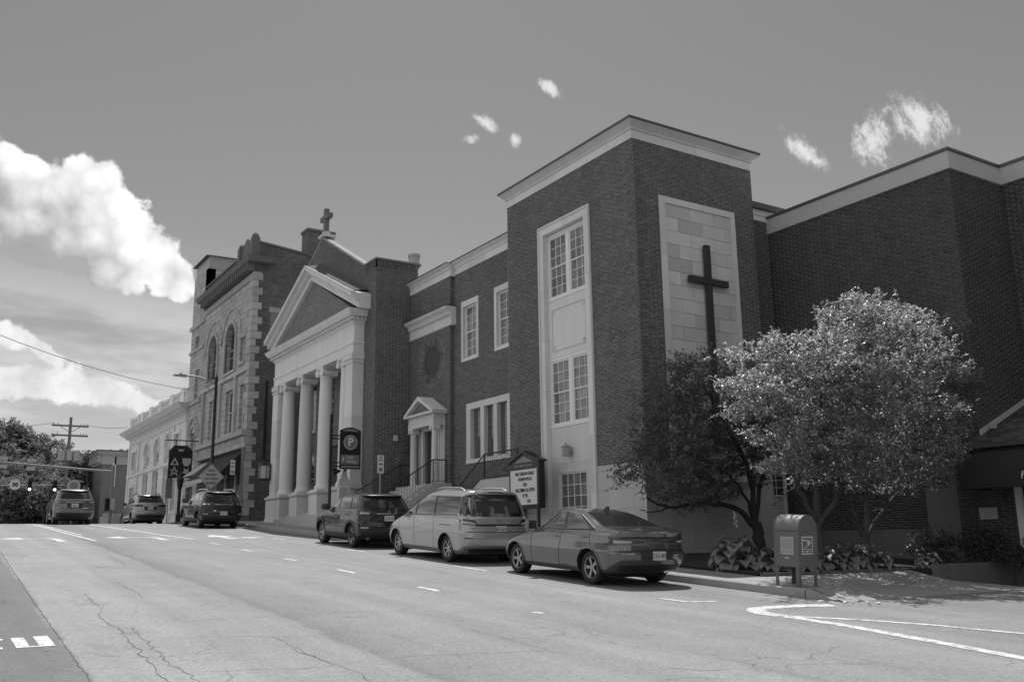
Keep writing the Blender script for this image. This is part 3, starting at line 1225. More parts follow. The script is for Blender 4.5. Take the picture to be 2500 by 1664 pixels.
# stone surround of the tower windows
s = MB()
OP0, OP1 = 21.54, 23.72
for (a, b) in ((21.24, OP0), (OP1, 24.02)):
    zcuts = [-.8, 1.4, 3.0, 4.6, 6.2, 7.85, 9.72]
    for i in range(len(zcuts) - 1):
        m = MB()
        m.box(TX - .045, TX + .33, a + .002, b - .002, zcuts[i] + .004, zcuts[i + 1] - .002)
        q = a if a > 22 else b
        m.build('jamb_stone', 'limestone', church)
    bx('jamb_moulding', 'limestone', church, TX - .075, TX - .046, (a + .02) if a < 22 else b - .09, (a + .09) if a < 22 else b - .02, -.8, 10.0)
for (a, b) in ((21.24, 22.62), (22.626, 24.02)):
    bx('lintel_stone', 'limestone', church, TX - .045, TX + .33, a, b, 9.724, 10.03)
bx('hood_moulding', 'limestone', church, TX - .075, TX - .046, 21.34, 23.92, 9.95, 10.02)
W = TX + .15
for (z0, z1) in ((7.49, 9.70), (3.43, 5.63)):
    mid = (OP0 + OP1) / 2
    bx('window_casing', 'white_paint', church, W - .02, W + .1, OP0 + .002, OP1 - .002, z1 - .10, z1)
    bx('window_sill', 'white_paint', church, W - .05, W + .1, OP0 + .002, OP1 - .002, z0, z0 + .09)
    bx('window_mullion', 'white_paint', church, W - .01, W + .1, mid - .07, mid + .07, z0 + .09, z1 - .10)
    sash_window(church, 'X', W + .01, OP0 + .06, mid - .072, z0 + .092, z1 - .102, 3, 3)
    sash_window(church, 'X', W + .01, mid + .072, OP1 - .06, z0 + .092, z1 - .102, 3, 3)
    bx('window_casing', 'white_paint', church, W - .01, W + .1, OP0 + .002, OP0 + .058, z0 + .09, z1 - .10)
    bx('window_casing', 'white_paint', church, W - .01, W + .1, OP1 - .058, OP1 - .002, z0 + .09, z1 - .10)
    bx('room', 'interior', church, W + .11, W + .14, OP0 + .002, OP1 - .002, z0, z1)
# spandrel panels
for (z0, z1) in ((5.632, 7.488), (2.32, 3.428)):
    bx('spandrel', 'limestone', church, W - .03, W + .16, OP0 + .002, OP1 - .002, z0, z1)
    if z0 > 4:
        e = MB()
        a, b, p, q = OP0 + .2, OP1 - .2, z0 + .2, z1 - .3
        for (u0, u1, v0, v1) in ((a, b, p, p + .025), (a, b, q - .025, q), (a, a + .025, p + .026, q - .026), (b - .025, b, p + .026, q - .026)):
            e.box(W - .045, W - .031, u0, u1, v0, v1)
        e.build('spandrel_moulding', 'limestone_dark', church)
        for (u, v) in ((a + .12, p + .12), (b - .12, p + .12), (a + .12, q - .12), (b - .12, q - .12)):
            bx('rosette', 'limestone_dark', church, W - .048, W - .031, u - .05, u + .05, v - .05, v + .05)
        bx('panel_joint', 'limestone_dark', church, W - .034, W - .0305, a + .03, b - .03, (p + q) / 2 - .006, (p + q) / 2 + .006)
# ground-floor stone panel with its window
bx('stone_panel', 'limestone', church, W - .035, W + .16, OP0 + .002, 21.95, -.8, 2.315)
bx('stone_panel', 'limestone', church, W - .035, W + .16, 23.34, OP1 - .002, -.8, 2.315)
bx('stone_panel', 'limestone', church, W - .035, W + .16, 21.953, 23.337, 2.03, 2.315)
bx('stone_panel', 'limestone', church, W - .035, W + .16, 21.953, 23.337, -.8, .30)
sash_window(church, 'X', W + .0, 21.953, 23.337, .30, 2.03, 4, 5, .05, .02, meet=False, glass='glass')
bx('room', 'interior', church, W + .11, W + .14, 21.953, 23.337, .3, 2.03)
# ---- stone panel on the tower's side
blocks(church, 'Y', TY0 + .02, 17.56, 20.20, 1.9, 9.60, .965, 19, .02, 'limestone_dark', name='panel_stone', gap=.012, jit=.004)
bx('panel_backing', 'limestone', church, 17.33, 20.37, TY0 + .03, TY0 + .12, 1.6, 9.79)
for (a, b) in ((17.32, 17.555), (20.205, 20.38)):
    for i in range(5):
        bx('panel_frame', 'limestone', church, a, b, TY0 - .03, TY0 + .029, 1.6 + i * 1.6 + .002, 1.6 + (i + 1) * 1.6 - .002)
for (a, b) in ((17.32, 18.4), (18.404, 19.4), (19.404, 20.38)):
    bx('panel_frame', 'limestone', church, a, b, TY0 - .03, TY0 + .029, 9.604, 9.80)
# ---- main wall between tower and door bay
MX0 = 17.35
wins = [(29.54, 30.86, 6.82, 9.22), (27.06, 28.38, 6.82, 9.22)]
tri = (27.28, 30.48, 2.88, 5.15)
wall(church, 'X', MX0, .3, TY1 + .004, 31.62, -.6, 10.46, 'mortar', wins + [tri], 'wall')
BR.lay('X', MX0, TY1 + .01, 31.62, .2, 10.46, wins + [tri])


def cornice_run(axis, c, u0, u1, z0, h=.55, p=.25, ends=True, mt='limestone', depth=.5, fr=.5, jl=1.4):
    """frieze blocks with a flared crown and dark cap along one wall"""
    blocks(church, axis, c, u0, u1, z0, z0 + h * fr, jl, 1, .025, mt)
    pr = [(0.0, z0 + h * fr), (-.05, z0 + h * fr), (-.06, z0 + h * (fr + .08)), (-p * .45, z0 + h * (fr + .22)), (-p * .92, z0 + h * (fr + .34)), (-p * .95, z0 + h * .93), (depth, z0 + h * .93), (depth, z0 + h * fr)]
    m = MB()
    cap = MB()
    cp = [(-p - .02, z0 + h * .932), (-p - .02, z0 + h), (depth, z0 + h), (depth, z0 + h * .932)]
    if axis == 'X':
        m.prism([(c + a, b) for a, b in pr], 'Y', u0, u1)
        cap.prism([(c + a, b) for a, b in cp], 'Y', u0, u1)
        bx('cornice_core', mt, church, c, c + depth, u0, u1, z0 + .002, z0 + h * fr - .002)
    else:
        m.prism([(c + a, b) for a, b in pr], 'X', u0, u1)
        cap.prism([(c + a, b) for a, b in cp], 'X', u0, u1)
    m.build('cornice', 'limestone_dark', church)
    cap.build('coping', 'coping_metal', church)


cornice_run('X', MX0, TY1 + .26, 31.38, 10.462, .54, .22)
for (a, b, z0, z1) in wins:
    fr = MB()
    for (u0, u1, v0, v1) in ((a, a + .16, z0, z1 - .22), (b - .16, b, z0, z1 - .22), (a, b, z1 - .22, z1), (a + .16, b - .16, z0, z0 + .12)):
        m = MB().box(MX0 - .03, MX0 + .2, u0 + .001, u1 - .001, v0 + .001, v1 - .001)
        m.build('window_surround', 'limestone', church)
    sash_window(church, 'X', MX0 + .09, a + .16, b - .16, z0 + .12, z1 - .22, 2, 3, .07)
    bx('room', 'interior', church, MX0 + .18, MX0 + .2, a + .16, b - .16, z0 + .12, z1 - .22)
a, b, z0, z1 = tri
lights = [(27.56, 28.24), (28.50, 29.16), (29.42, 30.16)]
ed = [a, 27.56, 28.24, 28.50, 29.16, 29.42, 30.16, b]
for i in (0, 2, 4, 6):
    bx('window_mullion', 'limestone', church, MX0 - .03, MX0 + .25, ed[i] + .001, ed[i + 1] - .001, z0 + .15, z1 - .24)
bx('window_head', 'limestone', church, MX0 - .03, MX0 + .25, a, b, z1 - .239, z1)
bx('window_sill', 'limestone', church, MX0 - .05, MX0 + .25, a, b, z0, z0 + .149)
for i, (u0, u1) in enumerate(lights):
    g = bx('stained_window', 'leaded', church, MX0 + .14, MX0 + .16, u0, u1, z0 + .15, z1 - .24)
    L = MB()
    for k in range(1, 3):
        L.box(MX0 + .133, MX0 + .139, u0 + k * (u1 - u0) / 3 - .004, u0 + k * (u1 - u0) / 3 + .004, z0 + .15, z1 - .24)
    for k in range(1, 7):
        zz = z0 + .15 + k * (z1 - z0 - .39) / 7
        L.box(MX0 + .128, MX0 + .1325, u0, u1, zz - .005, zz + .005)
    sub(L.build('leading', 'iron', g), g)
# ---- door bay
DX, D0, D1 = 17.15, 31.60, 35.0
oc = (32.98, 7.22, .56)
door_open = (32.35, 33.55, 2.20, 4.40)
wall(church, 'X', DX, .35, D0, D1, -.6, 10.42, 'mortar', [door_open], 'wall')
bx('wall', 'mortar', church, DX, MX0 + .3, D0 - .1, D0 - .001, -.6, 10.42)
BR.lay('X', DX, D0 - .10 - PROUD, D1, .3, 8.42, [(32.0, 34.1, 2.0, 5.3)], keep=lambda u, z: math.hypot(u - oc[0], z - oc[1]) > .98)
BR.lay('X', DX, D0 - .10 - PROUD, D1, 9.22, 10.42)
BR.lay('Y', D0 - .10, DX, MX0, .3, 8.42)
BR.lay('Y', D0 - .10, DX, MX0, 9.22, 10.42)
cornice_run('X', DX, 31.36, D1, 10.422, .54, .22)
cornice_run('X', DX, 31.30, D1, 8.42, .80, .30, fr=.48)
bx('dentil_course', 'limestone_dark', church, DX - .07, DX, 31.40, D1 - .01, 8.806, 8.83)
dm = MB()
u = 31.42
while u < D1 - .06:
    dm.box(DX - .10, DX - .02, u, u + .07, 8.832, 8.93)
    u += .13
dm.build('dentils', 'limestone', church)['kind'] = 'stuff'
# oculus with radial bricks
ring = MB()
N = 54
for i in range(N):
    t0 = 2 * math.pi * (i + .06) / N
    t1 = 2 * math.pi * (i + .94) / N
    for (ra, rb) in ((.70, .965),):
        pts = [(oc[0] + ra * math.cos(t0), oc[1] + ra * math.sin(t0)), (oc[0] + rb * math.cos(t0), oc[1] + rb * math.sin(t0)),
               (oc[0] + rb * math.cos(t1), oc[1] + rb * math.sin(t1)), (oc[0] + ra * math.cos(t1), oc[1] + ra * math.sin(t1))]
        b_ = MB().prism(pts, 'X', DX - .016, DX + .004)
        ob = b_.build('arch_brick', 'brick', church)
        at = ob.data.attributes.new('tone', 'FLOAT', 'FACE')
        at.data.foreach_set('value', [random.random()] * len(ob.data.polygons))


def ring_mesh(c, r0, r1, x0, x1, n=40):
    m = MB()
    V, F_ = [], []
    for i in range(n):
        t = 2 * math.pi * i / n
        for (r, x) in ((r0, x0), (r1, x0), (r1, x1), (r0, x1)):
            V.append((x, c[0] + r * math.cos(t), c[1] + r * math.sin(t)))
    for i in range(n):
        j = (i + 1) % n
        for k in range(4):
            k2 = (k + 1) % 4
            F_.append((4 * i + k, 4 * j + k, 4 * j + k2, 4 * i + k2))
    return m._add(V, F_)


rw = ring_mesh(oc, .54, .69, DX - .03, DX + .003).build('round_window', 'brick_dark', church, True, 40)
at = rw.data.attributes.new('tone', 'FLOAT', 'FACE')
at.data.foreach_set('value', [.6] * len(rw.data.polygons))
g = MB().prism([(oc[0] + .545 * math.cos(t), oc[1] + .545 * math.sin(t)) for t in np.linspace(0, 2 * math.pi, 33)[:-1]], 'X', DX - .012, DX - .006)
sub(g.build('pane', 'glass_dark', rw), rw)
L = MB()
for k in range(-4, 5):
    for sg in (1, -1):
        dd = k * .13
        h = math.sqrt(max(.5 ** 2 - dd * dd, 0))
        if h > .05:
            ca, sa = math.cos(.95 * sg), math.sin(.95 * sg)
            p0 = (DX - .018, oc[0] + dd * -sa - h * ca, oc[1] + dd * ca - h * sa)
            p1 = (DX - .018, oc[0] + dd * -sa + h * ca, oc[1] + dd * ca + h * sa)
            L.tube(p0, p1, .008, n=4)
sub(L.build('leading', 'sign_grey', rw), rw)
# door portal
PY = 32.92
PX = 16.78
dr = bx('door', 'door_wood', church, DX + .12, DX + .17, 32.35, 33.55, 2.2, 4.4)
pm = MB()
for (u0, u1) in ((32.43, 32.88), (33.02, 33.47)):
    for (v0, v1) in ((2.4, 3.0), (3.1, 3.6), (3.7, 4.25)):
        pm.box(DX + .10, DX + .119, u0, u1, v0, v1)
sub(pm.build('door_panels', 'door_wood', dr), dr)
sub(bx('door_gap', 'ink', dr, DX + .108, DX + .119, 32.944, 32.956, 2.2, 4.4), dr)
hd = MB()
hd.path([(DX + .09, 33.0, 3.15), (DX + .03, 33.0, 3.18), (DX + .03, 33.0, 3.42), (DX + .09, 33.0, 3.45)], .012)
hd.path([(DX + .09, 32.9, 3.15), (DX + .03, 32.9, 3.18), (DX + .03, 32.9, 3.42), (DX + .09, 32.9, 3.45)], .012)
sub(hd.build('handle', 'chrome', dr), dr)
for (u0, u1) in ((32.18, 32.349), (33.551, 33.72)):
    bx('door_jamb', 'limestone', church, DX - .10, DX + .2, u0, u1, 2.0, 4.55)
bx('door_head', 'limestone', church, DX - .10, DX + .2, 32.35, 33.55, 4.401, 4.55)
for yy in (PY - .92, PY + .92):
    cb = MB()
    cb.box(PX - .19, PX + .19, yy - .19, yy + .19, 2.0, 2.10)
    cb.lathe([(.17, 2.10), (.18, 2.14), (.17, 2.18), (.145, 2.21), (.14, 2.3), (.118, 4.28), (.135, 4.31), (.125, 4.33)], (PX, yy, 0), 18)
    col = cb.build('door_column', 'limestone', church, True, 40)
    cp = MB()
    cp.box(PX - .16, PX + .16, yy - .16, yy + .16, 4.44, 4.50)
    for sx in (-1, 1):
        cp.lathe([(.02, -.15), (.075, -.15), (.075, .15), (.02, .15)], (PX + sx * .0 - .0, yy + sx * .12, 4.39), 12, 'X')
    sub(cp.build('capital', 'limestone', col, True, 40), col)
    bx('pilaster', 'limestone', church, DX - .06, DX + .02, yy - .16, yy + .16, 2.0, 4.5)
ent = MB()
ent.box(PX - .16, DX, PY - 1.10, PY + 1.10, 4.50, 4.70)
ent.box(PX - .15, DX, PY - 1.09, PY + 1.09, 4.702, 4.94)
ent.box(PX - .30, DX, PY - 1.26, PY + 1.26, 4.942, 5.04)
ent.build('portal_entablature', 'limestone', church)
bx('portal_tympanum', 'limestone_dark', church, PX - .05, DX, PY - .9, PY + .9, 5.04, 5.06)
ty = MB().prism([(PY - .95, 5.045), (PY + .95, 5.045), (PY, 5.52)], 'X', PX - .10, DX)
ty.build('tympanum', 'porch_brick', church)
for sg in (-1, 1):
    rk = MB()
    rk.prism([(PY + sg * 1.30, 5.045), (PY + sg * 1.05, 5.045), (PY, 5.56), (PY, 5.72)] if sg < 0 else [(PY + 1.05, 5.045), (PY + 1.30, 5.045), (PY, 5.72), (PY, 5.56)], 'X', PX - .30, DX)
    rk.build('raking_cornice', 'limestone', church)
# entrance steps towards the street with side walls
for i in range(11):
    z1 = 2.2 - i * .165
    x0 = 16.55 - (i + 1) * .27
    bx('step', 'concrete', church, x0, (16.55 - i * .27) if i else DX - .001, 31.55, 34.2, z1 - .165 if i < 10 else .1, z1)
    if i:
        bx('step_riser_wall', 'concrete', church, x0, x0 + .27, 31.31, 31.545, .0, z1 + .02)
        bx('step_riser_wall', 'concrete', church, x0, x0 + .27, 34.205, 34.44, .0, z1 + .02)
bx('landing_wall', 'concrete', church, 16.281, DX - .001, 31.31, 31.545, 0, 2.22)
bx('landing_wall', 'concrete', church, 16.281, DX - .001, 34.205, 34.44, 0, 2.22)
bx('step_core', 'concrete', church, 16.3, DX - .002, 31.55, 34.2, 0, 2.03)
# raised landing beside the tower
bx('landing_wall', 'concrete', church, 15.95, 16.2, 24.9, 27.1, -.4, 2.05)
bx('landing_floor', 'concrete', church, 16.2, MX0 - .02, 25.95, 27.1, -.4, 1.95)
m = MB().prism([(27.102, -.3), (30.3, .1), (30.3, .35), (27.102, 2.05)], 'X', 15.95, 16.2)
m.build('stair_wall', 'concrete', church)
for i in range(10):
    bx('step', 'concrete', church, 16.21, MX0 - .02, 27.102 + i * .3, 27.10 + (i + 1) * .3, -.2, 1.95 - i * .165)
# ---- brick block to the right of the portico, and the gable over it
GX = 15.55
B0, B1 = 35.0, 36.2
wall(church, 'X', GX, .3, B0, B1 - .001, 0, 11.42, 'mortar', (), 'block_wall')
wall(church, 'Y', B0, .3, GX + .301, 17.5, 0, 11.42, 'mortar', (), 'block_wall')
bx('block_wall', 'mortar', church, GX + .301, 19, B0 + .31, 47.8, 9.0, 10.0)
BR.lay('X', GX, B0 - PROUD, B1, .4, 11.42)
BR.lay('Y', B0, GX - PROUD, 17.5, .4, 11.42)
# corbelled brick band at its head
cb = MB()
for (ax, c_, u0, u1) in (('Y', B0, GX - .04, 17.5), ('X', GX, B0 - .04, B1)):
    abox(cb, ax, c_ - .03, c_ + .3, u0, u1, 11.42, 11.49)
    abox(cb, ax, c_ - .005, c_ + .3, u0 + .04, u1, 11.49, 11.83)
cb.build('corbel_band', 'mortar_dark', church)
co = MB()
for (ax, c_, u0, u1) in (('Y', B0, GX - .05, 17.45), ('X', GX, B0 - .05, B1)):
    for zz in (11.50, 11.67):
        u = u0
        while u < u1 - .05:
            abox(co, ax, c_ - .05, c_ - .004, u, u + .062, zz, zz + .15)
            u += .115
ob = co.build('corbel_bricks', 'brick', church)
ob['kind'] = 'stuff'
ob.data.attributes.new('tone', 'FLOAT', 'FACE').data.foreach_set('value', RNG.uniform(.2, .9, len(ob.data.polygons)).astype(np.float32))
cap = MB()
cap.box(GX - .08, 17.62, B0 - .08, B1 + .02, 11.832, 11.92)
cap.build('block_coping', 'wood_pole', church)
mat('cast_coping', .34, .9, .2, 2, spec=.1)
# gable wall
GC = 41.4
gb = MB().prism([(B1, 8.7), (46.6, 8.7), (46.6, 11.86), (GC, 14.60), (B1, 11.86)], 'X', GX, GX + .35)
gb.build('gable_wall', 'mortar', church)
BR.lay('X', GX, B1, 46.6, 9.9, 14.6, keep=lambda u, z: z < 14.56 - abs(u - GC) * .527)
n = 8
for sg in (1, -1):
    for i in range(n):
        a = GC + sg * (5.35 * i / n)
        b = GC + sg * (5.35 * (i + 1) / n - .006)
        za, zb = 14.60 - abs(a - GC) * .527, 14.60 - abs(b - GC) * .527
        MB().prism([(a, za), (b, zb), (b, zb + .10), (a, za + .10)] if sg > 0 else [(b, zb), (a, za), (a, za + .10), (b, zb + .10)], 'X', GX - .07, GX + .30).build('coping_stone', 'cast_coping', church)
MB().box(GX - .16, GX + .5, GC - .35, GC + .35, 14.66, 14.78).build('apex_stone', 'limestone_dark', church)
rf = MB()
rf._add([(GX + .36, 35.6, 10.4), (GX + .36, GC, 12.2), (34, GC, 12.2), (34, 35.6, 10.4), (GX + .36, 47.2, 10.4), (34, 47.2, 10.4)], [(0, 3, 2, 1), (1, 2, 5, 4)])
rf.build('church_roof', 'slate', church)
bx('back_wall', 'old_brick', church, 17.65, 34, 34.7, 34.99, 0, 10.9)
fl = MB()
fl.box(17.66, 34, 26.0, 34.69, 10.55, 10.6)
fl.build('flat_roof', 'roof_membrane', church)
# ---- portico
AX = 15.04
for (a, b) in ((36.18, 36.98), (45.82, 46.62)):
    zc = [2.40, 3.35, 4.3, 5.25, 6.2, 7.1, 7.55]
    for i in range(len(zc) - 1):
        bx('anta_stone', 'limestone', church, AX, GX + .3, a, b, zc[i] + .002, zc[i + 1] - .003)
    m = MB()
    m.box(AX - .04, GX, a - .04, b + .04, 7.55, 7.64)
    m.box(AX - .07, GX, a - .07, b + .07, 7.70, 7.96)
    m.box(AX - .02, GX, a - .02, b + .02, 7.64, 7.70)
    m.build('anta_capital', 'limestone', church)
wall(church, 'X', 16.55, .3, 36.0, 46.8, .5, 8.6, 'porch_brick',
     [(36.9, 38.3, 5.6, 8.0), (39.4, 40.8, 5.6, 8.0), (42.0, 43.4, 5.6, 8.0), (44.4, 45.8, 5.6, 8.0), (36.9, 38.3, 2.0, 4.4), (39.6, 43.2, 1.0, 4.6), (44.4, 45.8, 2.0, 4.4)], 'porch_wall')
for (a, b) in ((36.9, 38.3), (39.4, 40.8), (42.0, 43.4), (44.4, 45.8)):
    bx('window_sill', 'white_cornice', church, 16.45, 16.7, a - .08, b + .08, 5.46, 5.599)
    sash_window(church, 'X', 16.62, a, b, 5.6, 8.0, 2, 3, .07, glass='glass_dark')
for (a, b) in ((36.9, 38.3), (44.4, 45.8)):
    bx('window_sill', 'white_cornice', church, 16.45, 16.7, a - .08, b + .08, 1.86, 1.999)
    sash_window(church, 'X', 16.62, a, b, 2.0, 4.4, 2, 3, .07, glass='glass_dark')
bx('porch_door', 'door_wood', church, 16.7, 16.78, 39.6, 43.2, 1.0, 4.6)
# columns on pedestals
for yy in (37.6, 40.12, 42.70, 45.22):
    cx = 15.42
    m = MB()
    prof = [(.42, 2.42), (.43, 2.50), (.40, 2.56), (.36, 2.62), (.345, 2.70)]
    for k in range(1, 9):
        f = k / 8
        prof.append((.345 - .055 * f * f, 2.7 + f * 4.82))
    prof += [(.31, 7.55), (.30, 7.58)]
    m.lathe(prof, (cx, yy, 0), 26)
    col = m.build('column', 'limestone', church, True, 50)
    cp = MB()
    cp.box(cx - .36, cx + .36, yy - .38, yy + .38, 7.86, 7.96)
    cp.lathe([(.30, 7.58), (.36, 7.68), (.36, 7.72), (.30, 7.74)], (cx, yy, 0), 20)
    cp.box(cx - .30, cx + .30, yy - .30, yy + .30, 7.74, 7.86)
    for sg in (-1, 1):
        cp.lathe([(.03, -.37), (.10, -.38), (.17, -.37), (.17, -.30), (.12, 0), (.17, .30), (.17, .37), (.03, .37)], (cx, yy + sg * .31, 7.70), 16, 'X')
    sub(cp.build('capital', 'limestone', col, True, 40), col)
for (a, b) in ((44.62, 46.76), (42.18, 43.22), (39.6, 40.64), (36.04, 38.2)):
    m = MB()
    z0 = zr((a + b) / 2) + .1
    m.box(14.92, 15.9, a, b, z0 + .28, 2.18)
    m.frust(14.95, 15.9, a + .03, b - .03, z0, z0 + .28, .12, .03)
    m.frust(14.95, 15.9, a + .03, b - .03, 2.18, 2.26, .0, .10)
    m.box(14.86, 15.9, a - .06, b + .06, 2.26, 2.34)
    m.box(14.95, 15.9, a + .05, b - .05, 2.34, 2.42)
    m.build('pedestal', 'limestone_dark', church)
bx('porch_floor', 'concrete', church, 15.9, 16.55, 36.0, 46.8, .2, 1.0)
for i in range(4):
    bx('porch_step', 'concrete', church, 15.5 - i * .3, 15.8 - i * .3 if i else 15.9, 38.3, 44.5, .3, 1.0 + .55 - i * .12)
# entablature, dentils, pediment
m = MB()
m.box(AX + .02, 16.4, 36.17, 46.63, 7.97, 8.36)
m.box(AX - .01, 16.4, 36.14, 46.66, 8.362, 8.45)
m.box(AX + .04, 16.4, 36.19, 46.61, 8.452, 9.22)
m.build('entablature', 'limestone', church)
m = MB()
m.frust(AX + .04, 16.0, 36.19, 46.61, 9.222, 9.36, .02, .12)
m.frust(AX + .04, 16.0, 36.19, 46.61, 9.52, 9.58, .30, .32)
m.frust(AX + .04, 16.0, 36.19, 46.61, 9.58, 9.80, .34, .46)
m.box(AX - .06, 16.0, 36.09, 46.71, 9.36, 9.52)
m.build('portico_cornice', 'limestone', church)
dm = MB()
u = 36.0
while u < 46.8:
    dm.box(AX - .20, AX - .05, u, u + .10, 9.37, 9.50)
    u += .19
u = 14.9
while u < 15.5:
    dm.box(u, u + .10, 35.95, 36.10, 9.37, 9.50)
    u += .19
dm.build('dentils', 'limestone', church)['kind'] = 'stuff'
MB().prism([(36.2, 9.80), (46.6, 9.80), (GC, 12.35)], 'X', AX + .10, AX + .3).build('tympanum', 'porch_brick', church)
PW = 5.85
for sg in (1, -1):
    for (off0, off1, x0) in ((0, .30, AX - .05), (.30, .48, AX - .22), (.48, .66, AX - .42)):
        p = [(GC + sg * PW, 9.80 + off0 - .02), (GC + sg * PW, 9.80 + off1 - .02), (GC, 12.42 + off1), (GC, 12.42 + off0)]
        q = MB().prism(p if sg > 0 else p[::-1], 'X', x0, GX - .005)
        q.build('raking_cornice', 'limestone', church)
    q = [(GC + sg * PW, 9.80 + .645), (GC + sg * PW, 9.80 + .67), (GC, 13.11), (GC, 13.085)]
    MB().prism(q if sg > 0 else q[::-1], 'X', AX - .44, AX - .20).build('pediment_flashing', 'cast_coping', church)
    rr = MB()._add([(AX - .25, GC, 13.125), (GX - .006, GC, 13.30), (GX - .006, GC + sg * 5.6, 10.70), (AX - .25, GC + sg * 5.6, 10.58)], [(0, 1, 2, 3) if sg < 0 else (3, 2, 1, 0)])
    rr.build('pediment_roof', 'slate', church)
# chimneys and vents on the roofs
for (x, yy, z, r, h) in ((17.6, 35.6, 11.9, .24, .5),):
    MB().lathe([(r, z), (r, z + h), (r * 1.12, z + h), (r * 1.12, z + h + .12), (.05, z + h + .16)], (x, yy, 0), 18).build('roof_vent', 'grey_metal', church, True, 40)
v = MB()
v.lathe([(.05, -.5), (.22, -.5), (.22, .5), (.05, .5)], (18.3, 33.0, 11.2), 16, 'Y')
v.box(18.2, 18.4, 32.8, 33.2, 10.55, 11.1)
v.build('roof_vent', 'grey_metal', church, True, 40)
BRK = BR.emit(church, 'brick', 300)
# ================================================================== tall annex and entrance wing on the right
annex = thing('annex_building', 'tall windowless dark brick annex with pale concrete band behind the leafy trees', 'building', (22.5, 13, zr(13)))
BA = Bricks()
NX, NY0, NY1 = 22.2, 13.2, 19.5
zb_ = 9.50
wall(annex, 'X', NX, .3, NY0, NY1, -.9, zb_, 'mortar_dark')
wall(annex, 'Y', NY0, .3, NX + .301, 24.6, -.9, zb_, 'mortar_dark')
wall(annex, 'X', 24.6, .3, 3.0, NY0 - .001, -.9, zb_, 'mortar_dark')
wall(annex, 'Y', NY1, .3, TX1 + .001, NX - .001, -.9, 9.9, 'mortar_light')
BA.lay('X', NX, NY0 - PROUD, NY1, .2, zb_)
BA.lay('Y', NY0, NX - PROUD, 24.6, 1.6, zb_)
BA.lay('X', 24.6, 6.0, NY0, 2.5, zb_)
BB = Bricks()
BB.lay('Y', NY1, TX1, NX - .004, 2.0, 9.9, hd=.6)
# concrete band, drip and metal cap
for (z0, z1, p, mt, nm) in ((zb_, zb_ + .05, .05, 'concrete', 'drip_band'), (zb_ + .053, zb_ + .50, .035, 'concrete', 'parapet_band'), (zb_ + .503, zb_ + .585, .07, 'coping_metal', 'coping')):
    m = MB()
    m.box(NX - p, NX + .3, NY0 - p, NY1, z0, z1)
    m.build(nm, mt, annex)
    m = MB()
    m.box(NX + .301, 24.6 - p, NY0 - p, NY0 + .3, z0, z1)
    m.build(nm, mt, annex)
    m = MB()
    m.box(24.6 - p + .001, 24.9, 3.0, NY0 + .3, z0, z1)
    m.build(nm, mt, annex)
for (z0, z1, p, mt) in ((9.9, 10.06, .05, 'white_cornice'), (10.075, 10.26, .07, 'white_cornice'), (10.262, 10.44, .22, 'coping_metal')):
    bx('cornice', mt, annex, TX1 + .002, NX + 1.5, NY1 - p, NY1 + .3, z0, z1)
bx('annex_roof', 'roof_membrane', annex, NX + .3, 40, NY0 + .3, NY1 + 6, zb_ - .2, zb_ - .1)
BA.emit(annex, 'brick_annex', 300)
BB.emit(annex, 'brick_annex', 60)
# window beside the tower, low in the shade
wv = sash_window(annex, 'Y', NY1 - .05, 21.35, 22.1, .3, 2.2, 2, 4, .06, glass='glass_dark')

# ---- entrance wing in front of the annex's inner corner
WX = 22.0
wing = thing('entrance_wing', 'low brick entrance wing with shingled roof and dark rounded awning', 'building', (22.5, 11, zr(11)))
BW = Bricks()
wall(wing, 'X', WX, .19, 6.0, 13.19, -1.2, 2.0, 'mortar_dark', [(10.2, 12.4, -1.0, 1.1)])
bx('wall', 'mortar_dark', wing, NX - .19, NX - .001, 13.2, 13.85, -1.2, 2.0)
BW.lay('X', WX, 6.0, 13.85, -.5, 1.78, [(10.0, 12.45, -1.0, 1.1)])
BW.emit(wing, 'brick_annex', 300)
bx('smooth_panel', 'smooth_grey', wing, 22.06, 22.18, 13.9, 14.8, -.7, 1.75)
bx('fascia', 'white_cornice', wing, WX - .06, WX + .1, 6.0, 13.42, 1.80, 1.95)
bx('fascia', 'concrete', wing, 22.4, 22.6, 13.0, 13.05, 2.6, 2.7)
bx('gutter', 'coping_metal', wing, 21.42, 21.56, 5.8, 13.3, 2.05, 2.16)
bx('soffit', 'wood_dark', wing, 21.56, WX + .1, 5.8, 13.3, 1.97, 2.03)
# shingles laid in courses up the slope
sl = .42
n = 20
for i in range(n):
    x0 = 21.48 + i * .155
    z0 = 2.14 + (x0 - 21.48) * sl
    u = 13.2 if x0 > 22.15 else 13.28
    m = MB()._add([(x0, 5.8, z0 + .02), (x0 + .19, 5.8, z0 + .19 * sl), (x0 + .19, u, z0 + .19 * sl), (x0, u, z0 + .02), (x0, 5.8, z0 - .01), (x0, u, z0 - .01)], [(0, 1, 2, 3), (4, 0, 3, 5)])
    m.build('shingle_course', 'shingle', wing)
m = MB()._add([(22.15, 13.16, 2.40), (24.6, 13.16, 3.43), (24.6, 13.16, 3.60), (22.15, 13.16, 2.57), (22.15, 13.199, 2.40), (24.6, 13.199, 3.43), (24.6, 13.199, 3.60), (22.15, 13.199, 2.57)],
              [(0, 1, 2, 3), (4, 7, 6, 5), (0, 3, 7, 4), (1, 5, 6, 2), (3, 2, 6, 7), (0, 4, 5, 1)])
m.build('flashing_board', 'concrete', wing)
bx('door_frame', 'white_paint', wing, WX - .02, WX + .16, 12.26, 12.42, -1.1, 1.12)
bx('door_frame', 'white_paint', wing, WX - .02, WX + .16, 10.2, 10.34, -1.1, 1.12)
bx('entrance_door', 'glass_dark', wing, WX + .05, WX + .1, 10.35, 12.25, -1.0, 1.1)
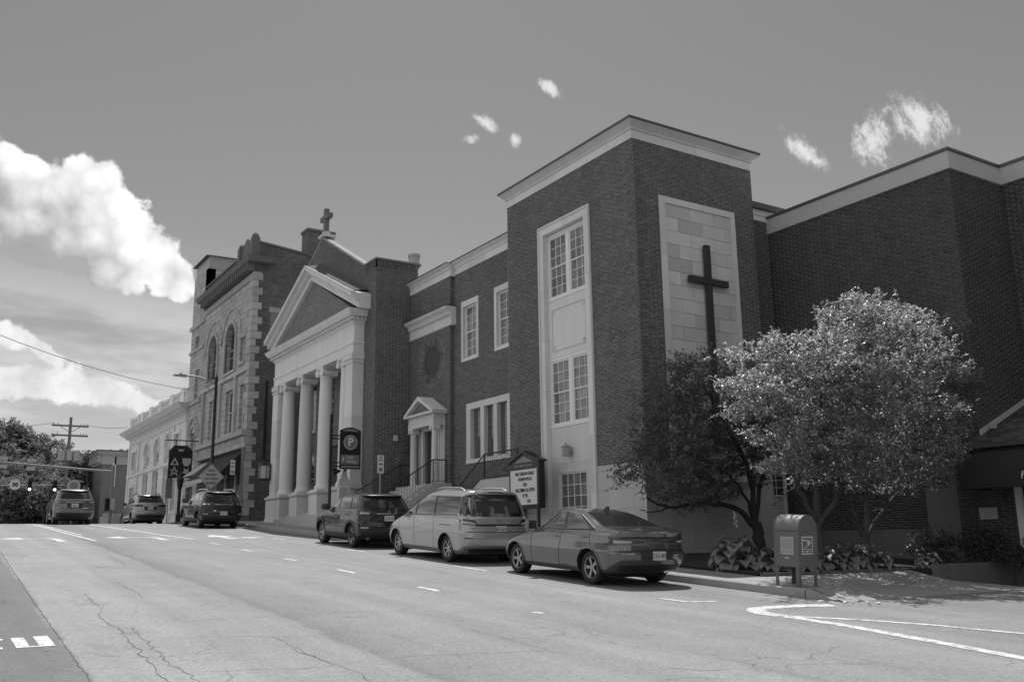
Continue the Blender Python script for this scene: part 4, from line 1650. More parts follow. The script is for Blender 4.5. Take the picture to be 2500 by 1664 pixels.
# rounded awning: a quarter barrel over the door, ribs and skin
aw = MB()
arc = [(math.cos(t), math.sin(t)) for t in np.linspace(0, math.pi / 2, 12)]
prof = [(WX - .02 - 1.35 * c_, 1.06 + .98 * s_) for c_, s_ in arc]
ya, yb = 8.6, 12.95
V, F_ = [], []
for (x, z) in prof:
    V += [(x, ya, z), (x, yb, z)]
for i in range(len(prof) - 1):
    F_.append((2 * i, 2 * i + 1, 2 * i + 3, 2 * i + 2))
F_.append(tuple([2 * i + 1 for i in range(len(prof))] + [len(V) + 1]))
F_.append(tuple([len(V)] + [2 * i for i in range(len(prof) - 1, -1, -1)]))
V += [(WX - .02, ya, 1.06), (WX - .02, yb, 1.06)]
aw._add(V, F_)
a_o = aw.build('awning', 'awning_dark', wing)
# the awning's lettering begins at the frame's edge
sub(text('FIRST', .24, 'sign_white', wing, Matrix(((0, .35, -.94, WX - .02 - 1.36), (-1, 0, 0, 11.46), (0, .94, .35, 1.30), (0, 0, 0, 1))), 'LEFT'), a_o)
e = MB()
e.tube((20.95, 12.958, 1.30), (21.10, 12.958, 1.36), .010, n=5)
e.tube((20.95, 12.958, 1.37), (21.10, 12.958, 1.31), .010, n=5)
sub(e.build('awning_tie', 'sign_white', a_o), a_o)

pl = thing('wall_plaque', 'small white notice plaque on the dark brick entrance wing', 'sign', (WX - .03, 13.1, .38))
bx('board', 'sign_pale', pl, WX - .035, WX - .013, 12.89, 13.34, .385, .665)
text('WELCOME', .05, 'sign_grey', pl, MX(WX - .0365, 13.115, .615))
text('TO OUR CHURCH HOME', .032, 'sign_grey', pl, MX(WX - .0365, 13.115, .545))
text('PLEASE USE THIS', .032, 'sign_grey', pl, MX(WX - .0365, 13.115, .475))
text('ENTRANCE', .032, 'sign_grey', pl, MX(WX - .0365, 13.115, .43))

# ================================================================== crosses
wc = thing('wooden_cross', 'dark weathered wooden cross mounted on the pale stone panel of the tower', 'cross', (19.02, TY0 - .1, 2.5))
MB().frust(18.92, 19.12, TY0 - .17, TY0 - .06, 2.5, 8.5, .0, .0).build('upright', 'wood_dark', wc)
MB().box(18.25, 18.915, TY0 - .18, TY0 - .07, 7.30, 7.48).build('crossbeam', 'wood_dark', wc)
MB().box(19.125, 19.79, TY0 - .18, TY0 - .07, 7.30, 7.48).build('crossbeam', 'wood_dark', wc)
MB().box(18.92, 19.12, TY0 - .19, TY0 - .173, 7.305, 7.475).build('lap_joint', 'wood_dark', wc)
br_ = MB()
for z in (3.5, 6.0, 8.0):
    br_.box(18.97, 19.07, TY0 - .049, TY0 - .012, z, z + .12)
br_.build('bracket', 'iron', wc)

gc = thing('gable_cross', 'grey stone cross standing on the apex of the church gable', 'cross', (GX + .1, GC, 14.78))
MB().frust(GX - .02, GX + .22, GC - .16, GC + .16, 14.782, 14.98, .06, .0).build('base', 'limestone_dark', gc)
mat('cross_stone', .16, .85, .2, 3, .004, 40)
MB().box(GX + .0, GX + .22, GC - .11, GC + .11, 14.98, 16.15).build('upright', 'cross_stone', gc)
MB().box(GX - .01, GX + .23, GC - .56, GC + .56, 15.60, 15.82).build('arms', 'cross_stone', gc)

# ================================================================== church notice board
nb = thing('notice_board', 'black framed church notice board with white letter panel and pointed top', 'sign', (15.6, 23.9, 1.0))
SX, S0, S1 = 15.62, 23.12, 24.78
bd = MB()
bd.prism([(S0, .98), (S1, .98), (S1, 2.36), ((S0 + S1) / 2, 2.66), (S0, 2.36)], 'X', SX, SX + .22)
case = bd.build('case', 'black_paint', nb)
MB().prism([(S0 - .05, 2.36), ((S0 + S1) / 2, 2.665), (S1 + .05, 2.36), (S1 + .05, 2.42), ((S0 + S1) / 2, 2.73), (S0 - .05, 2.42)], 'X', SX - .04, SX + .26).build('roof_trim', 'black_paint', nb)
MB().prism([(S0 + .3, 2.38), (S1 - .3, 2.38), ((S0 + S1) / 2, 2.58)], 'X', SX - .006, SX - .001).build('pediment_panel', 'sign_grey', nb)
text('FIRST CHRISTIAN CHURCH', .085, 'sign_pale', nb, MX(SX - .009, (S0 + S1) / 2, 2.28), sx=.95)
bx('letter_panel', 'sign_white', nb, SX - .012, SX - .001, S0 + .1, S1 - .1, 1.1, 2.16)
for i, (tx, sz, dy) in enumerate((('FIRST CHRISTIAN CHURCH', .13, .10), ('WORSHIP WITH US', .13, .12), ('10:45', .15, .05), ('WELCOMING ALL PEOPLE', .14, .08), ('TO THE', .13, .12), ('GOD', .13, -.22))):
    text(tx, sz, 'ink', nb, MX(SX - .0145, (S0 + S1) / 2 - (.08 if i < 5 else .3), 2.03 - i * .165), sx=.66, bold=.005)
ps = MB()
ps.tube((SX + .11, S0 + .2, zr(23) + .1), (SX + .11, S0 + .2, 1.0), .05, n=10)
ps.tube((SX + .11, S1 - .2, zr(23) + .1), (SX + .11, S1 - .2, 1.0), .05, n=10)
ps.build('post', 'black_paint', nb)

# ================================================================== lanterns and lights on walls


def lantern(name, label, base, size, axis, mt='grey_metal'):
    x, yy, z = base
    t = thing(name, label, 'lantern', base)
    h = size
    m = MB()
    m.lathe([(.38 * h, 0), (.40 * h, .04 * h), (.36 * h, .06 * h)], (x, yy, z), 8)
    m.lathe([(.40 * h, .78 * h), (.42 * h, .80 * h), (.30 * h, .92 * h), (.10 * h, 1.0 * h), (.06 * h, 1.10 * h), (.09 * h, 1.14 * h), (.02 * h, 1.2 * h)], (x, yy, z), 8)
    for k in range(6):
        a = math.pi / 6 + k * math.pi / 3
        m.tube((x + .34 * h * math.cos(a), yy + .34 * h * math.sin(a), z + .05 * h), (x + .37 * h * math.cos(a), yy + .37 * h * math.sin(a), z + .8 * h), .02 * h, n=5)
    m.build('cage', mt, t)
    MB().lathe([(.30 * h, .06 * h), (.33 * h, .78 * h)], (x, yy, z), 8).build('glass', 'lamp_clear', t)
    b = MB()
    if axis == 'X':
        b.box(x + .40 * h, x + .62 * h, yy - .06 * h, yy + .06 * h, z + .3 * h, z + .42 * h)
        b.box(x + .55 * h, x + .63 * h, yy - .2 * h, yy + .2 * h, z, z + .8 * h)
    else:
        b.tube((x, yy, z + .02 * h), (x + .5 * h, yy, z + .02 * h), .04 * h, n=6)
        b.tube((x, yy, z + 1.1 * h), (x + .5 * h, yy, z + 1.1 * h), .04 * h, n=6)
    b.build('wall_bracket', mt, t)
    return t


lantern('wall_lantern', 'weathered metal lantern fixed to the stone panel of the tower', (TX - .08, 22.68, 2.50), .34, 'X')
lantern('wall_lantern', 'long black lantern bracketed to the far stone pier of the portico', (14.75, 46.65, 3.25), .9, 'Y', 'iron')
wl = thing('wall_light', 'small white light fitting on the plain brick block beside the portico', 'light', (16.5, B0 - .08, 4.15))
m = MB()
m.box(16.42, 16.485, B0 - .10, B0 - .012, 4.15, 4.38)
m.box(16.515, 16.58, B0 - .10, B0 - .012, 4.15, 4.38)
m.build('lamp_tube', 'sign_white', wl)
bx('backplate', 'galvanised', wl, 16.485, 16.515, B0 - .05, B0 - .012, 4.13, 4.40)

# ================================================================== iron railings


def railing(name, label, pts, h=.9, step=.13, scroll=None):
    """top and bottom rail through points (feet), one baluster each step"""
    t = thing(name, label, 'railing', pts[0], group='iron railings of the church steps')
    P = [Vector(p) for p in pts]
    m = MB()
    m.path([p + Vector((0, 0, h)) for p in P], .024, 6)
    m.build('handrail', 'iron', t)
    m = MB()
    m.path([p + Vector((0, 0, .08)) for p in P], .012, 6)
    m.build('bottom_rail', 'iron', t)
    for a, b in zip(P[:-1], P[1:]):
        L = (b - a).length
        n = max(1, int(L / step))
        for i in range(n):
            p = a.lerp(b, (i + .5) / n)
            if scroll and scroll[0] < (p - P[0]).length < scroll[1]:
                continue
            MB().tube(p + Vector((0, 0, .08)), p + Vector((0, 0, h)), .008, n=5).build('baluster', 'iron', t)
    for p in P:
        MB().tube(p, p + Vector((0, 0, h + .02)), .022, n=6).build('post', 'iron', t)
    return t


railing('iron_railing', 'black iron handrail down the entrance steps on the tower side', [(17.0, 31.43, 2.22), (16.42, 31.43, 2.22), (13.8, 31.43, .58)], .88)
railing('iron_railing', 'black iron handrail down the entrance steps nearest the portico', [(17.0, 34.32, 2.22), (16.42, 34.32, 2.22), (13.8, 34.32, .72)], .88)
r2 = railing('iron_railing', 'black iron railing with scroll panel along the raised landing by the three-light window',
             [(16.07, 24.95, 2.05), (16.07, 27.05, 2.05), (16.07, 29.9, .45)], .86, .14, scroll=(.55, 1.15))
sc = MB()
for sg in (-1, 1):
    pts = []
    for k in range(21):
        f = k / 20
        pts.append((16.07, 25.80 + sg * .24 * math.cos(f * math.pi * 2) * (1 if k else 1), 2.13 + f * .72))
    sc.path(pts, .009, 5)
sc.build('scroll_panel', 'iron', r2)
# ================================================================== mailbox
def mailbox(loc, label, rot, mt='mail_blue', detail=True, legs=True):
    t = thing('mailbox', label, 'mailbox', loc, (math.atan(.057) if detail else 0, 0, rot), local=True)
    w_, d_, h0, h1 = .255, .265, .34, .98          # half width, half depth, body bottom, arch spring
    m = MB()
    outline = [(-w_, h0), (w_, h0), (w_, h1)] + [(w_ * math.cos(a), h1 + w_ * 1.05 * math.sin(a)) for a in np.linspace(0, math.pi, 19)[1:-1]] + [(-w_, h1)]
    m.prism([(x, z) for x, z in outline], 'Y', -d_, d_)
    b = m.build('body', mt, t, True, 35)
    rimm = MB()
    for yy in (-d_ - .006, d_ - .012):
        o2 = [(x * 1.012, (z - .7) * 1.012 + .7) for x, z in outline]
        rimm.prism(o2, 'Y', yy, yy + .018)
    rimm.build('rim', mt, t, True, 35)
    if legs:
        for sx in (-1, 1):
            for sy in (-1, 1):
                L = MB()
                x0, y0 = sx * w_ * .97, sy * d_ * .97
                L.box(x0 - sx * .065, x0, y0 - sy * .012, y0, 0.0, h0 + .05)
                L.box(x0 - sx * .012, x0, y0 - sy * .065, y0 - sy * .012, 0.0, h0 + .05)
                L.prism([(x0 - sx * .065, h0), (x0 - sx * .065, h0 - .10), (x0 - sx * .12, h0)], 'Y', y0 - .006, y0 + .006)
                L.build('leg', mt, t)
    if detail:
        # pull-down flap seam and handle on the street side, seam lines and stickers
        s = MB()
        s.box(-w_ - .004, -w_ + .002, -d_ + .02, d_ - .02, .955, .962)
        s.build('seam', 'ink', t)
        h = MB()
        h.box(-w_ - .008, -w_ - .001, -.06, .03, .485, .50)
        h.build('label_plate', 'sign_white', t)
        # emblem sticker on the end that faces the camera (-Y)
        st = MB().box(-.17, .12, -d_ - .011, -d_ - .0075, .56, .87)
        sk = st.build('emblem_sticker', 'sign_white', t)
        dk = MB()
        dk._add([(-.15, -d_ - .0125, .655), (.10, -d_ - .0125, .655), (.10, -d_ - .0125, .85), (-.15, -d_ - .0125, .85)], [(0, 1, 2, 3)])
        sub(dk.build('emblem_field', 'mail_blue', sk), sk)
        e = MB()
        yq = -d_ - .0140
        for pl_ in ([(-.15, .825), (.04, .80), (.085, .775), (.03, .785), (-.15, .80)],
                    [(-.03, .785), (.085, .77), (.04, .735), (-.02, .73)],
                    [(.075, .765), (-.13, .665), (-.15, .655), (.02, .715)]):
            e._add([(x, yq, z) for x, z in pl_], [tuple(range(len(pl_)))])
        sub(e.build('eagle_mark', 'sign_white', sk), sk)
        sub(text('UNITED STATES', .036, 'ink', sk, MY(-.025, yq, .63)), sk)
        sub(text('POSTAL SERVICE', .036, 'ink', sk, MY(-.025, yq, .592)), sk)
        st = MB().box(-w_ - .005, -w_ - .0015, -.16, .12, .55, .86)
        s2 = st.build('faded_sticker', 'sign_pale', t)
        f2 = MB().box(-w_ - .0065, -w_ - .0055, -.14, .10, .65, .84)
        mat('faded_print', .30, .6, .2, 9)
        sub(f2.build('faded_print', 'faded_print', s2), s2)
        sub(text('UNITED STATES', .034, 'faded_print', s2, MX(-w_ - .0068, -.02, .62)), s2)
        sub(text('POSTAL SERVICE', .034, 'faded_print', s2, MX(-w_ - .0068, -.02, .585)), s2)
    return t


mailbox((13.42, 11.72, zr(11.72) + .146), 'round-topped collection mailbox with postal emblem on the sunlit kerb', math.radians(2))
mailbox((13.6, 80.5, zr(80) + .15), 'pale round-topped mailbox far up the street by the signal pole', 0, 'grey_metal', False, False)

# ================================================================== street signs, posts and lamps
pp = thing('parking_sign', 'black public parking sign with circled P on a dark post', 'sign', (13.55, 34.6, zr(34.6) + .15))
zs = zr(34.6) + .14
MB().lathe([(.10, zs), (.10, zs + .25), (.065, zs + .3), (.06, 4.95), (.075, 4.97), (.03, 5.06)], (13.55, 34.6, 0), 14).build('post', 'black_paint', pp, True, 40)
PY_ = 34.55
m = MB()
top = [(13.90 + .88 * f, 4.42 + .13 * math.sin(math.pi * f)) for f in np.linspace(0, 1, 11)]
m.prism([(13.90, 2.90), (14.78, 2.90)] + top[::-1], 'Y', PY_ - .03, PY_ + .03)
bd = m.build('panel', 'black_paint', pp)
disc = lambda r, n=28: [(14.34 + r * math.cos(a), 3.95 + r * math.sin(a)) for a in np.linspace(0, 2 * math.pi, n)[:-1]]
sub(MB().prism(disc(.29), 'Y', PY_ - .036, PY_ - .031).build('ring', 'sign_pale', bd), bd)
mat('sign_mid', .17, .5, .05, 3)
sub(MB().prism(disc(.255), 'Y', PY_ - .040, PY_ - .0365).build('disc', 'sign_mid', bd), bd)
sub(text('P', .46, 'sign_white', bd, MY(14.34, PY_ - .043, 3.95), bold=.012), bd)
sub(MB().box(13.94, 14.72, PY_ - .036, PY_ - .031, 3.08, 3.46).build('strip', 'sign_mid', bd), bd)
sub(text('Public', .155, 'sign_white', bd, MY(14.18, PY_ - .038, 3.36), 'LEFT', sx=.85), bd)
sub(text('Parking', .155, 'sign_white', bd, MY(14.18, PY_ - .038, 3.20), 'LEFT', sx=.85), bd)
ar = MB()._add([(14.03, PY_ - .0375, 3.19), (14.06, PY_ - .0375, 3.19), (14.06, PY_ - .0375, 3.29), (14.09, PY_ - .0375, 3.29), (14.045, PY_ - .0375, 3.36), (14.0, PY_ - .0375, 3.29), (14.03, PY_ - .0375, 3.29)], [(0, 1, 2, 3, 4, 5, 6)])
sub(ar.build('arrow', 'sign_white', bd), bd)
sub(MB().prism([(14.0 + .68 * f, 4.40 + .09 * math.sin(math.pi * f)) for f in np.linspace(0, 1, 9)] + [(14.68, 4.385), (14.0, 4.385)], 'Y', PY_ - .034, PY_ - .031).build('crest', 'sign_grey', bd), bd)
for i in range(14):
    sub(bx('trim_block', 'sign_pale', bd, 13.96 + i * .056, 13.99 + i * .056, PY_ - .036, PY_ - .031, 2.96, 3.02), bd)
br_ = MB()
for z in (4.2, 4.08, 3.14, 3.0):
    br_.tube((13.55, PY_, z), (13.90, PY_, z), .025, n=6)
br_.build('bracket', 'black_paint', pp)
sh = MB().prism([(13.62, 2.92), (14.0, 2.85), (13.9, 2.74), (13.78, 2.70), (13.7, 2.62)], 'Y', PY_ - .01, PY_ + .01)
sh.build('scroll', 'black_paint', pp)
MB().prism([(14.05, 2.89), (14.24, 2.89), (14.2, 2.80), (14.1, 2.83)], 'Y', PY_ - .01, PY_ + .01).build('scroll', 'black_paint', pp)

# grey memorial marker by the portico
mk = thing('historical_marker', 'grey stone memorial tablet with worn relief standing by the portico', 'marker', (14.3, 35.0, zr(35) + .15))
z0 = zr(35) + .14
m = MB()
m.box(14.06, 14.52, 34.9, 35.1, z0, 2.35)
m.prism([(14.06, 2.352), (14.52, 2.352), (14.5, 2.5), (14.40, 2.62), (14.36, 2.85), (14.28, 2.92), (14.2, 2.82), (14.16, 2.6), (14.07, 2.5)], 'Y', 34.92, 35.08)
m.build('tablet', 'limestone_dark', mk)
ln = MB()
for k in range(8):
    ln.box(14.11, 14.45 - (k % 3) * .05, 34.893, 34.899, 1.62 + k * .075, 1.645 + k * .075)
ln.build('worn_inscription', 'sign_grey', mk)


def post_sign(name, label, x, yy, zt_, w_, h_, mt, cat='sign', plate_mt='sign_white', rows=()):
    z0 = zr(yy) + .14
    t = thing(name, label, cat, (x, yy, z0), group='small signs on posts')
    MB().box(x - .02, x + .02, yy, yy + .03, z0, zt_).build('post', mt, t)
    bx('plate', plate_mt, t, x - w_ / 2, x + w_ / 2, yy - .012, yy - .002, zt_ - h_, zt_)
    for (f0, f1, a) in rows:
        bx('print', 'sign_grey', t, x - w_ / 2 * a, x + w_ / 2 * a, yy - .0145, yy - .0125, zt_ - h_ + f0 * h_, zt_ - h_ + f1 * h_)
    return t


post_sign('street_sign', 'slim white parking restriction sign on a post before the brick block', 13.42, 29.6, 3.0, .24, .62, 'galvanised', rows=((.1, .3, .6), (.45, .55, .7), (.68, .75, .7), (.82, .9, .5)))
post_sign('street_sign', 'slim white parking sign on a post by the stone building storefront', 13.5, 47.9, 4.3, .24, .75, 'iron', rows=((.1, .3, .6), (.5, .6, .7), (.75, .85, .7)))
sgn = thing('street_sign', 'dark back of a parking sign on a post before the white bank', 'sign', (13.5, 62, zr(62) + .14))
MB().box(13.47, 13.53, 62, 62.04, zr(62) + .14, 4.7).build('post', 'grey_metal', sgn)
MB().prism([(13.3, 3.0), (13.7, 3.0), (13.7, 4.1), (13.6, 4.5), (13.5, 4.6), (13.4, 4.5), (13.3, 4.1)], 'Y', 61.96, 61.99).build('plate', 'sign_grey', sgn)

# street lamp with a curved arm over the road
SL = (13.3, 51.2)
z0 = zr(SL[1]) + .14
lamp = thing('street_lamp', 'tall dark street lamp with a long curved arm over the road', 'street lamp', (SL[0], SL[1], z0))
MB().lathe([(.16, z0), (.16, z0 + .4), (.10, z0 + .5), (.075, 8.8), (.10, 8.85), (.10, 9.05), (.03, 9.15), (.02, 9.3)], (SL[0], SL[1], 0), 12).build('pole', 'black_paint', lamp, True, 40)
am = [(SL[0] - 1.62 * f, SL[1] + .2 * f, 8.66 + .42 * math.sin(f * math.pi * .62)) for f in np.linspace(0, 1, 12)]
MB().path(am, .045, 8).build('arm', 'galvanised', lamp, True, 60)
MB().path([(SL[0], SL[1], 7.5), (SL[0] - .18, SL[1], 8.0), (SL[0] - .5, SL[1], 8.65), (SL[0] - .9, SL[1] + .1, 8.95)], .02, 6).build('brace', 'galvanised', lamp)
e = am[-1]
hdm = MB()
hdm.prism([(e[0] - .62, e[2] - .02), (e[0] + .05, e[2] - .05), (e[0] + .05, e[2] + .06), (e[0] - .2, e[2] + .08), (e[0] - .62, e[2] + .03)], 'Y', e[1] - .13, e[1] + .13)
hdm.lathe([(.05, 0), (.05, .1), (.01, .12)], (e[0] - .25, e[1], e[2] + .08), 10)
hdm.build('lamp_head', 'grey_metal', lamp)

ds = thing('warning_sign', 'diamond road sign reading new traffic pattern ahead on the lamp pole', 'sign', (SL[0], SL[1] - .15, 3.0))
dc = (13.27, SL[1] - .14, 3.64)
R_ = .70
MB().prism([(dc[0] - R_, dc[2]), (dc[0], dc[2] - R_), (dc[0] + R_, dc[2]), (dc[0], dc[2] + R_)], 'Y', dc[1] - .01, dc[1]).build('plate', 'sign_white', ds)
mat('sign_orange', .50, .5, .05, 3)
MB().prism([(dc[0] - R_ + .03, dc[2]), (dc[0], dc[2] - R_ + .03), (dc[0] + R_ - .03, dc[2]), (dc[0], dc[2] + R_ - .03)], 'Y', dc[1] - .014, dc[1] - .011).build('face', 'ink', ds)
MB().prism([(dc[0] - R_ + .06, dc[2]), (dc[0], dc[2] - R_ + .06), (dc[0] + R_ - .06, dc[2]), (dc[0], dc[2] + R_ - .06)], 'Y', dc[1] - .018, dc[1] - .0145).build('face', 'sign_orange', ds)
for i, tx in enumerate(('NEW', 'TRAFFIC', 'PATTERN', 'AHEAD')):
    text(tx, .17, 'ink', ds, MY(dc[0], dc[1] - .0205, dc[2] + .33 - i * .22), bold=.004)

lp = thing('lamp_post', 'short black lamp post with lantern head before the stone building', 'lamp post', (13.6, 59.5, zr(59.5) + .14))
z0 = zr(59.5) + .14
MB().lathe([(.16, z0), (.16, z0 + .5), (.11, z0 + .6), (.10, 3.4), (.14, 3.45), (.10, 3.5)], (13.6, 59.5, 0), 12).build('pole', 'black_paint', lp)
MB().lathe([(.14, 3.5), (.22, 4.0), (.26, 4.02), (.10, 4.25), (.03, 4.45)], (13.6, 59.5, 0), 8).build('lantern', 'iron', lp)

# hanging sign with lodge emblems
hs = thing('hanging_sign', 'black shaped hanging sign with pale emblems by the stone building', 'sign', (14.2, 61.3, 4.0))
HY = 61.3
MB().tube((12.95, HY, 6.62), (15.0, HY, 6.62), .035, n=6).build('rod', 'iron', hs)
c_ = 13.95
MB().prism([(c_ - .72, 4.25), (c_ + .72, 4.25), (c_ + .72, 5.95), (c_ + .42, 6.3), (c_ - .42, 6.3), (c_ - .72, 5.95)], 'Y', HY - .03, HY + .03).build('board', 'black_paint', hs)
hk = MB()
for s_ in (-.3, .3):
    hk.tube((c_ + s_, HY, 6.3), (c_ + s_, HY, 6.62), .02, n=5)
hk.build('hanger', 'iron', hs)
Ye = HY - .034


def emb(polys, mt='sign_pale', nm='emblem'):
    m = MB()
    for pl_ in polys:
        m._add([(c_ + x, Ye, z) for x, z in pl_], [tuple(range(len(pl_)))])
    return m.build(nm, mt, hs)


emb([[(-.22, 6.10), (-.12, 5.93), (.12, 5.93), (.22, 6.10), (.08, 6.02), (0, 6.10), (-.08, 6.02)]])
emb([[(-.62, 5.05), (-.08, 5.05), (-.35, 5.55)]])
emb([[(-.48, 5.12), (-.22, 5.12), (-.35, 5.38)]], 'ink')
pt = [(.38 + .28 * math.sin(a), 5.28 + .28 * math.cos(a)) for a in np.linspace(0, 2 * math.pi, 6)[:-1]]
emb([[(x, z) for x, z in [(.1, 5.5), (.66, 5.5), (.62, 5.2), (.5, 5.0), (.26, 5.0), (.14, 5.2)]]])
emb([[(-.58, 4.40), (-.50, 4.36), (-.35, 4.86), (-.20, 4.36), (-.12, 4.40), (-.32, 4.95), (-.38, 4.95)], [(-.60, 4.72), (-.56, 4.78), (-.35, 4.55), (-.14, 4.78), (-.10, 4.72), (-.35, 4.45)]])
st = []
for k in range(10):
    a = math.pi + k * math.pi / 5
    r = .30 if k % 2 == 0 else .12
    st.append((.38 + r * math.sin(a), 4.66 + r * math.cos(a)))
emb([st])

# planter in front of the storefront
plt = thing('planter', 'pale square planter box by the storefront pier', 'planter', (14.4, 51.2, zr(51) + .14))
MB().frust(14.2, 14.75, 50.9, 51.5, zr(51) + .14, zr(51) + .70, -.03, .03).build('box', 'concrete', plt)
MB().frust(14.2, 14.75, 50.9, 51.5, zr(51) + .70, zr(51) + .76, .05, .05).build('rim', 'concrete', plt)

# ================================================================== traffic signals far up the street


def signal_head(parent, x, yy, z, mt='black_paint', lit=True):
    m = MB()
    m.box(x - .17, x + .17, yy - .14, yy + .14, z - .5, z + .5)
    o = m.build('signal_head', mt, parent)
    for k in range(3):
        zz = z + .33 - k * .33
        sub(MB().lathe([(.02, -.001), (.12, -.001), (.12, -.02), (.02, -.03)], (x, yy - .14, zz), 14, 'Y').build('lens', 'lit_signal' if (k == 2 and lit) else 'plastic', o), o)
        sub(MB().tube((x, yy - .14, zz + .015), (x, yy - .34, zz + .0), .14, .14, 12, False).build('visor', 'plastic', o), o)
    return o


zs = zr(82)
tp = thing('signal_mast', 'grey traffic signal mast arm reaching over the street by the white bank', 'traffic signal', (13.4, 82, zs))
MB().lathe([(.2, zs), (.2, zs + .3), (.16, zs + .35), (.13, 6.6), (.03, 6.7)], (13.4, 82, 0), 12).build('pole', 'sign_grey', tp)
MB().path([(13.4, 82, 6.05), (9, 82, 6.32), (5, 82, 6.58), (-2, 82, 7.0)], [.10, .085, .07, .05], 8).build('arm', 'sign_grey', tp)
for x in (5.4, 7.33):
    bx('sign_plate', 'sign_pale', tp, x - .3, x + .3, 81.8, 81.83, 6.72 - (x - 5.4) * .06, 7.0 - (x - 5.4) * .06)
    bx('sign_plate', 'sign_pale', tp, x - .3, x + .3, 81.8, 81.83, 6.1 - (x - 5.4) * .06, 6.38 - (x - 5.4) * .06)
for (x, z) in ((11.65, 5.75), (11.75, 4.7)):
    signal_head(tp, x, 82.3, z, lit=False)
signal_head(tp, 13.05, 81.5, 3.4, lit=False)
bx('control_box', 'sign_pale', tp, 13.1, 13.6, 81.4, 81.8, 3.0, 3.9)
zs = zr(96)
t2 = thing('signal_mast', 'farther signal mast arm with two lit signals before the trees', 'traffic signal', (-6, 96, zs))
MB().lathe([(.2, zs), (.13, 6.6)], (-6, 96, 0), 10).build('pole', 'sign_grey', t2)
MB().path([(-6, 96, 5.4), (4, 96, 5.55), (11.6, 96, 5.73)], [.09, .07, .05], 8).build('arm', 'sign_grey', t2)
for x in (8.63, 10.7):
    signal_head(t2, x, 95.7, 5.62)
m = MB().prism([(7.1, 5.35), (7.44, 5.2), (7.8, 5.35), (7.88, 5.75), (7.72, 6.15), (7.44, 6.08), (7.16, 6.15), (7.0, 5.75)], 'Y', 95.7, 95.74)
rs = m.build('route_shield', 'sign_white', t2)
sub(text('30', .5, 'ink', rs, MY(7.44, 95.68, 5.68), bold=.02), rs)

rd = thing('round_sign', 'small round pale sign on a post beside the grey car at the crest', 'sign', (9.0, 70, zr(70)))
MB().tube((9.0, 70, zr(70)), (9.0, 70, 3.9), .03, n=6).build('post', 'galvanised', rd)
MB().lathe([(.02, 0), (.42, 0), (.42, -.02), (.02, -.02)], (9.0, 70, 4.15), 20, 'Y').build('plate', 'sign_pale', rd)
MB().lathe([(.02, -.021), (.28, -.021), (.28, -.03), (.02, -.03)], (9.0, 70, 4.15), 20, 'Y').build('face', 'sign_grey', rd)

# utility pole with crossarms, transformers and wires
up_ = thing('utility_pole', 'wooden utility pole with two crossarms and transformers above the trees', 'utility pole', (12.1, 100, zr(100)))
ux, uy = 12.1, 100
MB().tube((ux, uy, zr(100) - .2), (ux, uy, 12.6), .19, .13, 10).build('pole', 'wood_pole', up_)
for z in (11.75, 10.8):
    bx('crossarm', 'wood_pole', up_, ux - 1.65, ux + 1.65, uy - .1, uy + .06, z - .08, z + .08)
    for k in (-1.5, -1.1, .95, 1.25, 1.5):
        MB().lathe([(.02, 0), (.035, .04), (.04, .13), (.02, .2)], (ux + k, uy, z + .08), 8).build('insulator', 'sign_grey', up_)
for k in (-.5, .15, .8):
    MB().lathe([(.1, 0), (.33, .03), (.33, .95), (.1, 1.05)], (ux + k - .1, uy - .45, 8.3), 14).build('transformer', 'transformer', up_, True, 40)
for sg in (-1, 1):
    MB().tube((ux, uy, 11.1), (ux + sg * .85, uy, 11.65), .03, n=5).build('brace', 'wood_pole', up_)


def wire(label, p0, p1, sag, r=.018):
    P = []
    a, b = Vector(p0), Vector(p1)
    for i in range(25):
        f = i / 24
        q = a.lerp(b, f)
        q.z -= sag * 4 * f * (1 - f)
        P.append(q)
    o = MB().path(P, r, 5).build('wire', 'iron')
    return tag(o, label, 'wire', 'overhead wires')


wire('thin wire sagging across the cloudy sky to the stone building', (-8.0, 40.0, 12.5), (14.96, 64.0, 10.35), 1.2, .016)
wire('thin wire running from the utility pole to the bank corner', (13.6, 100, 11.95), (14.6, 84, 10.0), .2, .018)
wire('faint wire leaving the utility pole towards the left', (10.6, 100, 11.95), (-30, 125, 10.5), 1.0, .02)
# ================================================================== stone lodge building
frat = thing('stone_building', 'tall rock-faced stone building with round-arched windows and brick side wall', 'building', (15.2, 57, zr(57)))
FX, F0, F1 = 15.0, 50.7, 61.2
T1 = 64.75


def arch_pts(c, r, zs_, z0, n=14):
    return [(c - r, z0)] + [(c - r * math.cos(a), zs_ + r * math.sin(a)) for a in np.linspace(0, math.pi, n)] + [(c + r, z0)]


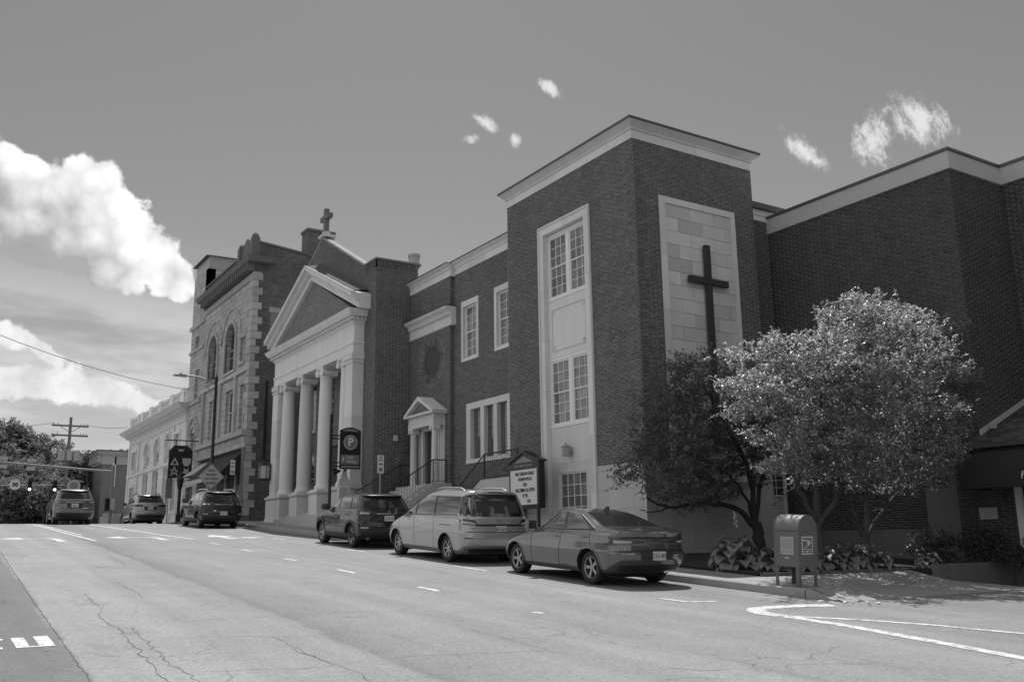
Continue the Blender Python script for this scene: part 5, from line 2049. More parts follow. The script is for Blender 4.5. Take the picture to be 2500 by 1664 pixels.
arches = [(54.85, 1.05, 12.0, 10.08), (58.75, 1.05, 12.0, 10.08)]
ops = [(a - r, a + r, z0, zs_ + r) for a, r, zs_, z0 in arches]
second = [(51.45, 52.5, 6.4, 8.95), (53.85, 55.35, 6.4, 8.95), (57.6, 59.1, 6.4, 8.85)]
small = [(51.9, 52.9, 10.3, 11.75)]
wall(frat, 'X', FX, .5, F0, F1, 6.2, 15.3, 'rockface', ops + second + small)
for (a, r, zs_, z0) in arches:
    # fill the corners above each arch
    for sg in (-1, 1):
        pts = [(a + sg * r, zs_)] + [(a + sg * r * math.cos(t), zs_ + r * math.sin(t)) for t in np.linspace(0, math.pi / 2, 9)[1:]] + [(a + sg * r, zs_ + r)]
        MB().prism(pts if sg > 0 else pts[::-1], 'X', FX + .001, FX + .5).build('spandrel', 'rockface', frat)
    w_ = MB().prism(arch_pts(a, r, zs_, z0), 'X', FX + .3, FX + .33).build('arched_window', 'glass_dark', frat)
    b = MB()
    b.box(FX + .25, FX + .29, a - .05, a + .05, z0, zs_ + r)
    b.box(FX + .25, FX + .288, a - r, a + r, zs_ - .55, zs_ - .42)
    b.box(FX + .25, FX + .287, a - r, a + r, z0 + .95, z0 + 1.03)
    for k in (-.98, -.12, .04, .9):
        b.box(FX + .26, FX + .286, a + k * r, a + k * r + .08, z0, zs_ - .42)
    sub(b.build('window_bars', 'sign_grey', w_), w_)
    for (r0, r1, x0) in ((r, r + .22, FX - .10), (r + .85, r + 1.0, FX - .06)):
        n = 13
        for k in range(n):
            t0, t1 = math.pi * k / n + .012, math.pi * (k + 1) / n - .012
            pts = [(a - r0 * math.cos(t0), zs_ + r0 * math.sin(t0)), (a - r1 * math.cos(t0), zs_ + r1 * math.sin(t0)), (a - r1 * math.cos(t1), zs_ + r1 * math.sin(t1)), (a - r0 * math.cos(t1), zs_ + r0 * math.sin(t1))]
            MB().prism(pts[::-1], 'X', x0, FX).build('arch_stone', 'old_stone', frat)
    for sg in (-1, 1):
        bx('jamb_column', 'old_stone', frat, FX - .10, FX + .05, a + sg * (r + .11) - .11, a + sg * (r + .11) + .11, z0 - .1, zs_)
    bx('sill', 'old_stone', frat, FX - .15, FX + .25, a - r - .25, a + r + .25, z0 - .16, z0)
for (a, b, z0, z1) in second + small:
    sash_window(frat, 'X', FX + .2, a, b, z0, z1, 1, 1, .09, glass='glass_dark')
    bx('sill', 'old_stone', frat, FX - .1, FX + .2, a - .1, b + .1, z0 - .15, z0 - .002)
    bx('lintel', 'old_stone', frat, FX - .05, FX + .2, a - .15, b + .15, z1 + .002, z1 + .28)
for yy in (53.2, 56.4, 56.9, 60.3):
    bx('pilaster', 'old_stone', frat, FX - .16, FX, yy - .16, yy + .16, 6.2, 9.6)
bx('string_course', 'old_stone', frat, FX - .14, FX - .001, F0 - .1, F1, 9.60, 9.85)
# quoins on the near corner
z = 1.6
k = 0
while z < 15.2:
    d = random.uniform(.40, .55) if k % 2 else random.uniform(.16, .28)
    e = .45 if k % 2 == 0 else .7
    bx('quoin', 'old_stone', frat, FX - .06 - random.random() * .05, FX + d, F0 - .05 - random.random() * .03, F0 + e, z, z + .40)
    z += .425
    k += 1
# cornice with modillions, parapet and ornamental gable end
bx('frieze', 'old_stone', frat, FX - .08, FX + .4, F0 - .08, F1, 14.9, 15.25)
m = MB()
u = F0
while u < F1:
    m.box(FX - .48, FX - .001, u, u + .16, 15.30, 15.75)
    u += .42
m.build('modillions', 'wood_pole', frat)['kind'] = 'stuff'
MB().frust(FX, FX + .4, F0, F1, 15.76, 16.05, .5, .62).build('cornice', 'wood_pole', frat)
bx('parapet', 'old_brick_x', frat, FX - .05, FX + .35, F0 + 2.9, F1 - .2, 16.051, 16.75)
bx('parapet_cap', 'wood_pole', frat, FX - .15, FX + .45, F0 + 2.9, F1 - .2, 16.751, 16.85)
m = MB()
m.prism([(F0 + .05, 16.051), (F0 + 2.9, 16.051), (F0 + 2.9, 16.75)] + [(F0 + 1.5 - .75 * math.cos(a), 16.85 + .75 * math.sin(a)) for a in np.linspace(math.pi, 0, 9)] + [(F0 + .05, 16.75)], 'X', FX - .1, FX + .3)
m.build('gable_ornament', 'wood_pole', frat)
for yy in (F0 + .18, F0 + 2.75):
    MB().box(FX - .22, FX + .22, yy - .2, yy + .2, 16.051, 17.35).build('finial', 'wood_pole', frat)
    MB().lathe([(.2, 17.35), (.2, 17.5), (.1, 17.62), (.02, 17.65)], (FX, yy, 0), 10).build('finial_cap', 'wood_pole', frat)
# brick side wall towards the church, its coping and chimney
sw = MB()
_sx = FX + .06
sw._add([(_sx, F0 - .01, .5), (34, F0 - .01, .5), (34, F0 - .01, 15.0), (_sx, F0 - .01, 17.0)], [(0, 1, 2, 3)])
sw._add([(FX + .52, F0 + .4, .5), (34, F0 + .4, .5), (34, F0 + .4, 15.0), (FX + .52, F0 + .4, 17.0)], [(3, 2, 1, 0)])
sw._add([(_sx, F0 - .01, 17.0), (34, F0 - .01, 15.0), (34, F0 + .4, 15.0), (FX + .52, F0 + .4, 17.0)], [(0, 1, 2, 3)])
sw.build('side_wall', 'old_brick', frat)
MB()._add([(FX + .2, F0 - .08, 17.0), (34, F0 - .08, 15.0), (34, F0 - .08, 15.12), (FX + .2, F0 - .08, 17.12), (FX + .2, F0 + .5, 17.0), (34, F0 + .5, 15.0), (34, F0 + .5, 15.12), (FX + .2, F0 + .5, 17.12)],
          [(0, 1, 2, 3), (3, 2, 6, 7), (0, 3, 7, 4)]).build('coping', 'wood_pole', frat)
bx('chimney', 'old_brick', frat, 18.05, 19.7, F0 + .0, F0 + 1.0, 16.4, 18.25)
bx('chimney_cap', 'wood_pole', frat, 17.98, 19.77, F0 - .07, F0 + 1.07, 18.251, 18.4)
bx('side_window', 'sign_grey', frat, 16.0, 17.0, F0 - .03, F0 - .001, 11.2, 13.0)
bx('side_window', 'old_stone', frat, 15.9, 17.1, F0 - .06, F0 - .031, 13.0, 13.3)
bx('drain_pipe', 'iron', frat, 15.9, 16.0, F0 - .12, F0 - .02, 4.0, 9.0)
bx('back_mass', 'old_brick_x', frat, FX + .51, 30, F0 + .41, F1, .5, 14.9)
# corner tower at the far end
wall(frat, 'X', FX - .02, .5, F1 + .001, T1, .6, 18.2, 'rockface',
     [(62.0, 63.1, 9.6, 11.5), (62.0, 63.3, 5.4, 7.3), (62.1, 63.9, 1.0, 3.8), (62.6, 63.5, 13.0, 13.9)], 'tower_wall')
bx('tower_wall', 'rockface', frat, FX - .02, 18.6, F1 + .001, F1 + .5, 15.31, 18.2)
bx('tower_wall', 'rockface', frat, FX + .49, 18.6, T1 - .5, T1, .6, 18.2)
bx('tower_core', 'interior', frat, FX + .40, FX + .48, F1 + .51, T1 - .51, .6, 18.0)
for (a, b, z0, z1) in ((62.0, 63.1, 9.6, 11.5), (62.6, 63.5, 13.0, 13.9), (62.0, 63.3, 5.4, 7.3)):
    sash_window(frat, 'X', FX + .2, a, b, z0, z1, 1, 1, .09, glass='glass_dark')
bx('lodge_door', 'door_wood', frat, FX + .15, FX + .25, 62.1, 63.9, 1.0, 3.8)
n = 11
for k in range(n):
    t0, t1 = math.pi * k / n + .015, math.pi * (k + 1) / n - .015
    for (r0, r1, mt_) in ((.66, .9, 'old_stone'), (1.25, 1.4, 'old_stone')):
        pts = [(62.65 - r0 * math.cos(t0), 7.0 + r0 * math.sin(t0)), (62.65 - r1 * math.cos(t0), 7.0 + r1 * math.sin(t0)), (62.65 - r1 * math.cos(t1), 7.0 + r1 * math.sin(t1)), (62.65 - r0 * math.cos(t1), 7.0 + r0 * math.sin(t1))]
        MB().prism(pts[::-1], 'X', FX - .12, FX - .021).build('arch_stone', mt_, frat)
for (z0, z1, p) in ((14.5, 14.75, .14), (12.8, 13.0, .1), (9.2, 9.45, .12), (4.3, 4.55, .1)):
    bx('string_course', 'old_stone', frat, FX - .02 - p, FX - .021, F1 + .05, T1 + p, z0, z1)
bx('tower_attic', 'transformer', frat, FX + .06, 18.5, F1 + .1, T1 - .05, 18.201, 19.1)
MB()._add([(FX - .2, F1 - .1, 19.1), (18.8, F1 - .1, 19.1), (18.8, T1 + .2, 19.1), (FX - .2, T1 + .2, 19.1), (16.8, (F1 + T1) / 2, 19.75)], [(0, 1, 4), (1, 2, 4), (2, 3, 4), (3, 0, 4), (3, 2, 1, 0)]).build('tower_roof', 'slate', frat)
# shopfront: cornice, pier, windows, big awning
bx('shop_cornice', 'old_stone', frat, FX - .35, FX + .3, F0 - .05, F1, 5.95, 6.199)
bx('shop_cornice', 'rockface', frat, FX - .15, FX + .3, F0 - .02, F1, 5.3, 5.949)
bx('shop_pier', 'wood_pole', frat, FX - .12, FX + .3, F0 - .02, F0 + .6, .8, 5.299)
bx('shop_pier', 'rockface', frat, FX - .1, FX + .4, F1 - .5, F1, .8, 5.299)
bx('shop_window', 'glass', frat, FX + .15, FX + .2, F0 + .61, F1 - .51, 1.6, 4.3)
bx('stall_riser', 'sign_pale', frat, FX + .1, FX + .2, F0 + .61, F1 - .51, .9, 1.598)
for yy in (53.0, 55.0, 57.0, 59.0):
    bx('shop_mullion', 'white_paint', frat, FX + .08, FX + .149, yy - .06, yy + .06, .9, 4.3)
bx('shop_head', 'wood_dark', frat, FX + .1, FX + .2, F0 + .61, F1 - .51, 4.302, 5.298)
aw = MB()
A0, A1 = 51.35, 58.2
aw._add([(FX + .08, A0, 5.22), (FX + .08, A1, 5.22), (13.7, A1, 3.82), (13.7, A0, 3.82), (FX + .08, A0, 3.82), (FX + .08, A1, 3.82)],
        [(0, 3, 2, 1), (0, 4, 3), (1, 2, 5)])
aw.build('awning', 'awning_dark', frat)
aw = MB()
aw._add([(FX + .08, A1 + .05, 5.1), (FX + .08, 60.6, 5.1), (13.9, 60.6, 4.2), (13.9, A1 + .05, 4.2), (FX + .08, A1 + .05, 4.2), (FX + .08, 60.6, 4.2)],
        [(0, 3, 2, 1), (0, 4, 3), (1, 2, 5)])
aw.build('awning', 'awning_light', frat)
bx('awning_valance', 'awning_light', frat, 13.69, 13.70, A0, A1, 3.58, 3.82)

# ================================================================== white classical bank
bank = thing('bank_building', 'pale classical bank with tall arched windows and balustraded parapet', 'building', (15.2, 75, zr(75)))
K0, K1 = 64.78, 84.5
cen = [78.3 - 1.05, 74.6 - 1.0, 71.0 - .95]
cen = [77.35, 73.75, 70.15]
bo = [(c - .95, c + .95, 2.2, 8.0) for c in cen] + [(66.5, 67.8, 6.2, 7.7), (81.6, 83.0, 6.2, 7.7), (66.5, 67.8, 2.4, 4.8), (81.6, 83.0, 2.4, 4.8)]
wall(bank, 'X', FX, .5, K0, K1, .8, 8.35, 'ashlar', bo)
wall(bank, 'Y', K1 - .4, .4, FX + .501, 30, .8, 8.35, 'ashlar')
for c in cen:
    for sg in (-1, 1):
        pts = [(c + sg * .95, 7.05)] + [(c + sg * .95 * math.cos(t), 7.05 + .95 * math.sin(t)) for t in np.linspace(0, math.pi / 2, 8)[1:]] + [(c + sg * .95, 8.0)]
        MB().prism(pts if sg > 0 else pts[::-1], 'X', FX + .001, FX + .5).build('spandrel', 'limestone', bank)
    MB().prism(arch_pts(c, .95, 7.05, 5.9, 12), 'X', FX + .22, FX + .3).build('shell_panel', 'limestone', bank)
    for k in range(9):
        t = math.pi * (k + .5) / 9
        MB().tube((FX + .2, c - .2 * math.cos(t), 7.05 + .2 * math.sin(t)), (FX + .2, c - .88 * math.cos(t), 7.05 + .88 * math.sin(t)), .05, n=5).build('shell_rib', 'limestone', bank)
    MB().lathe([(.05, 0), (.22, .1), (.12, .3), (.2, .6), (.05, .7)], (FX + .05, c, 6.3), 10).build('urn', 'limestone_dark', bank)
    bx('transom', 'limestone', bank, FX + .05, FX + .3, c - .949, c + .949, 5.6, 5.899)
    sash_window(bank, 'X', FX + .25, c - .95, c + .95, 2.2, 5.6, 3, 5, .1, .04, meet=False, glass='glass_dark')
    n = 11
    for k in range(n):
        t0, t1 = math.pi * k / n + .015, math.pi * (k + 1) / n - .015
        pts = [(c - .96 * math.cos(t0), 7.05 + .96 * math.sin(t0)), (c - 1.2 * math.cos(t0), 7.05 + 1.2 * math.sin(t0)), (c - 1.2 * math.cos(t1), 7.05 + 1.2 * math.sin(t1)), (c - .96 * math.cos(t1), 7.05 + .96 * math.sin(t1))]
        MB().prism(pts[::-1], 'X', FX - .07, FX).build('arch_stone', 'limestone', bank)
for (a, b, z0, z1) in bo[3:]:
    sash_window(bank, 'X', FX + .2, a, b, z0, z1, 1, 1, .1, glass='glass_dark')
    for (u0, u1, v0, v1) in ((a - .18, a, z0, z1), (b, b + .18, z0, z1), (a - .25, b + .25, z1, z1 + .22), (a - .25, b + .25, z0 - .18, z0)):
        bx('window_surround', 'limestone', bank, FX - .08, FX - .001, u0 + .002, u1 - .002, v0 + .002, v1 - .002)
for yy in (68.3, 80.4, 84.35):
    bx('pilaster', 'limestone', bank, FX - .1, FX - .001, yy - .3, yy + .15, .8, 8.3)
bx('string_course', 'limestone', bank, FX - .12, FX - .101, K0, K1 + .1, 5.7, 5.9)
bx('plinth', 'limestone_dark', bank, FX - .15, FX - .001, K0, K1 + .15, .8, 1.75)
bx('architrave', 'limestone', bank, FX - .05, FX + .5, K0, K1 + .05, 8.351, 8.85)
MB().frust(FX, 17, K0, K1, 8.851, 9.2, .08, .45).build('cornice', 'limestone', bank)
MB().frust(FX, 17, K0, K1, 9.2, 9.5, .55, .85).build('cornice', 'limestone', bank)
m = MB()
u = K0
while u < K1:
    m.box(FX - .42, FX - .06, u, u + .25, 8.95, 9.19)
    u += .5
m.build('dentils', 'limestone', bank)['kind'] = 'stuff'
bx('parapet_rail', 'limestone_dark', bank, FX - .08, FX + .3, K0, K1, 10.42, 10.62)
bx('parapet_base', 'limestone_dark', bank, FX - .08, FX + .3, K0, K1, 9.501, 9.72)
bx('parapet_panel', 'limestone_dark', bank, FX + .12, FX + .25, K0, K1, 9.721, 10.419)
for yy in (66.0, 69.3, 73.0, 76.4, 79.6, 81.0, 84.1):
    bx('pedestal', 'limestone', bank, FX - .14, FX + .32, yy - .45, yy + .45, 9.502, 10.74)
bal = MB()
u = K0 + .2
while u < K1:
    bal.lathe([(.05, 9.73), (.09, 9.95), (.05, 10.2), (.07, 10.41)], (FX + .02, u, 0), 6)
    u += .34
bal.build('balusters', 'limestone', bank)['kind'] = 'stuff'
bx('bank_roof', 'slate', bank, FX + .5, 30, K0, K1 - .4, 8.4, 9.0)

# ================================================================== brick block past the bank
fb = thing('far_brick_building', 'distant two-storey brick building with bracketed cornice beyond the bank', 'building', (17, 101, zr(101)))
Q0, QX = 100.0, 15.3
mat('far_cornice', .42, .8, .1, 1)
bx('wall', 'far_brick', fb, QX, 32, Q0, Q0 + 14, -.5, 8.1)
bx('frieze', 'far_cornice', fb, QX - .12, 32.1, Q0 - .12, Q0 + 14.1, 8.101, 9.0)
MB().frust(QX, 32, Q0, Q0 + 14, 9.0, 9.35, .35, .7).build('cornice', 'far_cornice', fb)
bx('roof', 'slate', fb, QX - .72, 32.7, Q0 - .72, Q0 + 14.7, 9.351, 9.48)
m = MB()
u = Q0
while u < Q0 + 14:
    m.box(QX - .5, QX - .12, u, u + .3, 8.3, 8.99)
    u += 1.0
m.build('brackets', 'far_cornice', fb)['kind'] = 'stuff'
for k in (24.0, 24.9, 25.8):
    bx('chimney', 'far_brick', fb, k, k + .5, Q0 + 3, Q0 + 4, 9.481, 10.4)
wn = bx('window', 'glass', fb, 18.9, 20.4, Q0 - .06, Q0 - .001, 3.6, 5.6)
sub(bx('blind', 'sign_white', wn, 18.9, 20.4, Q0 - .07, Q0 - .061, 5.2, 7.0), wn)
sub(bx('frame', 'white_paint', wn, 20.4, 20.62, Q0 - .09, Q0 - .002, 3.3, 7.1), wn)
sub(bx('hood', 'white_paint', wn, 18.6, 21.0, Q0 - .15, Q0 - .002, 7.1, 7.5), wn)
bx('shop_cornice', 'far_cornice', fb, 15.6, 32, Q0 - .3, Q0 - .002, 3.0, 3.3)
bx('shop_front', 'glass_dark', fb, 16.4, 32, Q0 - .1, Q0 - .002, 1.9, 2.998)
bx('shop_front', 'sign_pale', fb, 16.0, 32, Q0 - .12, Q0 - .003, .5, 1.898)
bx('shop_pier', 'sign_pale', fb, 15.4, 16.2, Q0 - .2, Q0 - .004, .5, 3.0)
bx('drain_pipe', 'white_paint', fb, 16.4, 16.55, Q0 - .12, Q0 - .001, 5.9, 8.9)
# ================================================================== trees and plants


def quads_mesh(name, P, D, Nrm, L, Wd, mt):
    """folded diamond leaves: P base, D direction, Nrm normal, L length, Wd half width (numpy arrays)"""
    n = len(P)
    S = np.cross(D, Nrm)
    S /= np.linalg.norm(S, axis=1, keepdims=True) + 1e-9
    V = np.zeros((n, 4, 3), np.float32)
    V[:, 0] = P
    mid = P + D * (L * .45)[:, None]
    V[:, 1] = mid + S * Wd[:, None] + Nrm * (Wd * .35)[:, None]
    V[:, 2] = P + D * L[:, None] - Nrm * (L * .12)[:, None]
    V[:, 3] = mid - S * Wd[:, None] + Nrm * (Wd * .35)[:, None]
    me = bpy.data.meshes.new(name)
    me.vertices.add(n * 4)
    me.vertices.foreach_set('co', V.reshape(-1))
    fq = np.array([0, 2, 1, 0, 3, 2])
    idx = (np.arange(n)[:, None] * 4 + fq[None]).reshape(-1).astype(np.int32)
    me.loops.add(len(idx))
    me.loops.foreach_set('vertex_index', idx)
    me.polygons.add(n * 2)
    me.polygons.foreach_set('loop_start', (np.arange(n * 2) * 3).astype(np.int32))
    me.update(calc_edges=True)
    me.materials.append(MATS[mt])
    return me


def unit(v):
    return v / (np.linalg.norm(v, axis=-1, keepdims=True) + 1e-9)


def crown_leaves(name, lobes, n_spray, shoots, leaves, L, mt, parent, seed, shoot_len=.55, up=.55, hollow=.55, flat=.4, gap=0.0):
    """sprays of leafy shoots through a crown made of several ellipsoid lobes; gap keeps the sprays apart"""
    g = np.random.default_rng(seed)
    wt = np.array([l[3] * l[4] * l[5] for l in lobes]) ** .75
    wt /= wt.sum()
    Ps, Ds, Ls = [], [], []
    cs = np.zeros((0, 3))
    for s_ in range(n_spray):
        for tries in range(7):
            l = lobes[g.choice(len(lobes), p=wt)]
            d = unit(g.normal(size=3))
            r = hollow + (1 - hollow) * g.random() ** .6
            c = np.array(l[:3]) + d * r * np.array(l[3:6])
            if gap <= 0 or len(cs) == 0 or np.min(np.linalg.norm((cs - c) * np.array([1, 1, 1.5]), axis=1)) > gap:
                break
        else:
            continue
        cs = np.vstack([cs, c])
        out = unit(d * np.array([1, 1, .6]) + np.array([0, 0, up]))
        size = g.uniform(.7, 1.3)
        for k in range(shoots):
            sd_ = unit(out + g.normal(size=3) * np.array([.6, .6, .4]))
            ln = shoot_len * size * g.uniform(.55, 1.25)
            base = c - sd_ * ln * .5 + g.normal(size=3) * shoot_len * np.array([.38, .38, .20])
            t = (np.arange(leaves) + g.random()) / leaves
            side = g.normal(size=(leaves, 3)) * .9
            bend = np.array([0, 0, -.35]) * (t[:, None] ** 2) * ln * .6
            Ps.append(base + sd_ * (t * ln)[:, None] + bend)
            Ds.append(unit(sd_ * .6 + side + np.array([0, 0, -.25])))
            Ls.append(L * size ** .5 * g.uniform(.65, 1.3, leaves))
    P = np.concatenate(Ps)
    D = np.concatenate(Ds)
    n = len(P)
    N_ = unit(g.normal(size=(n, 3)) * flat + np.array([0, 0, 1.0]))
    N_ = unit(N_ - D * (N_ * D).sum(1, keepdims=True))
    ln = np.concatenate(Ls)
    me = quads_mesh(name, P, D, N_, ln, ln * g.uniform(.20, .30, n), mt)
    o = link(bpy.data.objects.new(name, me), parent)
    o['kind'] = 'stuff'
    return o


def limb(m, pts, r0, r1, n=7, wob=.03):
    P = [Vector(p) for p in pts]
    Q = []
    for i in range(len(P) - 1):
        for k in range(5):
            f = k / 5
            a = P[max(i - 1, 0)]
            b, c = P[i], P[i + 1]
            d = P[min(i + 2, len(P) - 1)]
            q = .5 * ((2 * b) + (c - a) * f + (2 * a - 5 * b + 4 * c - d) * f * f + (-a + 3 * b - 3 * c + d) * f ** 3)
            if i or k:
                q = q + Vector((random.gauss(0, wob), random.gauss(0, wob), random.gauss(0, wob * .4)))
            Q.append(q)
    Q.append(P[-1])
    R = [r0 + (r1 - r0) * (i / (len(Q) - 1)) for i in range(len(Q))]
    m.path(Q, R, n)
    return Q


def near_tree(label, base, trunk_top, limbs, lobes, seed, n_spray, mt='leaf_pale', bark='bark', rt=.13, shoots=19, gap=.50):
    t = thing('small_tree', label, 'tree', base, group='small trees in the planting bed')
    m = MB()
    b = Vector(base)
    tt = Vector(trunk_top)
    m.lathe([(rt * 1.5, -.15), (rt * 1.15, .15)], (b.x, b.y, b.z), 10)
    limb(m, [b, b.lerp(tt, .5), tt], rt * 1.15, rt * .85, 10, .015)
    random.seed(seed)
    for pts, r in limbs:
        Q = limb(m, [tt - Vector((0, 0, .08))] + pts, r, r * .28, 7, .035)
        for k in range(5):
            q = Q[random.randint(len(Q) // 3, len(Q) - 1)]
            d = Vector((random.gauss(0, 1), random.gauss(0, 1), random.gauss(.5, .6))).normalized()
            limb(m, [q, q + d * .5, q + d * .9 + Vector((0, 0, .15))], r * .32, .008, 5, .03)
    m.build('trunk', bark, t, True, 60)
    crown_leaves('crown', lobes, n_spray, shoots, 12, .088, mt, t, seed, .44, .6, .25, .5, gap)
    return t


zb = zr(14.4) + .15
near_tree('small sunlit tree with pale forked trunk behind the mailbox', (17.2, 14.35, zb), (17.2, 14.3, zb + 1.05),
          [([(16.6, 14.1, zb + 1.55), (15.6, 13.7, zb + 2.3), (14.6, 13.4, zb + 2.9)], .07), ([(17.15, 14.2, zb + 1.9), (17.0, 13.8, zb + 3.0), (16.8, 13.5, zb + 4.2)], .08),
           ([(17.7, 14.1, zb + 1.6), (18.2, 13.8, zb + 2.6), (18.4, 13.4, zb + 3.8)], .075)],
          [(15.83, 13.2, 3.69, 1.15, 1.22, 0.55), (14.64, 13.325, 2.91, 0.8, 0.87, 0.44), (16.14, 13.2, 2.05, 1.43, 1.25, 0.5), (14.86, 13.075, 1.65, 0.48, 0.55, 0.25), (13.74, 13.075, 3.73, 0.38, 0.4, 0.22), (16.6, 13.6, 1.45, 1.0, 0.8, 0.22), (15.2, 13.4, 1.5, 0.6, 0.5, 0.2)], 11, 250)
near_tree('taller sunlit tree with slender trunk nearest the brick annex', (19.0, 14.45, zb), (18.95, 14.4, zb + .75),
          [([(18.5, 14.3, zb + 1.25), (17.9, 14.1, zb + 1.9), (17.4, 13.8, zb + 2.6)], .06), ([(19.1, 14.3, zb + 1.8), (19.3, 13.9, zb + 3.4), (19.5, 13.6, zb + 5.0)], .085),
           ([(19.6, 14.2, zb + 1.4), (20.6, 13.9, zb + 2.4), (21.3, 13.6, zb + 3.6)], .06)],
          [(17.97, 12.95, 4.55, 1.01, 1.08, 0.59), (20.37, 13.45, 4.09, 0.93, 1.0, 0.65), (17.48, 13.075, 3.03, 1.74, 1.25, 0.76), (19.78, 12.95, 2.69, 0.76, 0.83, 0.61), (19.09, 13.45, 1.95, 1.28, 1.25, 0.45), (20.7, 13.325, 1.55, 0.38, 0.4, 0.22), (21.3, 13.2, 1.9, 0.38, 0.4, 0.22), (19.3, 13.1, 5.0, 0.38, 0.4, 0.3), (20.9, 13.4, 5.0, 0.38, 0.4, 0.22), (17.2, 13.0, 5.05, 0.38, 0.4, 0.22), (18.74, 13.2, 5.43, 0.38, 0.4, 0.22), (21.82, 13.45, 5.13, 0.38, 0.4, 0.22), (21.68, 13.325, 4.04, 0.38, 0.4, 0.22), (16.56, 12.95, 4.49, 0.38, 0.4, 0.22), (18.2, 13.7, 1.4, 1.0, 0.8, 0.2), (19.8, 13.8, 1.35, 1.0, 0.8, 0.24), (20.7, 13.7, 1.7, 0.5, 0.5, 0.3)], 12, 430)
K_ = 1.065   # the shaded tree stands close under the tower


def _k(p):
    return tuple(c * K_ for c in p)


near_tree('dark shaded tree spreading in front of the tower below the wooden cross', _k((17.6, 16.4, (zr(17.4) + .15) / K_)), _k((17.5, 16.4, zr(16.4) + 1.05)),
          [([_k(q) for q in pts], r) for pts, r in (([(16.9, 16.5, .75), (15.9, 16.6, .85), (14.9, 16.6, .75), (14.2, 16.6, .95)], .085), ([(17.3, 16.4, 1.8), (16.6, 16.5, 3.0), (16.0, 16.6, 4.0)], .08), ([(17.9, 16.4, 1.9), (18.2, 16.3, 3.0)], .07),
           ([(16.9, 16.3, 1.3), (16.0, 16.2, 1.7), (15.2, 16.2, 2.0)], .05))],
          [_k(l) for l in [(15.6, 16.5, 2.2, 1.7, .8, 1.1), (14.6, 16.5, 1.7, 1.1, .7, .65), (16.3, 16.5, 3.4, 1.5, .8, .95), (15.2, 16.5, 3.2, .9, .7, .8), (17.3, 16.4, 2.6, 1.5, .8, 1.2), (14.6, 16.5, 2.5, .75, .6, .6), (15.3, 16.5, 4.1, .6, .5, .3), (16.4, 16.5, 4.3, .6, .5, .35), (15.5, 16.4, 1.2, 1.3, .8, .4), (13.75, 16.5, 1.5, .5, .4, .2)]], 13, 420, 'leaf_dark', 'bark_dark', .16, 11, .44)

# hostas: rosettes of broad leaves, every leaf a piece


def leaf_mesh(L, W, ribs=5, edge=False):
    V, F_ = [], []
    for i in range(7):
        f = i / 6
        w_ = W * math.sin(min(1, f * 1.05 + .03) * math.pi) ** .7 if f < .97 else .0
        z = .30 * L * math.sin(f * 1.9) - .30 * L * f * f * 1.3
        V += [(f * L, -w_, z + w_ * .35), (f * L, 0, z - .01), (f * L, w_, z + w_ * .35)]
    for i in range(6):
        a = i * 3
        F_ += [(a, a + 3, a + 4, a + 1), (a + 1, a + 4, a + 5, a + 2)]
    return mesh_from('leaf', V, F_, 'leaf_hosta', True)


LEAVES = [leaf_mesh(.27, .105), leaf_mesh(.25, .11), leaf_mesh(.21, .09)]
mat('variegated', .30, .5, .3, 14)


def hosta(label, x, yy, r, n, seed, stalk=False):
    g = random.Random(seed)
    z0 = zr(yy) + .20
    t = thing('hosta_plant', label, 'plant', (x, yy, z0), group='hostas in the planting bed')
    for k in range(n):
        ring = math.sqrt((k + .5) / n)
        a = k * 2.39996 + g.uniform(-.2, .2)
        o = bpy.data.objects.new('leaf', LEAVES[g.randint(0, 2)])
        COL.objects.link(o)
        o.parent = t
        rr = r * ring * .72
        o.location = (rr * math.cos(a), rr * math.sin(a), r * (.95 * (1 - ring ** 1.6)) + g.uniform(0, .05))
        o.rotation_euler = (g.uniform(-.25, .25), -.15 + ring * .95 + g.uniform(-.15, .2), a + g.uniform(-.3, .3))
        s_ = g.uniform(.8, 1.2) * (r / .5) ** .5
        o.scale = (s_, s_, s_)
    if stalk:
        MB().tube((x, yy, z0 + r * .7), (x + .05, yy, z0 + r * 1.9), .008, .004, 5).build('flower_stalk', 'leaf_shrub', t)
        fm = MB()
        for k in range(9):
            z = z0 + r * (1.35 + k * .06)
            fm.lathe([(.005, 0), (.018, .02), (.012, .05)], (x + .04 + g.uniform(-.03, .03), yy + g.uniform(-.03, .03), z), 5)
        fm.build('blossom', 'sign_pale', t)
    return t


hosta('big hosta clump with a flower stalk left of the mailbox', 14.95, 14.65, .62, 60, 1, True)
hosta('hosta leaves just behind the mailbox', 15.35, 13.95, .42, 34, 2)
hosta('variegated hosta right of the mailbox at the pale trunk', 15.9, 13.75, .46, 40, 3)
hosta('low hosta between the two pale trunks', 16.7, 13.75, .40, 34, 4)
hosta('wide hosta under the slender trunk', 17.55, 13.8, .50, 46, 5)
hosta('hosta catching a spot of sun right of the slender trunk', 18.35, 13.75, .44, 40, 6)
hosta('small sunlit hosta beside the low bed wall', 19.35, 13.1, .30, 26, 7)


def shrub(label, x, yy, rx, ry, h, seed, n):
    t = thing('low_shrub', label, 'shrub', (x, yy, zr(yy) + .2), group='low shrubs along the shaded walls')
    m = MB()
    g = random.Random(seed)
    for k in range(6):
        a = g.uniform(0, 6.28)
        m.tube((x, yy, zr(yy) + .15), (x + rx * .6 * math.cos(a), yy + ry * .6 * math.sin(a), zr(yy) + .2 + h * .8), .014, .005, 5)
    m.build('stems', 'bark_dark', t)
    crown_leaves('foliage', [(x, yy, zr(yy) + .2 + h * .5, rx, ry, h * .5)], n, 5, 9, .07, 'leaf_shrub', t, seed, .3, .3, .3)


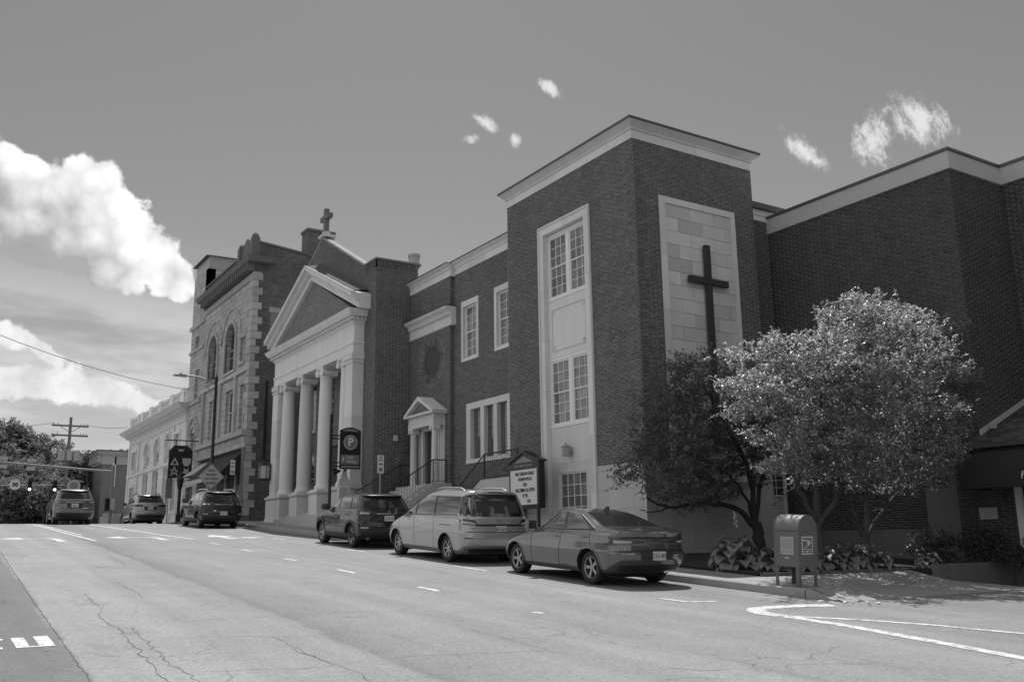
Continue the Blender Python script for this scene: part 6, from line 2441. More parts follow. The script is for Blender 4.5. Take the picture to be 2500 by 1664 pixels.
shrub('dark low shrub against the shaded annex wall', 20.4, 13.6, .8, .5, .8, 21, 46)
shrub('dark shrub below the wall plaque', 21.4, 12.95, .6, .5, .9, 22, 40)
shrub('trailing ground plants at the foot of the tower wall', 15.1, 17.6, .8, .7, .35, 23, 30)
shrub('low dark plants by the entrance wing corner', 21.3, 12.1, .5, .35, .6, 24, 26)


# ---- far trees at the end of the street
def far_tree(label, x, yy, h, r, seed, n=90, leaf=.55, bottom=.15):
    z0 = zr(yy) - .3
    t = thing('broadleaf_tree', label, 'tree', (x, yy, z0), group='trees at the end of the street')
    g = np.random.default_rng(seed)
    m = MB()
    m.tube((x, yy, z0), (x + .2, yy, z0 + h * .6), .32, .14, 9)
    for k in range(5):
        a = g.uniform(0, 6.28)
        m.tube((x, yy, z0 + h * .35), (x + r * .6 * math.cos(a), yy + r * .6 * math.sin(a), z0 + h * .75), .13, .04, 6)
    m.build('trunk', 'bark', t)
    lobes = []
    for k in range(9):
        a = g.uniform(0, 6.28)
        f = g.uniform(bottom, .88)
        rr = r * (.75 * math.sin(math.pi * (f * .75 + .18)) + .1)
        lobes.append((x + rr * .75 * math.cos(a), yy + rr * .75 * math.sin(a), z0 + h * f, r * g.uniform(.35, .55), r * g.uniform(.35, .55), h * g.uniform(.10, .17)))
    lobes.append((x, yy, z0 + h * .55, r * .6, r * .6, h * .33))
    lobes.append((x, yy, z0 + h * .9, r * .3, r * .3, h * .10))
    crown_leaves('crown', lobes, int(n * 1.5), 7, 16, leaf * .58, 'leaf_far', t, seed, 1.1, .4, .5, .9)
    return t


far_tree('tall loose tree at the left edge of the view', 6.2, 118, 14.2, 4.0, 31, 200)
far_tree('rounded tree second from the left edge', 10.2, 121, 13.2, 3.6, 32, 190)
far_tree('dense tree directly below the utility pole crossarms', 14.4, 128, 12.6, 4.2, 33, 180)
far_tree('bushy tree behind the signal arm left of the brick building', 13.6, 108, 9.0, 3.2, 34, 180, .42, .08)
far_tree('low tree behind the two lit signals', 10.0, 106, 8.4, 3.4, 35, 180, .42, .05)
far_tree('low tree at the far left behind the mast arm', 6.0, 107, 9.0, 3.4, 36, 180, .42, .05)
far_tree('low bushy tree just behind the grey car at the crest', 11.8, 101, 6.0, 2.8, 37, 140, .38, .05)
far_tree('tree above the roof of the far brick building', 25.0, 150, 14.5, 5.0, 38, 150, .6)
far_tree('tree rising behind the bank corner', 30.5, 156, 15.2, 5.0, 39, 150, .6)
far_tree('hazy tree between the utility pole and the brick roof', 20.5, 152, 14.6, 5.0, 40, 150, .6)
far_tree('low tree filling the gap under the signal arms', 7.9, 102, 6.2, 3.0, 41, 140, .38, .05)
far_tree('spreading tree beyond the left edge of the view', 1.5, 112, 12.0, 4.0, 42, 140)
# wooded hillside far behind
hv, hf = [], []
nx, ny = 40, 10
for j in range(ny + 1):
    for i in range(nx + 1):
        x = -90 + i * 6.5
        yy = 175 + j * 16
        z = zr(yy) - 3 + 19 * math.sin(min(1, j / 4) * math.pi / 2) * (.88 + .12 * math.sin(i * .5)) + 1.0 * math.sin(i * 1.7 + j)
        hv.append((x, yy, z))
for j in range(ny):
    for i in range(nx):
        a = j * (nx + 1) + i
        hf.append((a, a + 1, a + nx + 2, a + nx + 1))
hill = structure(link(bpy.data.objects.new('hill', mesh_from('hill', hv, hf, 'earth', True))))
lob = []
for i in range(110):
    x = random.uniform(5, 75) if i % 4 else random.uniform(-60, 5)
    j = random.uniform(0, 4)
    yy = 178 + j * 16
    z = zr(yy) - 3 + 18 * math.sin(min(1, j / 4) * math.pi / 2)
    lob.append((x, yy, z + 3, random.uniform(4, 6), 4, random.uniform(3, 4.5)))
wood = crown_leaves('hillside_wood', lob, 2400, 6, 12, .65, 'leaf_far', None, 77, 2.0, .4, .4, .9)
wood['label'] = 'distant wooded hillside behind the street'
wood['category'] = 'trees'

# trees lining the far side of the street, beyond the left of the view
lob = []
for i in range(26):
    yy = -25 + i * 4.2
    lob.append((-34 + random.uniform(-3, 3), yy, zr(yy) + random.uniform(2.5, 4.5), 2.6, 2.6, random.uniform(2.2, 3.4)))
hedge = crown_leaves('tree_row', lob, 520, 6, 8, .8, 'leaf_far', None, 78, 1.6, .4, .4, .9)
hedge['label'] = 'row of trees lining the far side of the street'
hedge['category'] = 'trees'

cb = thing('unseen_light_blocker', 'unseen dark brick building added behind the camera to block light', 'building', (26, -20, zr(-16)))  # added out of view to cut the light reaching the -Y walls
wall(cb, 'Y', -14.4, .4, 14.5, 44, -3.5, 8.6, 'old_brick', [(16 + k * 3.4, 17.6 + k * 3.4, z, z + 2.2) for k in range(8) for z in (.2, 4.4)])
wall(cb, 'X', 14.5, .4, -40, -14.41, -4.5, 8.6, 'old_brick_x', [(-38 + k * 3.4, -36.4 + k * 3.4, z, z + 2.2) for k in range(7) for z in (.2, 4.4)])
for k in range(8):
    for z in (.2, 4.4):
        bx('window', 'glass_dark', cb, 16 + k * 3.4, 17.6 + k * 3.4, -14.3, -14.2, z, z + 2.2)
for k in range(7):
    for z in (.2, 4.4):
        bx('window', 'glass_dark', cb, 14.7, 14.8, -38 + k * 3.4, -36.4 + k * 3.4, z, z + 2.2)
MB().frust(14.5, 44, -40, -14.0, 8.601, 9.0, .05, .4).build('cornice', 'wood_pole', cb)
bx('core', 'old_brick', cb, 14.95, 44, -40, -14.45, -4.5, 8.5)
# ================================================================== cars
# a body is a stack of rounded plan outlines: for each height z the rear end, front end and half width


class Body:
    def __init__(s, rear, front, width, Lr=.34, Lf=.62, n=2.4, barrel=.03, Lu=None, zu=9.0):
        s.Lu, s.zu = Lu, zu
        s.rear, s.front, s.width = rear, front, width
        s.Lr, s.Lf, s.n, s.barrel = Lr, Lf, n, barrel
        zs = sorted({p[0] for p in rear} | {p[0] for p in front} | {p[0] for p in width})
        Z = []
        for a, b in zip(zs[:-1], zs[1:]):
            k = max(2, int(math.ceil((b - a) / .03)))
            # wide steps in plan need more slices
            k = max(k, int(abs(s.xr(b) - s.xr(a)) / .07), int(abs(s.xf(b) - s.xf(a)) / .07))
            Z += [a + (b - a) * i / k for i in range(k)]
        Z.append(zs[-1])
        s.Z = Z

    @staticmethod
    def _ip(t, z):
        zs = [p[0] for p in t]
        xs = [p[1] for p in t]
        return float(np.interp(z, zs, xs))

    def xr(s, z): return s._ip(s.rear, z)
    def xf(s, z): return s._ip(s.front, z)

    def w(s, z): return s._ip(s.width, z)

    def lr(s, z):
        if s.Lu is None:
            return s.Lr
        k = min(max((z - s.zu) / .08, 0), 1)
        return s.Lr + (s.Lu - s.Lr) * k

    def side(s, x, z):
        xr, xf, w_ = s.xr(z), s.xf(z), s.w(z)
        Lr = min(s.lr(z), (xf - xr) * .3)
        Lf = min(s.Lf, (xf - xr) * .3)
        f = 1.0
        if x < xr + Lr:
            q = min(max((xr + Lr - x) / Lr, 0), 1)
            f = (1 - q ** s.n) ** (1 / s.n)
        elif x > xf - Lf:
            q = min(max((x - xf + Lf) / Lf, 0), 1)
            f = (1 - q ** s.n) ** (1 / s.n)
        xc, h = (xr + xf) / 2, (xf - xr) / 2
        return w_ * f * (1 - s.barrel * ((x - xc) / h) ** 2)

    def back(s, y, z):
        xr, xf, w_ = s.xr(z), s.xf(z), s.w(z) * (1 - s.barrel)
        Lr = min(s.lr(z), (xf - xr) * .3)
        q = (1 - min(abs(y) / w_, .999) ** s.n) ** (1 / s.n)
        return xr + Lr * (1 - q)

    def outline(s, z):
        xr, xf, w_ = s.xr(z), s.xf(z), s.w(z)
        Lr = min(s.lr(z), (xf - xr) * .3)
        Lf = min(s.Lf, (xf - xr) * .3)
        xs = []
        for t in np.linspace(0, math.pi / 2, 15):
            xs.append(xr + Lr * (1 - math.cos(t) ** (2 / s.n)))
        xs += list(np.linspace(xr + Lr, xf - Lf, 22)[1:-1])
        for t in np.linspace(math.pi / 2, 0, 15):
            xs.append(xf - Lf * (1 - math.cos(t) ** (2 / s.n)))
        half = [(x, s.side(x, z)) for x in xs]
        half[0] = (xr, 0.0)
        half[-1] = (xf, 0.0)
        return half + [(x, -y) for x, y in half[-2:0:-1]]

    def mesh(s, mt):
        m = MB()
        rings = [[(x, y, z) for x, y in s.outline(z)] for z in s.Z]
        n = len(rings[0])
        V = [p for r in rings for p in r]
        F_ = []
        for i in range(len(rings) - 1):
            for k in range(n):
                k2 = (k + 1) % n
                F_.append((i * n + k2, i * n + k, (i + 1) * n + k, (i + 1) * n + k2))
        F_.append(tuple(range(n)))
        F_.append(tuple(range((len(rings) - 1) * n + n - 1, (len(rings) - 1) * n - 1, -1)))
        return mesh_from('body', V, F_, mt, True)


def cut_wheels(me, axles, R, hw, mats):
    """open the four wheel wells"""
    tmp = bpy.data.objects.new('tmp_body', me)
    COL.objects.link(tmp)
    cm = MB()
    for x in axles:
        for sg in (-1, 1):
            cm.tube((x, sg * (hw - .30), R * .95), (x, sg * (hw + .25), R * .95), R * 1.19, n=40)
    cme = mesh_from('cut', cm.v, cm.f, 'under')
    cut = bpy.data.objects.new('tmp_cut', cme)
    COL.objects.link(cut)
    md = tmp.modifiers.new('b', 'BOOLEAN')
    md.operation = 'DIFFERENCE'
    md.object = cut
    md.solver = 'EXACT'
    md.material_mode = 'TRANSFER'
    dg = bpy.context.evaluated_depsgraph_get()
    out = bpy.data.meshes.new_from_object(tmp.evaluated_get(dg))
    bpy.data.objects.remove(tmp)
    bpy.data.objects.remove(cut)
    out.name = 'body'
    out.polygons.foreach_set('use_smooth', [True] * len(out.polygons))
    out.set_sharp_from_angle(angle=math.radians(38))
    return out


def patch_side(B, c4, sg, off, nx=10, nz=5, thick=True):
    """quad region (x,z) corners: back-bottom, front-bottom, front-top, back-top laid on the side"""
    (x0, z0), (x1, z1), (x2, z2), (x3, z3) = c4
    V, F_ = [], []
    for j in range(nz + 1):
        v = j / nz
        for i in range(nx + 1):
            u = i / nx
            x = (1 - v) * ((1 - u) * x0 + u * x1) + v * ((1 - u) * x3 + u * x2)
            z = (1 - v) * ((1 - u) * z0 + u * z1) + v * ((1 - u) * z3 + u * z2)
            V.append((x, sg * (B.side(x, z) + off), z + off * .25))
    n = nx + 1
    for j in range(nz):
        for i in range(nx):
            f = (j * n + i, j * n + i + 1, (j + 1) * n + i + 1, (j + 1) * n + i)
            F_.append(f[::-1] if sg > 0 else f)
    return V, F_


def patch_back(B, c4, off, ny=14, nz=6):
    """quad region (y,z): left-bottom, right-bottom, right-top, left-top as seen from behind"""
    (y0, z0), (y1, z1), (y2, z2), (y3, z3) = c4
    V, F_ = [], []
    for j in range(nz + 1):
        v = j / nz
        for i in range(ny + 1):
            u = i / ny
            y = (1 - v) * ((1 - u) * y0 + u * y1) + v * ((1 - u) * y3 + u * y2)
            z = (1 - v) * ((1 - u) * z0 + u * z1) + v * ((1 - u) * z3 + u * z2)
            V.append((B.back(y, z) - off, y, z + off * .2))
    n = ny + 1
    for j in range(nz):
        for i in range(ny):
            F_.append((j * n + i, j * n + i + 1, (j + 1) * n + i + 1, (j + 1) * n + i))
    return V, F_


def addp(name, vf, mt, parent, smooth=True):
    o = bpy.data.objects.new(name, mesh_from(name, vf[0], vf[1], mt, smooth))
    COL.objects.link(o)
    o.parent = parent
    return o


def wheel_set(parent, axles, R, y, wd, spokes, style='split'):
    proto = {}
    for x in axles:
        for sg in (1, -1):
            hub = MB().lathe([(.03, -wd * .35), (R * .66, -wd * .35), (R * .66, -wd * .05), (.03, -wd * .05)], (0, 0, 0), 24, 'Y')
            w = hub.build('wheel', 'under', parent)
            w.location = (x, sg * (y - wd * .42), R)
            if sg < 0:
                w.rotation_euler = (0, 0, math.pi)
            key = 'k'
            if key not in proto:
                ty = MB().lathe([(R * .64, -wd / 2), (R * .80, -wd * .54), (R * .93, -wd * .52), (R * .99, -wd * .40), (R, -wd * .2), (R, wd * .2), (R * .99, wd * .40), (R * .93, wd * .52), (R * .80, wd * .54), (R * .66, wd / 2), (R * .64, wd * .40)], (0, 0, 0), 40, 'Y')
                # drop the lathe's end caps so that the rim shows
                ty.f = ty.f[:-2]
                rm = MB().lathe([(R * .66, wd * .47), (R * .63, wd * .49), (R * .60, wd * .44), (R * .60, -wd * .1)], (0, 0, 0), 40, 'Y')
                rm.f = rm.f[:-2]
                for k in range(spokes):
                    a = 2 * math.pi * k / spokes
                    for da in ((-.11, .11) if style == 'split' else (0,)):
                        pts = []
                        for (r_, hw_, dep) in ((R * .12, .022, .34), (R * .62, .013 if style == 'split' else .024, .40)):
                            for s2 in (-1, 1):
                                aa = a + (da * r_ / (R * .62))
                                cx, cz = r_ * math.cos(aa), r_ * math.sin(aa)
                                nx_, nz_ = -math.sin(aa), math.cos(aa)
                                pts.append((cx + s2 * hw_ * nx_ * R / .33, wd * dep, cz + s2 * hw_ * nz_ * R / .33))
                        back = [(p[0], p[1] - .04, p[2]) for p in pts]
                        rm._add(pts + back, [(0, 1, 3, 2), (0, 2, 6, 4), (1, 5, 7, 3), (4, 6, 7, 5), (0, 4, 5, 1), (2, 3, 7, 6)])
                rm.lathe([(.01, wd * .36), (R * .17, wd * .36), (R * .19, wd * .30), (R * .19, wd * .1)], (0, 0, 0), 16, 'Y')
                proto[key] = (mesh_from('tyre', ty.v, ty.f, 'rubber', True, 40), mesh_from('rim', rm.v, rm.f, 'alloy', True, 30))
            for nm, me in zip(('tyre', 'rim'), proto[key]):
                o = bpy.data.objects.new(nm, me)
                COL.objects.link(o)
                o.parent = w
                o.rotation_euler = (0, 0, 0)


def make_car(label, cat, paint, loc, heading, B, axles, R, track, spec):
    name = cat.replace(' ', '_')
    yaw = math.pi / 2 - heading
    t = thing(name, label, cat, loc, (0, -math.atan(spec.get('slope', .057)), yaw), local=True)
    if 'driving' not in label:
        t['group'] = 'vehicles parked along the kerb'
    me = cut_wheels(B.mesh(paint), axles, R, track, None)
    body = bpy.data.objects.new('body', me)
    COL.objects.link(body)
    body.parent = t
    wheel_set(t, axles, R, track + spec.get('wheel_out', .01), .21, spec.get('spokes', 5), spec.get('style', 'split'))
    # wheel arch lips
    for x in axles:
        for sg in (1, -1):
            V, F_ = [], []
            ra, rb = R * 1.185, R * 1.185 + spec.get('lip', .03)
            for k in range(25):
                a = math.pi * (-.08 + 1.16 * k / 24)
                for r_ in (ra, rb):
                    xx, zz = x + r_ * math.cos(a), R * .95 + r_ * math.sin(a)
                    zz = max(zz, B.Z[0] + .01)
                    V.append((xx, sg * (B.side(xx, zz) + .006), zz))
            for k in range(24):
                f = (2 * k, 2 * k + 2, 2 * k + 3, 2 * k + 1)
                F_.append(f if sg > 0 else f[::-1])
            addp('arch_lip', (V, F_), spec.get('lip_mt', paint), t)
    # glass
    for sg in (1, -1):
        for c4 in spec['side_glass']:
            addp('side_window', patch_side(B, c4, sg, .006), 'car_glass', t)
        for c4 in spec.get('pillars', ()):
            addp('pillar_trim', patch_side(B, c4, sg, .009, 4, 5), 'black_metal', t)
        for c4, mt_ in spec.get('side_trim', ()):
            addp('trim', patch_side(B, c4, sg, .010, 16, 2), mt_, t)
        for x0, x1, z0, z1 in spec.get('seams', ()):
            addp('door_gap', patch_side(B, [(x0 - .005, z0), (x0 + .005, z0), (x1 + .005, z1), (x1 - .005, z1)], sg, .004, 1, 14), 'ink', t)
        for x, z in spec.get('handles', ()):
            h = MB()
            yb = B.side(x, z)
            h.path([(x - .09, sg * (yb + .004), z), (x - .07, sg * (yb + .035), z + .004), (x + .07, sg * (yb + .035), z + .006), (x + .09, sg * (yb + .004), z + .006)], .013, 6)
            o = h.build('door_handle', spec.get('handle_mt', 'chrome'), t, True, 60)
        # mirrors
        mx_, mz = spec['mirror']
        yb = B.side(mx_, mz)
        q = MB()
        q.prism([(mx_ - .05, mz - .02), (mx_ + .10, mz - .01), (mx_ + .13, mz + .08), (mx_ + .05, mz + .16), (mx_ - .05, mz + .16)], 'Y', sg * (yb + .06), sg * (yb + .26))
        q.tube((mx_ + .05, sg * (yb - .02), mz - .02), (mx_ + .04, sg * (yb + .09), mz + .02), .028, n=6)
        mo = q.build('mirror', spec.get('mirror_mt', 'black_metal'), t)
        sub(MB()._add([(mx_ - .053, sg * (yb + .075), mz + .0), (mx_ - .053, sg * (yb + .245), mz + .0), (mx_ - .053, sg * (yb + .245), mz + .145), (mx_ - .053, sg * (yb + .075), mz + .145)], [(0, 1, 2, 3)]).build('mirror_glass', 'car_glass', mo), mo)
    addp('rear_window', patch_back(B, spec['rear_glass'], .006), 'car_glass', t)
    # windscreen laid on the front slope
    V, F_ = [], []
    (z0, z1, f0, f1) = spec['windscreen']
    for j in range(6):
        z = z0 + (z1 - z0) * j / 5
        wmax = B.w(z) * (f0 + (f1 - f0) * j / 5)
        for i in range(13):
            y = -wmax + 2 * wmax * i / 12
            q = (1 - min(abs(y) / B.w(z), .999) ** B.n) ** (1 / B.n)
            Lf = min(B.Lf, (B.xf(z) - B.xr(z)) * .3)
            V.append((B.xf(z) - Lf * (1 - q) + .008, y, z))
    for j in range(5):
        for i in range(12):
            a = j * 13 + i
            F_.append((a, a + 13, a + 14, a + 1))
    addp('windscreen', (V, F_), 'car_glass', t)
    for nm, c4, mt_, off in spec.get('back', ()):
        addp(nm, patch_back(B, c4, off), mt_, t)
    for nm, c4, mt_ in spec.get('side_back', ()):
        for sg in (1, -1):
            addp(nm, patch_side(B, c4, sg, .007, 6, 3), mt_, t)
    # plate
    if 'plate' in spec:
        py_, pz, tx = spec['plate']
        px = B.back(py_, pz) - spec.get('plate_out', .02)
        pl_ = MB().box(px - .008, px, py_ - .155, py_ + .155, pz - .08, pz + .08).build('license_plate', 'plate', t)
        M = Matrix(((0, 0, -1, px - .0095), (-1, 0, 0, py_), (0, 1, 0, pz - .005), (0, 0, 0, 1)))
        sub(text(tx, .105, 'ink', pl_, M, sx=.8), pl_)
    for r_ in spec.get('rails', ()):
        x0, x1, yy, z, rr, mt_ = r_
        for sg in (1, -1):
            P = [(x0, sg * yy, z - .05), (x0 + .08, sg * yy, z - .005), (x0 + .25, sg * yy, z + .035), ((x0 + x1) / 2, sg * yy, z + .045), (x1 - .25, sg * yy, z + .03), (x1 - .06, sg * yy, z - .01), (x1, sg * yy, z - .06)]
            MB().path(P, rr, 7).build('roof_rail', mt_, t, True, 60)
    if 'fin' in spec:
        fx, fz = spec['fin']
        MB().prism([(fx - .09, fz - .02), (fx + .09, fz - .02), (fx - .03, fz + .07), (fx - .08, fz + .07)], 'Y', -.018, .018).build('antenna_fin', 'black_metal', t)
    # floor shadow side: dark pan underneath and seats inside are not see-through here
    MB().box(B.xr(.3) + .25, B.xf(.3) - .3, -track + .30, track - .30, .17, B.Z[0] + .02).build('underbody', 'under', t)
    return t, body


def badge_oval(t, B, y, z, a, b, mt='chrome', kind='h', off=.012):
    x = B.back(y, z) - off
    m = MB()
    n = 28
    V, F_ = [], []
    for k in range(n):
        an = 2 * math.pi * k / n
        for s_ in (1.0, .80):
            V.append((x, y + a * s_ * math.cos(an), z + b * s_ * math.sin(an)))
    for k in range(n):
        k2 = (k + 1) % n
        F_.append((2 * k, 2 * k + 1, 2 * k2 + 1, 2 * k2))
    m._add(V, F_)
    if kind == 'h':
        for yy in (-.38, .38):
            m._add([(x - .001, y + a * (yy - .10) + b * .28, z - b * .62), (x - .001, y + a * (yy + .10) + b * .28, z - b * .62), (x - .001, y + a * (yy + .10) - b * .28, z + b * .62), (x - .001, y + a * (yy - .10) - b * .28, z + b * .62)], [(0, 1, 2, 3)])
        m._add([(x - .001, y - a * .35, z - b * .14), (x - .001, y + a * .35, z - b * .10), (x - .001, y + a * .35, z + b * .14), (x - .001, y - a * .35, z + b * .10)], [(0, 1, 2, 3)])
    elif kind == 't':
        m._add([(x - .001, y - a * .7, z + b * .28), (x - .001, y + a * .7, z + b * .28), (x - .001, y + a * .7, z + b * .45), (x - .001, y - a * .7, z + b * .45)], [(0, 1, 2, 3)])
        m._add([(x - .001, y - a * .14, z - b * .8), (x - .001, y + a * .14, z - b * .8), (x - .001, y + a * .14, z + b * .3), (x - .001, y - a * .14, z + b * .3)], [(0, 1, 2, 3)])
    else:
        m._add([(x - .001, y - a * 1.1, z - b * .16), (x - .001, y + a * 1.1, z - b * .16), (x - .001, y + a * 1.1, z + b * .16), (x - .001, y - a * 1.1, z + b * .16)], [(0, 1, 2, 3)])
    return m.build('badge', mt, t)


def MB_back(x, y, z):
    return Matrix(((0, 0, -1, x), (-1, 0, 0, y), (0, 1, 0, z), (0, 0, 0, 1)))


HD = .030
# ---- grey saloon, nearest
B = Body(rear=[(.22, -.66), (.30, -.84), (.40, -.94), (.50, -.99), (.60, -1.02), (.64, -1.0), (.66, -.96), (.78, -.95), (.90, -.97), (.99, -1.02), (1.02, -1.0), (1.035, -.88), (1.06, -.60), (1.085, -.36), (1.14, -.18), (1.22, .05), (1.30, .32), (1.35, .54), (1.385, .78), (1.405, 1.0), (1.415, 1.2)],
         front=[(.22, 3.42), (.30, 3.56), (.45, 3.63), (.60, 3.60), (.70, 3.46), (.78, 3.20), (.86, 2.86), (.92, 2.58), (.965, 2.40), (1.05, 2.19), (1.15, 1.98), (1.25, 1.78), (1.33, 1.66), (1.375, 1.60), (1.40, 1.54), (1.415, 1.44)],
         width=[(.22, .80), (.30, .86), (.45, .905), (.62, .913), (.70, .905), (.80, .895), (.92, .875), (.98, .845), (1.02, .80), (1.10, .745), (1.20, .695), (1.30, .635), (1.36, .595), (1.385, .56), (1.405, .50), (1.415, .42)], Lr=.42, Lf=.75, n=2.5, Lu=.24, zu=1.0)
sedan, sb = make_car('grey four-door saloon parked nearest the camera at the kerb', 'car', 'paint_grey', (11.86, 14.62, zr(14.62)), HD, B, (0, 2.72), .318, .80, dict(
    spokes=5, style='split',
    side_glass=[[(.95, 1.00), (2.20, .99), (1.66, 1.315), (1.12, 1.335)], [(.08, 1.035), (.86, 1.00), (1.03, 1.335), (.60, 1.30)]],
    pillars=[[(.86, 1.00), (.95, 1.00), (1.12, 1.335), (1.03, 1.335)], [(-.06, 1.055), (.08, 1.035), (.60, 1.30), (.55, 1.29)]],
    side_trim=[([(-.09, 1.055), (-.065, 1.052), (.565, 1.305), (.54, 1.305)], 'chrome'), ([(-.10, 1.028), (2.22, .972), (2.22, .986), (-.10, 1.044)], 'black_metal')],
    seams=[(1.02, .93, .30, .985), (-.12, .02, .62, 1.02), (2.02, 2.06, .30, .96)], handles=[(1.14, .86), (.16, .885)], handle_mt='paint_grey', mirror=(2.02, .98), mirror_mt='paint_grey',
    rear_glass=[(.66, 1.10), (-.66, 1.10), (-.50, 1.345), (.50, 1.345)], windscreen=(1.0, 1.37, .93, .90),
    back=[('tail_lamp', [(.85, .80), (.30, .80), (.26, .83), (.86, .92)], 'lamp_dark', .008), ('tail_lamp', [(-.30, .80), (-.85, .80), (-.86, .92), (-.26, .83)], 'lamp_dark', .008),
          ('light_bar', [(.84, .885), (-.84, .885), (-.84, .915), (.84, .915)], 'black_metal', .010),
          ('lamp_lens', [(.82, .80), (.56, .81), (.52, .84), (.83, .86)], 'lamp_clear', .012), ('lamp_lens', [(-.56, .81), (-.82, .80), (-.83, .86), (-.52, .84)], 'lamp_clear', .012),
          ('bumper_recess', [(.36, .50), (-.36, .50), (-.42, .70), (.42, .70)], 'plastic', .004),
          ('bumper_trim', [(.80, .28), (-.80, .28), (-.84, .40), (.84, .40)], 'plastic', .008), ('bumper_gap', [(.88, .655), (-.88, .655), (-.88, .668), (.88, .668)], 'ink', .006)],
    plate=(-.02, .58, 'C1G 485'), plate_out=.012, fin=(.62, 1.39)))
badge_oval(sedan, B, 0, .965, .085, .045, 'chrome', 'h', .016)
for i, ch in enumerate('ELANTRA'):
    text(ch, .055, 'chrome', sedan, MB_back(B.back(.27 - i * .09, .80) - .006, .27 - i * .09, .80), sx=1.3)

# ---- silver people carrier
B = Body(rear=[(.22, -.72), (.30, -.90), (.42, -1.05), (.60, -1.10), (.74, -1.09), (.78, -1.04), (.95, -1.02), (1.08, -1.02), (1.14, -.99), (1.40, -.90), (1.62, -.80), (1.68, -.83), (1.73, -.82), (1.755, -.66), (1.775, -.30), (1.79, .30), (1.80, .90)],
         front=[(.22, 3.80), (.32, 3.95), (.48, 4.0), (.65, 3.97), (.80, 3.86), (.90, 3.66), (.98, 3.42), (1.04, 3.22), (1.09, 3.06), (1.20, 2.86), (1.35, 2.56), (1.50, 2.22), (1.62, 1.90), (1.70, 1.62), (1.755, 1.36), (1.785, 1.14), (1.80, 1.0)],
         width=[(.22, .86), (.32, .94), (.50, .98), (.75, .985), (.95, .975), (1.06, .955), (1.12, .93), (1.30, .895), (1.50, .845), (1.62, .80), (1.69, .745), (1.745, .66), (1.78, .52), (1.80, .40)], Lr=.34, Lf=.85, n=2.9)
van, vb = make_car('silver minivan with roof rails parked between two darker cars', 'minivan', 'paint_silver', (12.13, 20.75, zr(20.75)), HD, B, (0, 3.0), .335, .86, dict(
    spokes=7, style='single',
    side_glass=[[(1.86, 1.14), (2.86, 1.13), (2.10, 1.54), (1.88, 1.57)], [(.72, 1.16), (1.76, 1.14), (1.78, 1.58), (.80, 1.61)], [(-.52, 1.20), (.62, 1.165), (.70, 1.61), (-.42, 1.60)], [(-.90, 1.17), (-.53, 1.20), (-.43, 1.60), (-.70, 1.61)]],
    pillars=[[(1.76, 1.14), (1.86, 1.14), (1.88, 1.57), (1.78, 1.58)], [(.62, 1.165), (.72, 1.16), (.80, 1.61), (.70, 1.61)], [(2.86, 1.13), (3.0, 1.12), (2.20, 1.56), (2.10, 1.54)]],
    side_trim=[([(-.55, 1.15), (2.95, 1.085), (2.95, 1.10), (-.55, 1.175)], 'black_metal'), ([(-.30, .90), (.30, .90), (.30, .915), (-.30, .915)], 'ink')],
    seams=[(1.80, 1.82, .30, 1.13), (.60, .66, .34, 1.15), (2.78, 2.82, .34, 1.10)], handles=[(1.70, .96), (1.95, .955)], mirror=(2.62, 1.10),
    rear_glass=[(.84, 1.13), (-.84, 1.13), (-.72, 1.66), (.72, 1.66)], windscreen=(1.13, 1.70, .93, .90),
    back=[('side_glass_wrap', [(.925, 1.14), (.84, 1.13), (.72, 1.66), (.80, 1.60)], 'car_glass', .007), ('side_glass_wrap', [(-.84, 1.13), (-.925, 1.14), (-.80, 1.60), (-.72, 1.66)], 'car_glass', .007),
          ('chrome_strip', [(.62, .90), (-.62, .90), (-.62, .945), (.62, .945)], 'black_metal', .010),
          ('tail_lamp', [(.955, .94), (.56, .90), (.66, 1.05), (.94, 1.08)], 'lamp_dark', .009), ('tail_lamp', [(-.56, .90), (-.955, .94), (-.94, 1.08), (-.66, 1.05)], 'lamp_dark', .009),
          ('lamp_lens', [(.93, .96), (.62, .93), (.66, .98), (.92, 1.02)], 'lamp_clear', .013), ('lamp_lens', [(-.62, .93), (-.93, .96), (-.92, 1.02), (-.66, .98)], 'lamp_clear', .013),
          ('bumper_gap', [(.93, .755), (-.93, .755), (-.93, .768), (.93, .768)], 'ink', .008), ('bumper_trim', [(.80, .26), (-.80, .26), (-.84, .36), (.84, .36)], 'plastic', .008),
          ('reflector', [(.90, .60), (.72, .60), (.72, .63), (.90, .63)], 'lamp_dark', .008), ('reflector', [(-.72, .60), (-.90, .60), (-.90, .63), (-.72, .63)], 'lamp_dark', .008),
          ('brake_lamp', [(.22, 1.700), (-.22, 1.700), (-.22, 1.725), (.22, 1.725)], 'lamp_dark', .008)],
    plate=(-.05, .83, 'BG 1414'), plate_out=.012, rails=[(-.35, 1.25, .60, 1.775, .020, 'galvanised')]))
badge_oval(van, B, 0, 1.03, .055, .045, 'grey_metal', 'n', .014)
text('Quest', .075, 'grey_metal', van, MB_back(B.back(.66, .86) - .006, .66, .85))
# seats seen through the rear glass
for (y, z0, z1, w_) in ((.42, 1.22, 1.50, .17), (-.05, 1.20, 1.46, .16), (-.46, 1.22, 1.52, .16)):
    addp('seat_back', patch_back(B, [(y + w_, z0), (y - w_, z0), (y - w_ * .8, z1), (y + w_ * .8, z1)], .008, 6, 4), 'headrest', van)

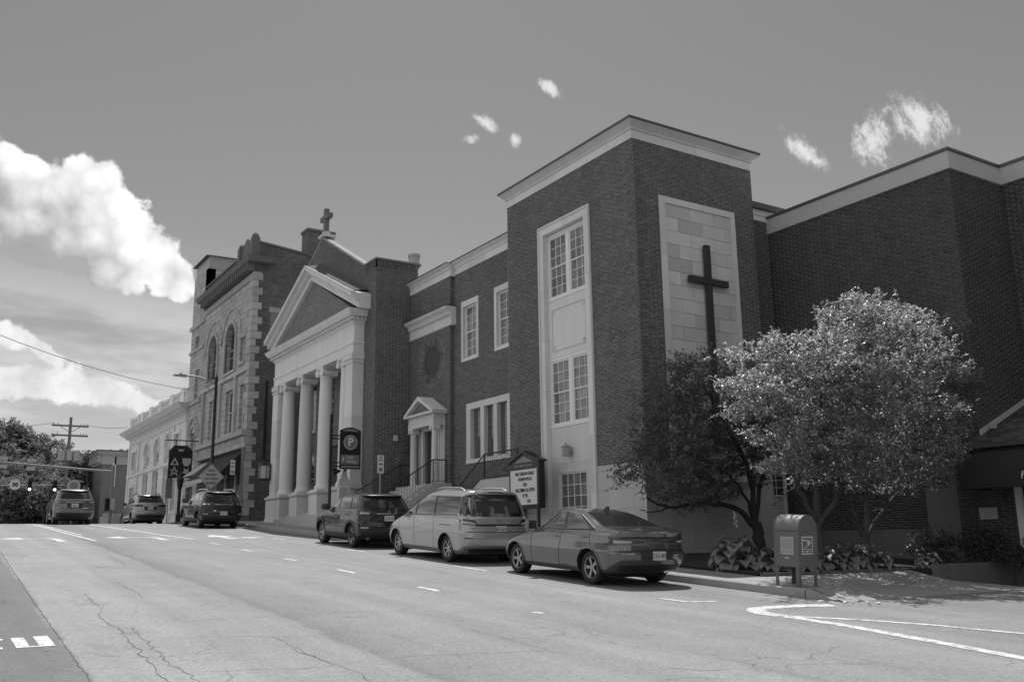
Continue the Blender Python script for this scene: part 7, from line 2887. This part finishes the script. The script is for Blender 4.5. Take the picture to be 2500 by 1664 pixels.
# ---- dark compact sport utility
def suv_body(h=1.68, L=(-.98, 3.62), w_=.925):
    s_ = h / 1.68
    k = w_ / .925
    r0, f0 = L
    return Body(rear=[(.26, r0 + .26), (.36, r0 + .12), (.50, r0 + .03), (.66, r0), (.76, r0 + .02), (.80, r0 + .07), (.98, r0 + .08), (1.10 * s_, r0 + .11), (1.18 * s_, r0 + .17), (1.40 * s_, r0 + .34), (1.54 * s_, r0 + .46), (1.575 * s_, r0 + .36), (1.60 * s_, r0 + .40), (1.625 * s_, r0 + .64), (1.65 * s_, r0 + 1.05), (1.67 * s_, r0 + 1.6), (1.68 * s_, r0 + 2.0)],
                front=[(.26, f0 - .22), (.38, f0 - .06), (.55, f0), (.78, f0 - .04), (.92, f0 - .20), (1.0, f0 - .50), (1.05, f0 - .82), (1.10 * s_, f0 - 1.08), (1.22 * s_, f0 - 1.32), (1.38 * s_, f0 - 1.62), (1.52 * s_, f0 - 1.92), (1.60 * s_, f0 - 2.14), (1.64 * s_, f0 - 2.30), (1.67 * s_, f0 - 2.5), (1.68 * s_, f0 - 2.56)],
                width=[(.26, .82 * k), (.38, .90 * k), (.55, .925 * k), (.80, .925 * k), (.98, .91 * k), (1.08 * s_, .885 * k), (1.15 * s_, .845 * k), (1.30 * s_, .80 * k), (1.48 * s_, .735 * k), (1.56 * s_, .69 * k), (1.62 * s_, .60 * k), (1.66 * s_, .46 * k), (1.68 * s_, .36 * k)], Lr=.36, Lf=.66, n=2.6)


def suv_spec(h, reg, lamp, badge=True, **kw):
    s_ = h / 1.68
    d = dict(spokes=5, style='split', lip=.075, lip_mt='plastic',
             side_glass=[[(1.22, 1.17 * s_), (2.28, 1.165 * s_), (1.66, 1.48 * s_), (1.26, 1.50 * s_)], [(.22, 1.185 * s_), (1.12, 1.17 * s_), (1.16, 1.50 * s_), (.34, 1.49 * s_)], [(-.36, 1.23 * s_), (.14, 1.19 * s_), (.26, 1.485 * s_), (-.06, 1.465 * s_)]],
             pillars=[[(1.12, 1.17 * s_), (1.22, 1.17 * s_), (1.26, 1.50 * s_), (1.16, 1.50 * s_)], [(.14, 1.185 * s_), (.22, 1.185 * s_), (.34, 1.49 * s_), (.26, 1.49 * s_)]],
             side_trim=[([(-.3, .30), (2.3, .30), (2.3, .42), (-.3, .42)], 'plastic')],
             seams=[(1.17, 1.15, .42, 1.15 * s_), (-.05, .16, .70, 1.17 * s_), (2.12, 2.16, .42, 1.12 * s_)], handles=[(1.28, .96), (.28, .985)], handle_mt='black_metal', mirror=(2.08, 1.12 * s_),
             rear_glass=[(.74, 1.20 * s_), (-.74, 1.20 * s_), (-.62, 1.53 * s_), (.62, 1.53 * s_)], windscreen=(1.14 * s_, 1.60 * s_, .93, .90),
             back=[('tail_lamp', [(.90, 1.00), (.40, 1.00), (.44, 1.09), (.90, 1.12)], 'lamp_dark', .010), ('tail_lamp', [(-.40, 1.00), (-.90, 1.00), (-.90, 1.12), (-.44, 1.09)], 'lamp_dark', .010),
                   ('lamp_lens', [(.88, 1.02), (.62, 1.02), (.60, 1.06), (.88, 1.08)], lamp, .014), ('lamp_lens', [(-.62, 1.02), (-.88, 1.02), (-.88, 1.08), (-.60, 1.06)], lamp, .014),
                   ('garnish', [(.40, 1.02), (-.40, 1.02), (-.40, 1.05), (.40, 1.05)], 'chrome', .012),
                   ('plate_recess', [(.30, .80), (-.30, .80), (-.36, 1.0), (.36, 1.0)], 'plastic', .004),
                   ('bumper_trim', [(.84, .30), (-.84, .30), (-.88, .56), (.88, .56)], 'plastic', .008),
                   ('reflector', [(.86, .60), (.66, .60), (.66, .64), (.86, .64)], 'lamp_clear', .010), ('reflector', [(-.66, .60), (-.86, .60), (-.86, .64), (-.66, .64)], 'lamp_clear', .010)],
             plate=(0, .90, reg), plate_out=.012)
    d.update(kw)
    return d


B = suv_body()
rav, _b = make_car('black sport utility parked in front of the silver minivan', 'suv', 'paint_black', (12.22, 27.15, zr(27.15)), HD, B, (0, 2.69), .355, .815, suv_spec(1.68, 'JLG 18', 'lamp_clear', fin=(.45, 1.66)))
badge_oval(rav, B, 0, 1.10, .06, .04, 'chrome', 't', .02)
mf = MB().tube((B.xr(.34) - .02, .62, .30), (B.xr(.34) + .2, .62, .30), .04, n=10)
mf.build('exhaust_tip', 'chrome', rav)

B = suv_body(1.66, (-.98, 3.64), .93)
chk, _b = make_car('black sport utility with bright roof rails parked by the storefront', 'suv', 'paint_ink', (11.52, 42.9, zr(42.9)), .0, B, (0, 2.70), .36, .815,
                   suv_spec(1.66, 'HKV 27', 'chrome', rails=[(-.35, 1.5, .58, 1.655, .025, 'chrome')], plate=(0, .66, 'HKV 27'), slope=.05))
B = suv_body(1.74, (-.95, 3.45), .90)
esc, _b = make_car('silver older sport utility parked before the white bank', 'suv', 'paint_pale', (11.3, 57.0, zr(57.0) - .02), .0, B, (0, 2.62), .35, .79,
                   suv_spec(1.74, 'GSR 54', 'lamp_dark', rails=[(-.3, 1.4, .58, 1.735, .025, 'plastic')], lip=.03, lip_mt='paint_pale', slope=.0))
B = suv_body(1.70, (-1.0, 3.60), .91)
sub_, _b = make_car('grey sport utility driving over the crest in the left lane', 'suv', 'paint_mid', (6.35, 49.2, zr(49.2) - .02), .02, B, (0, 2.67), .355, .80,
                    suv_spec(1.70, 'JPR 6', 'lamp_clear', rails=[(-.35, 1.4, .60, 1.70, .022, 'plastic')], slope=.03))
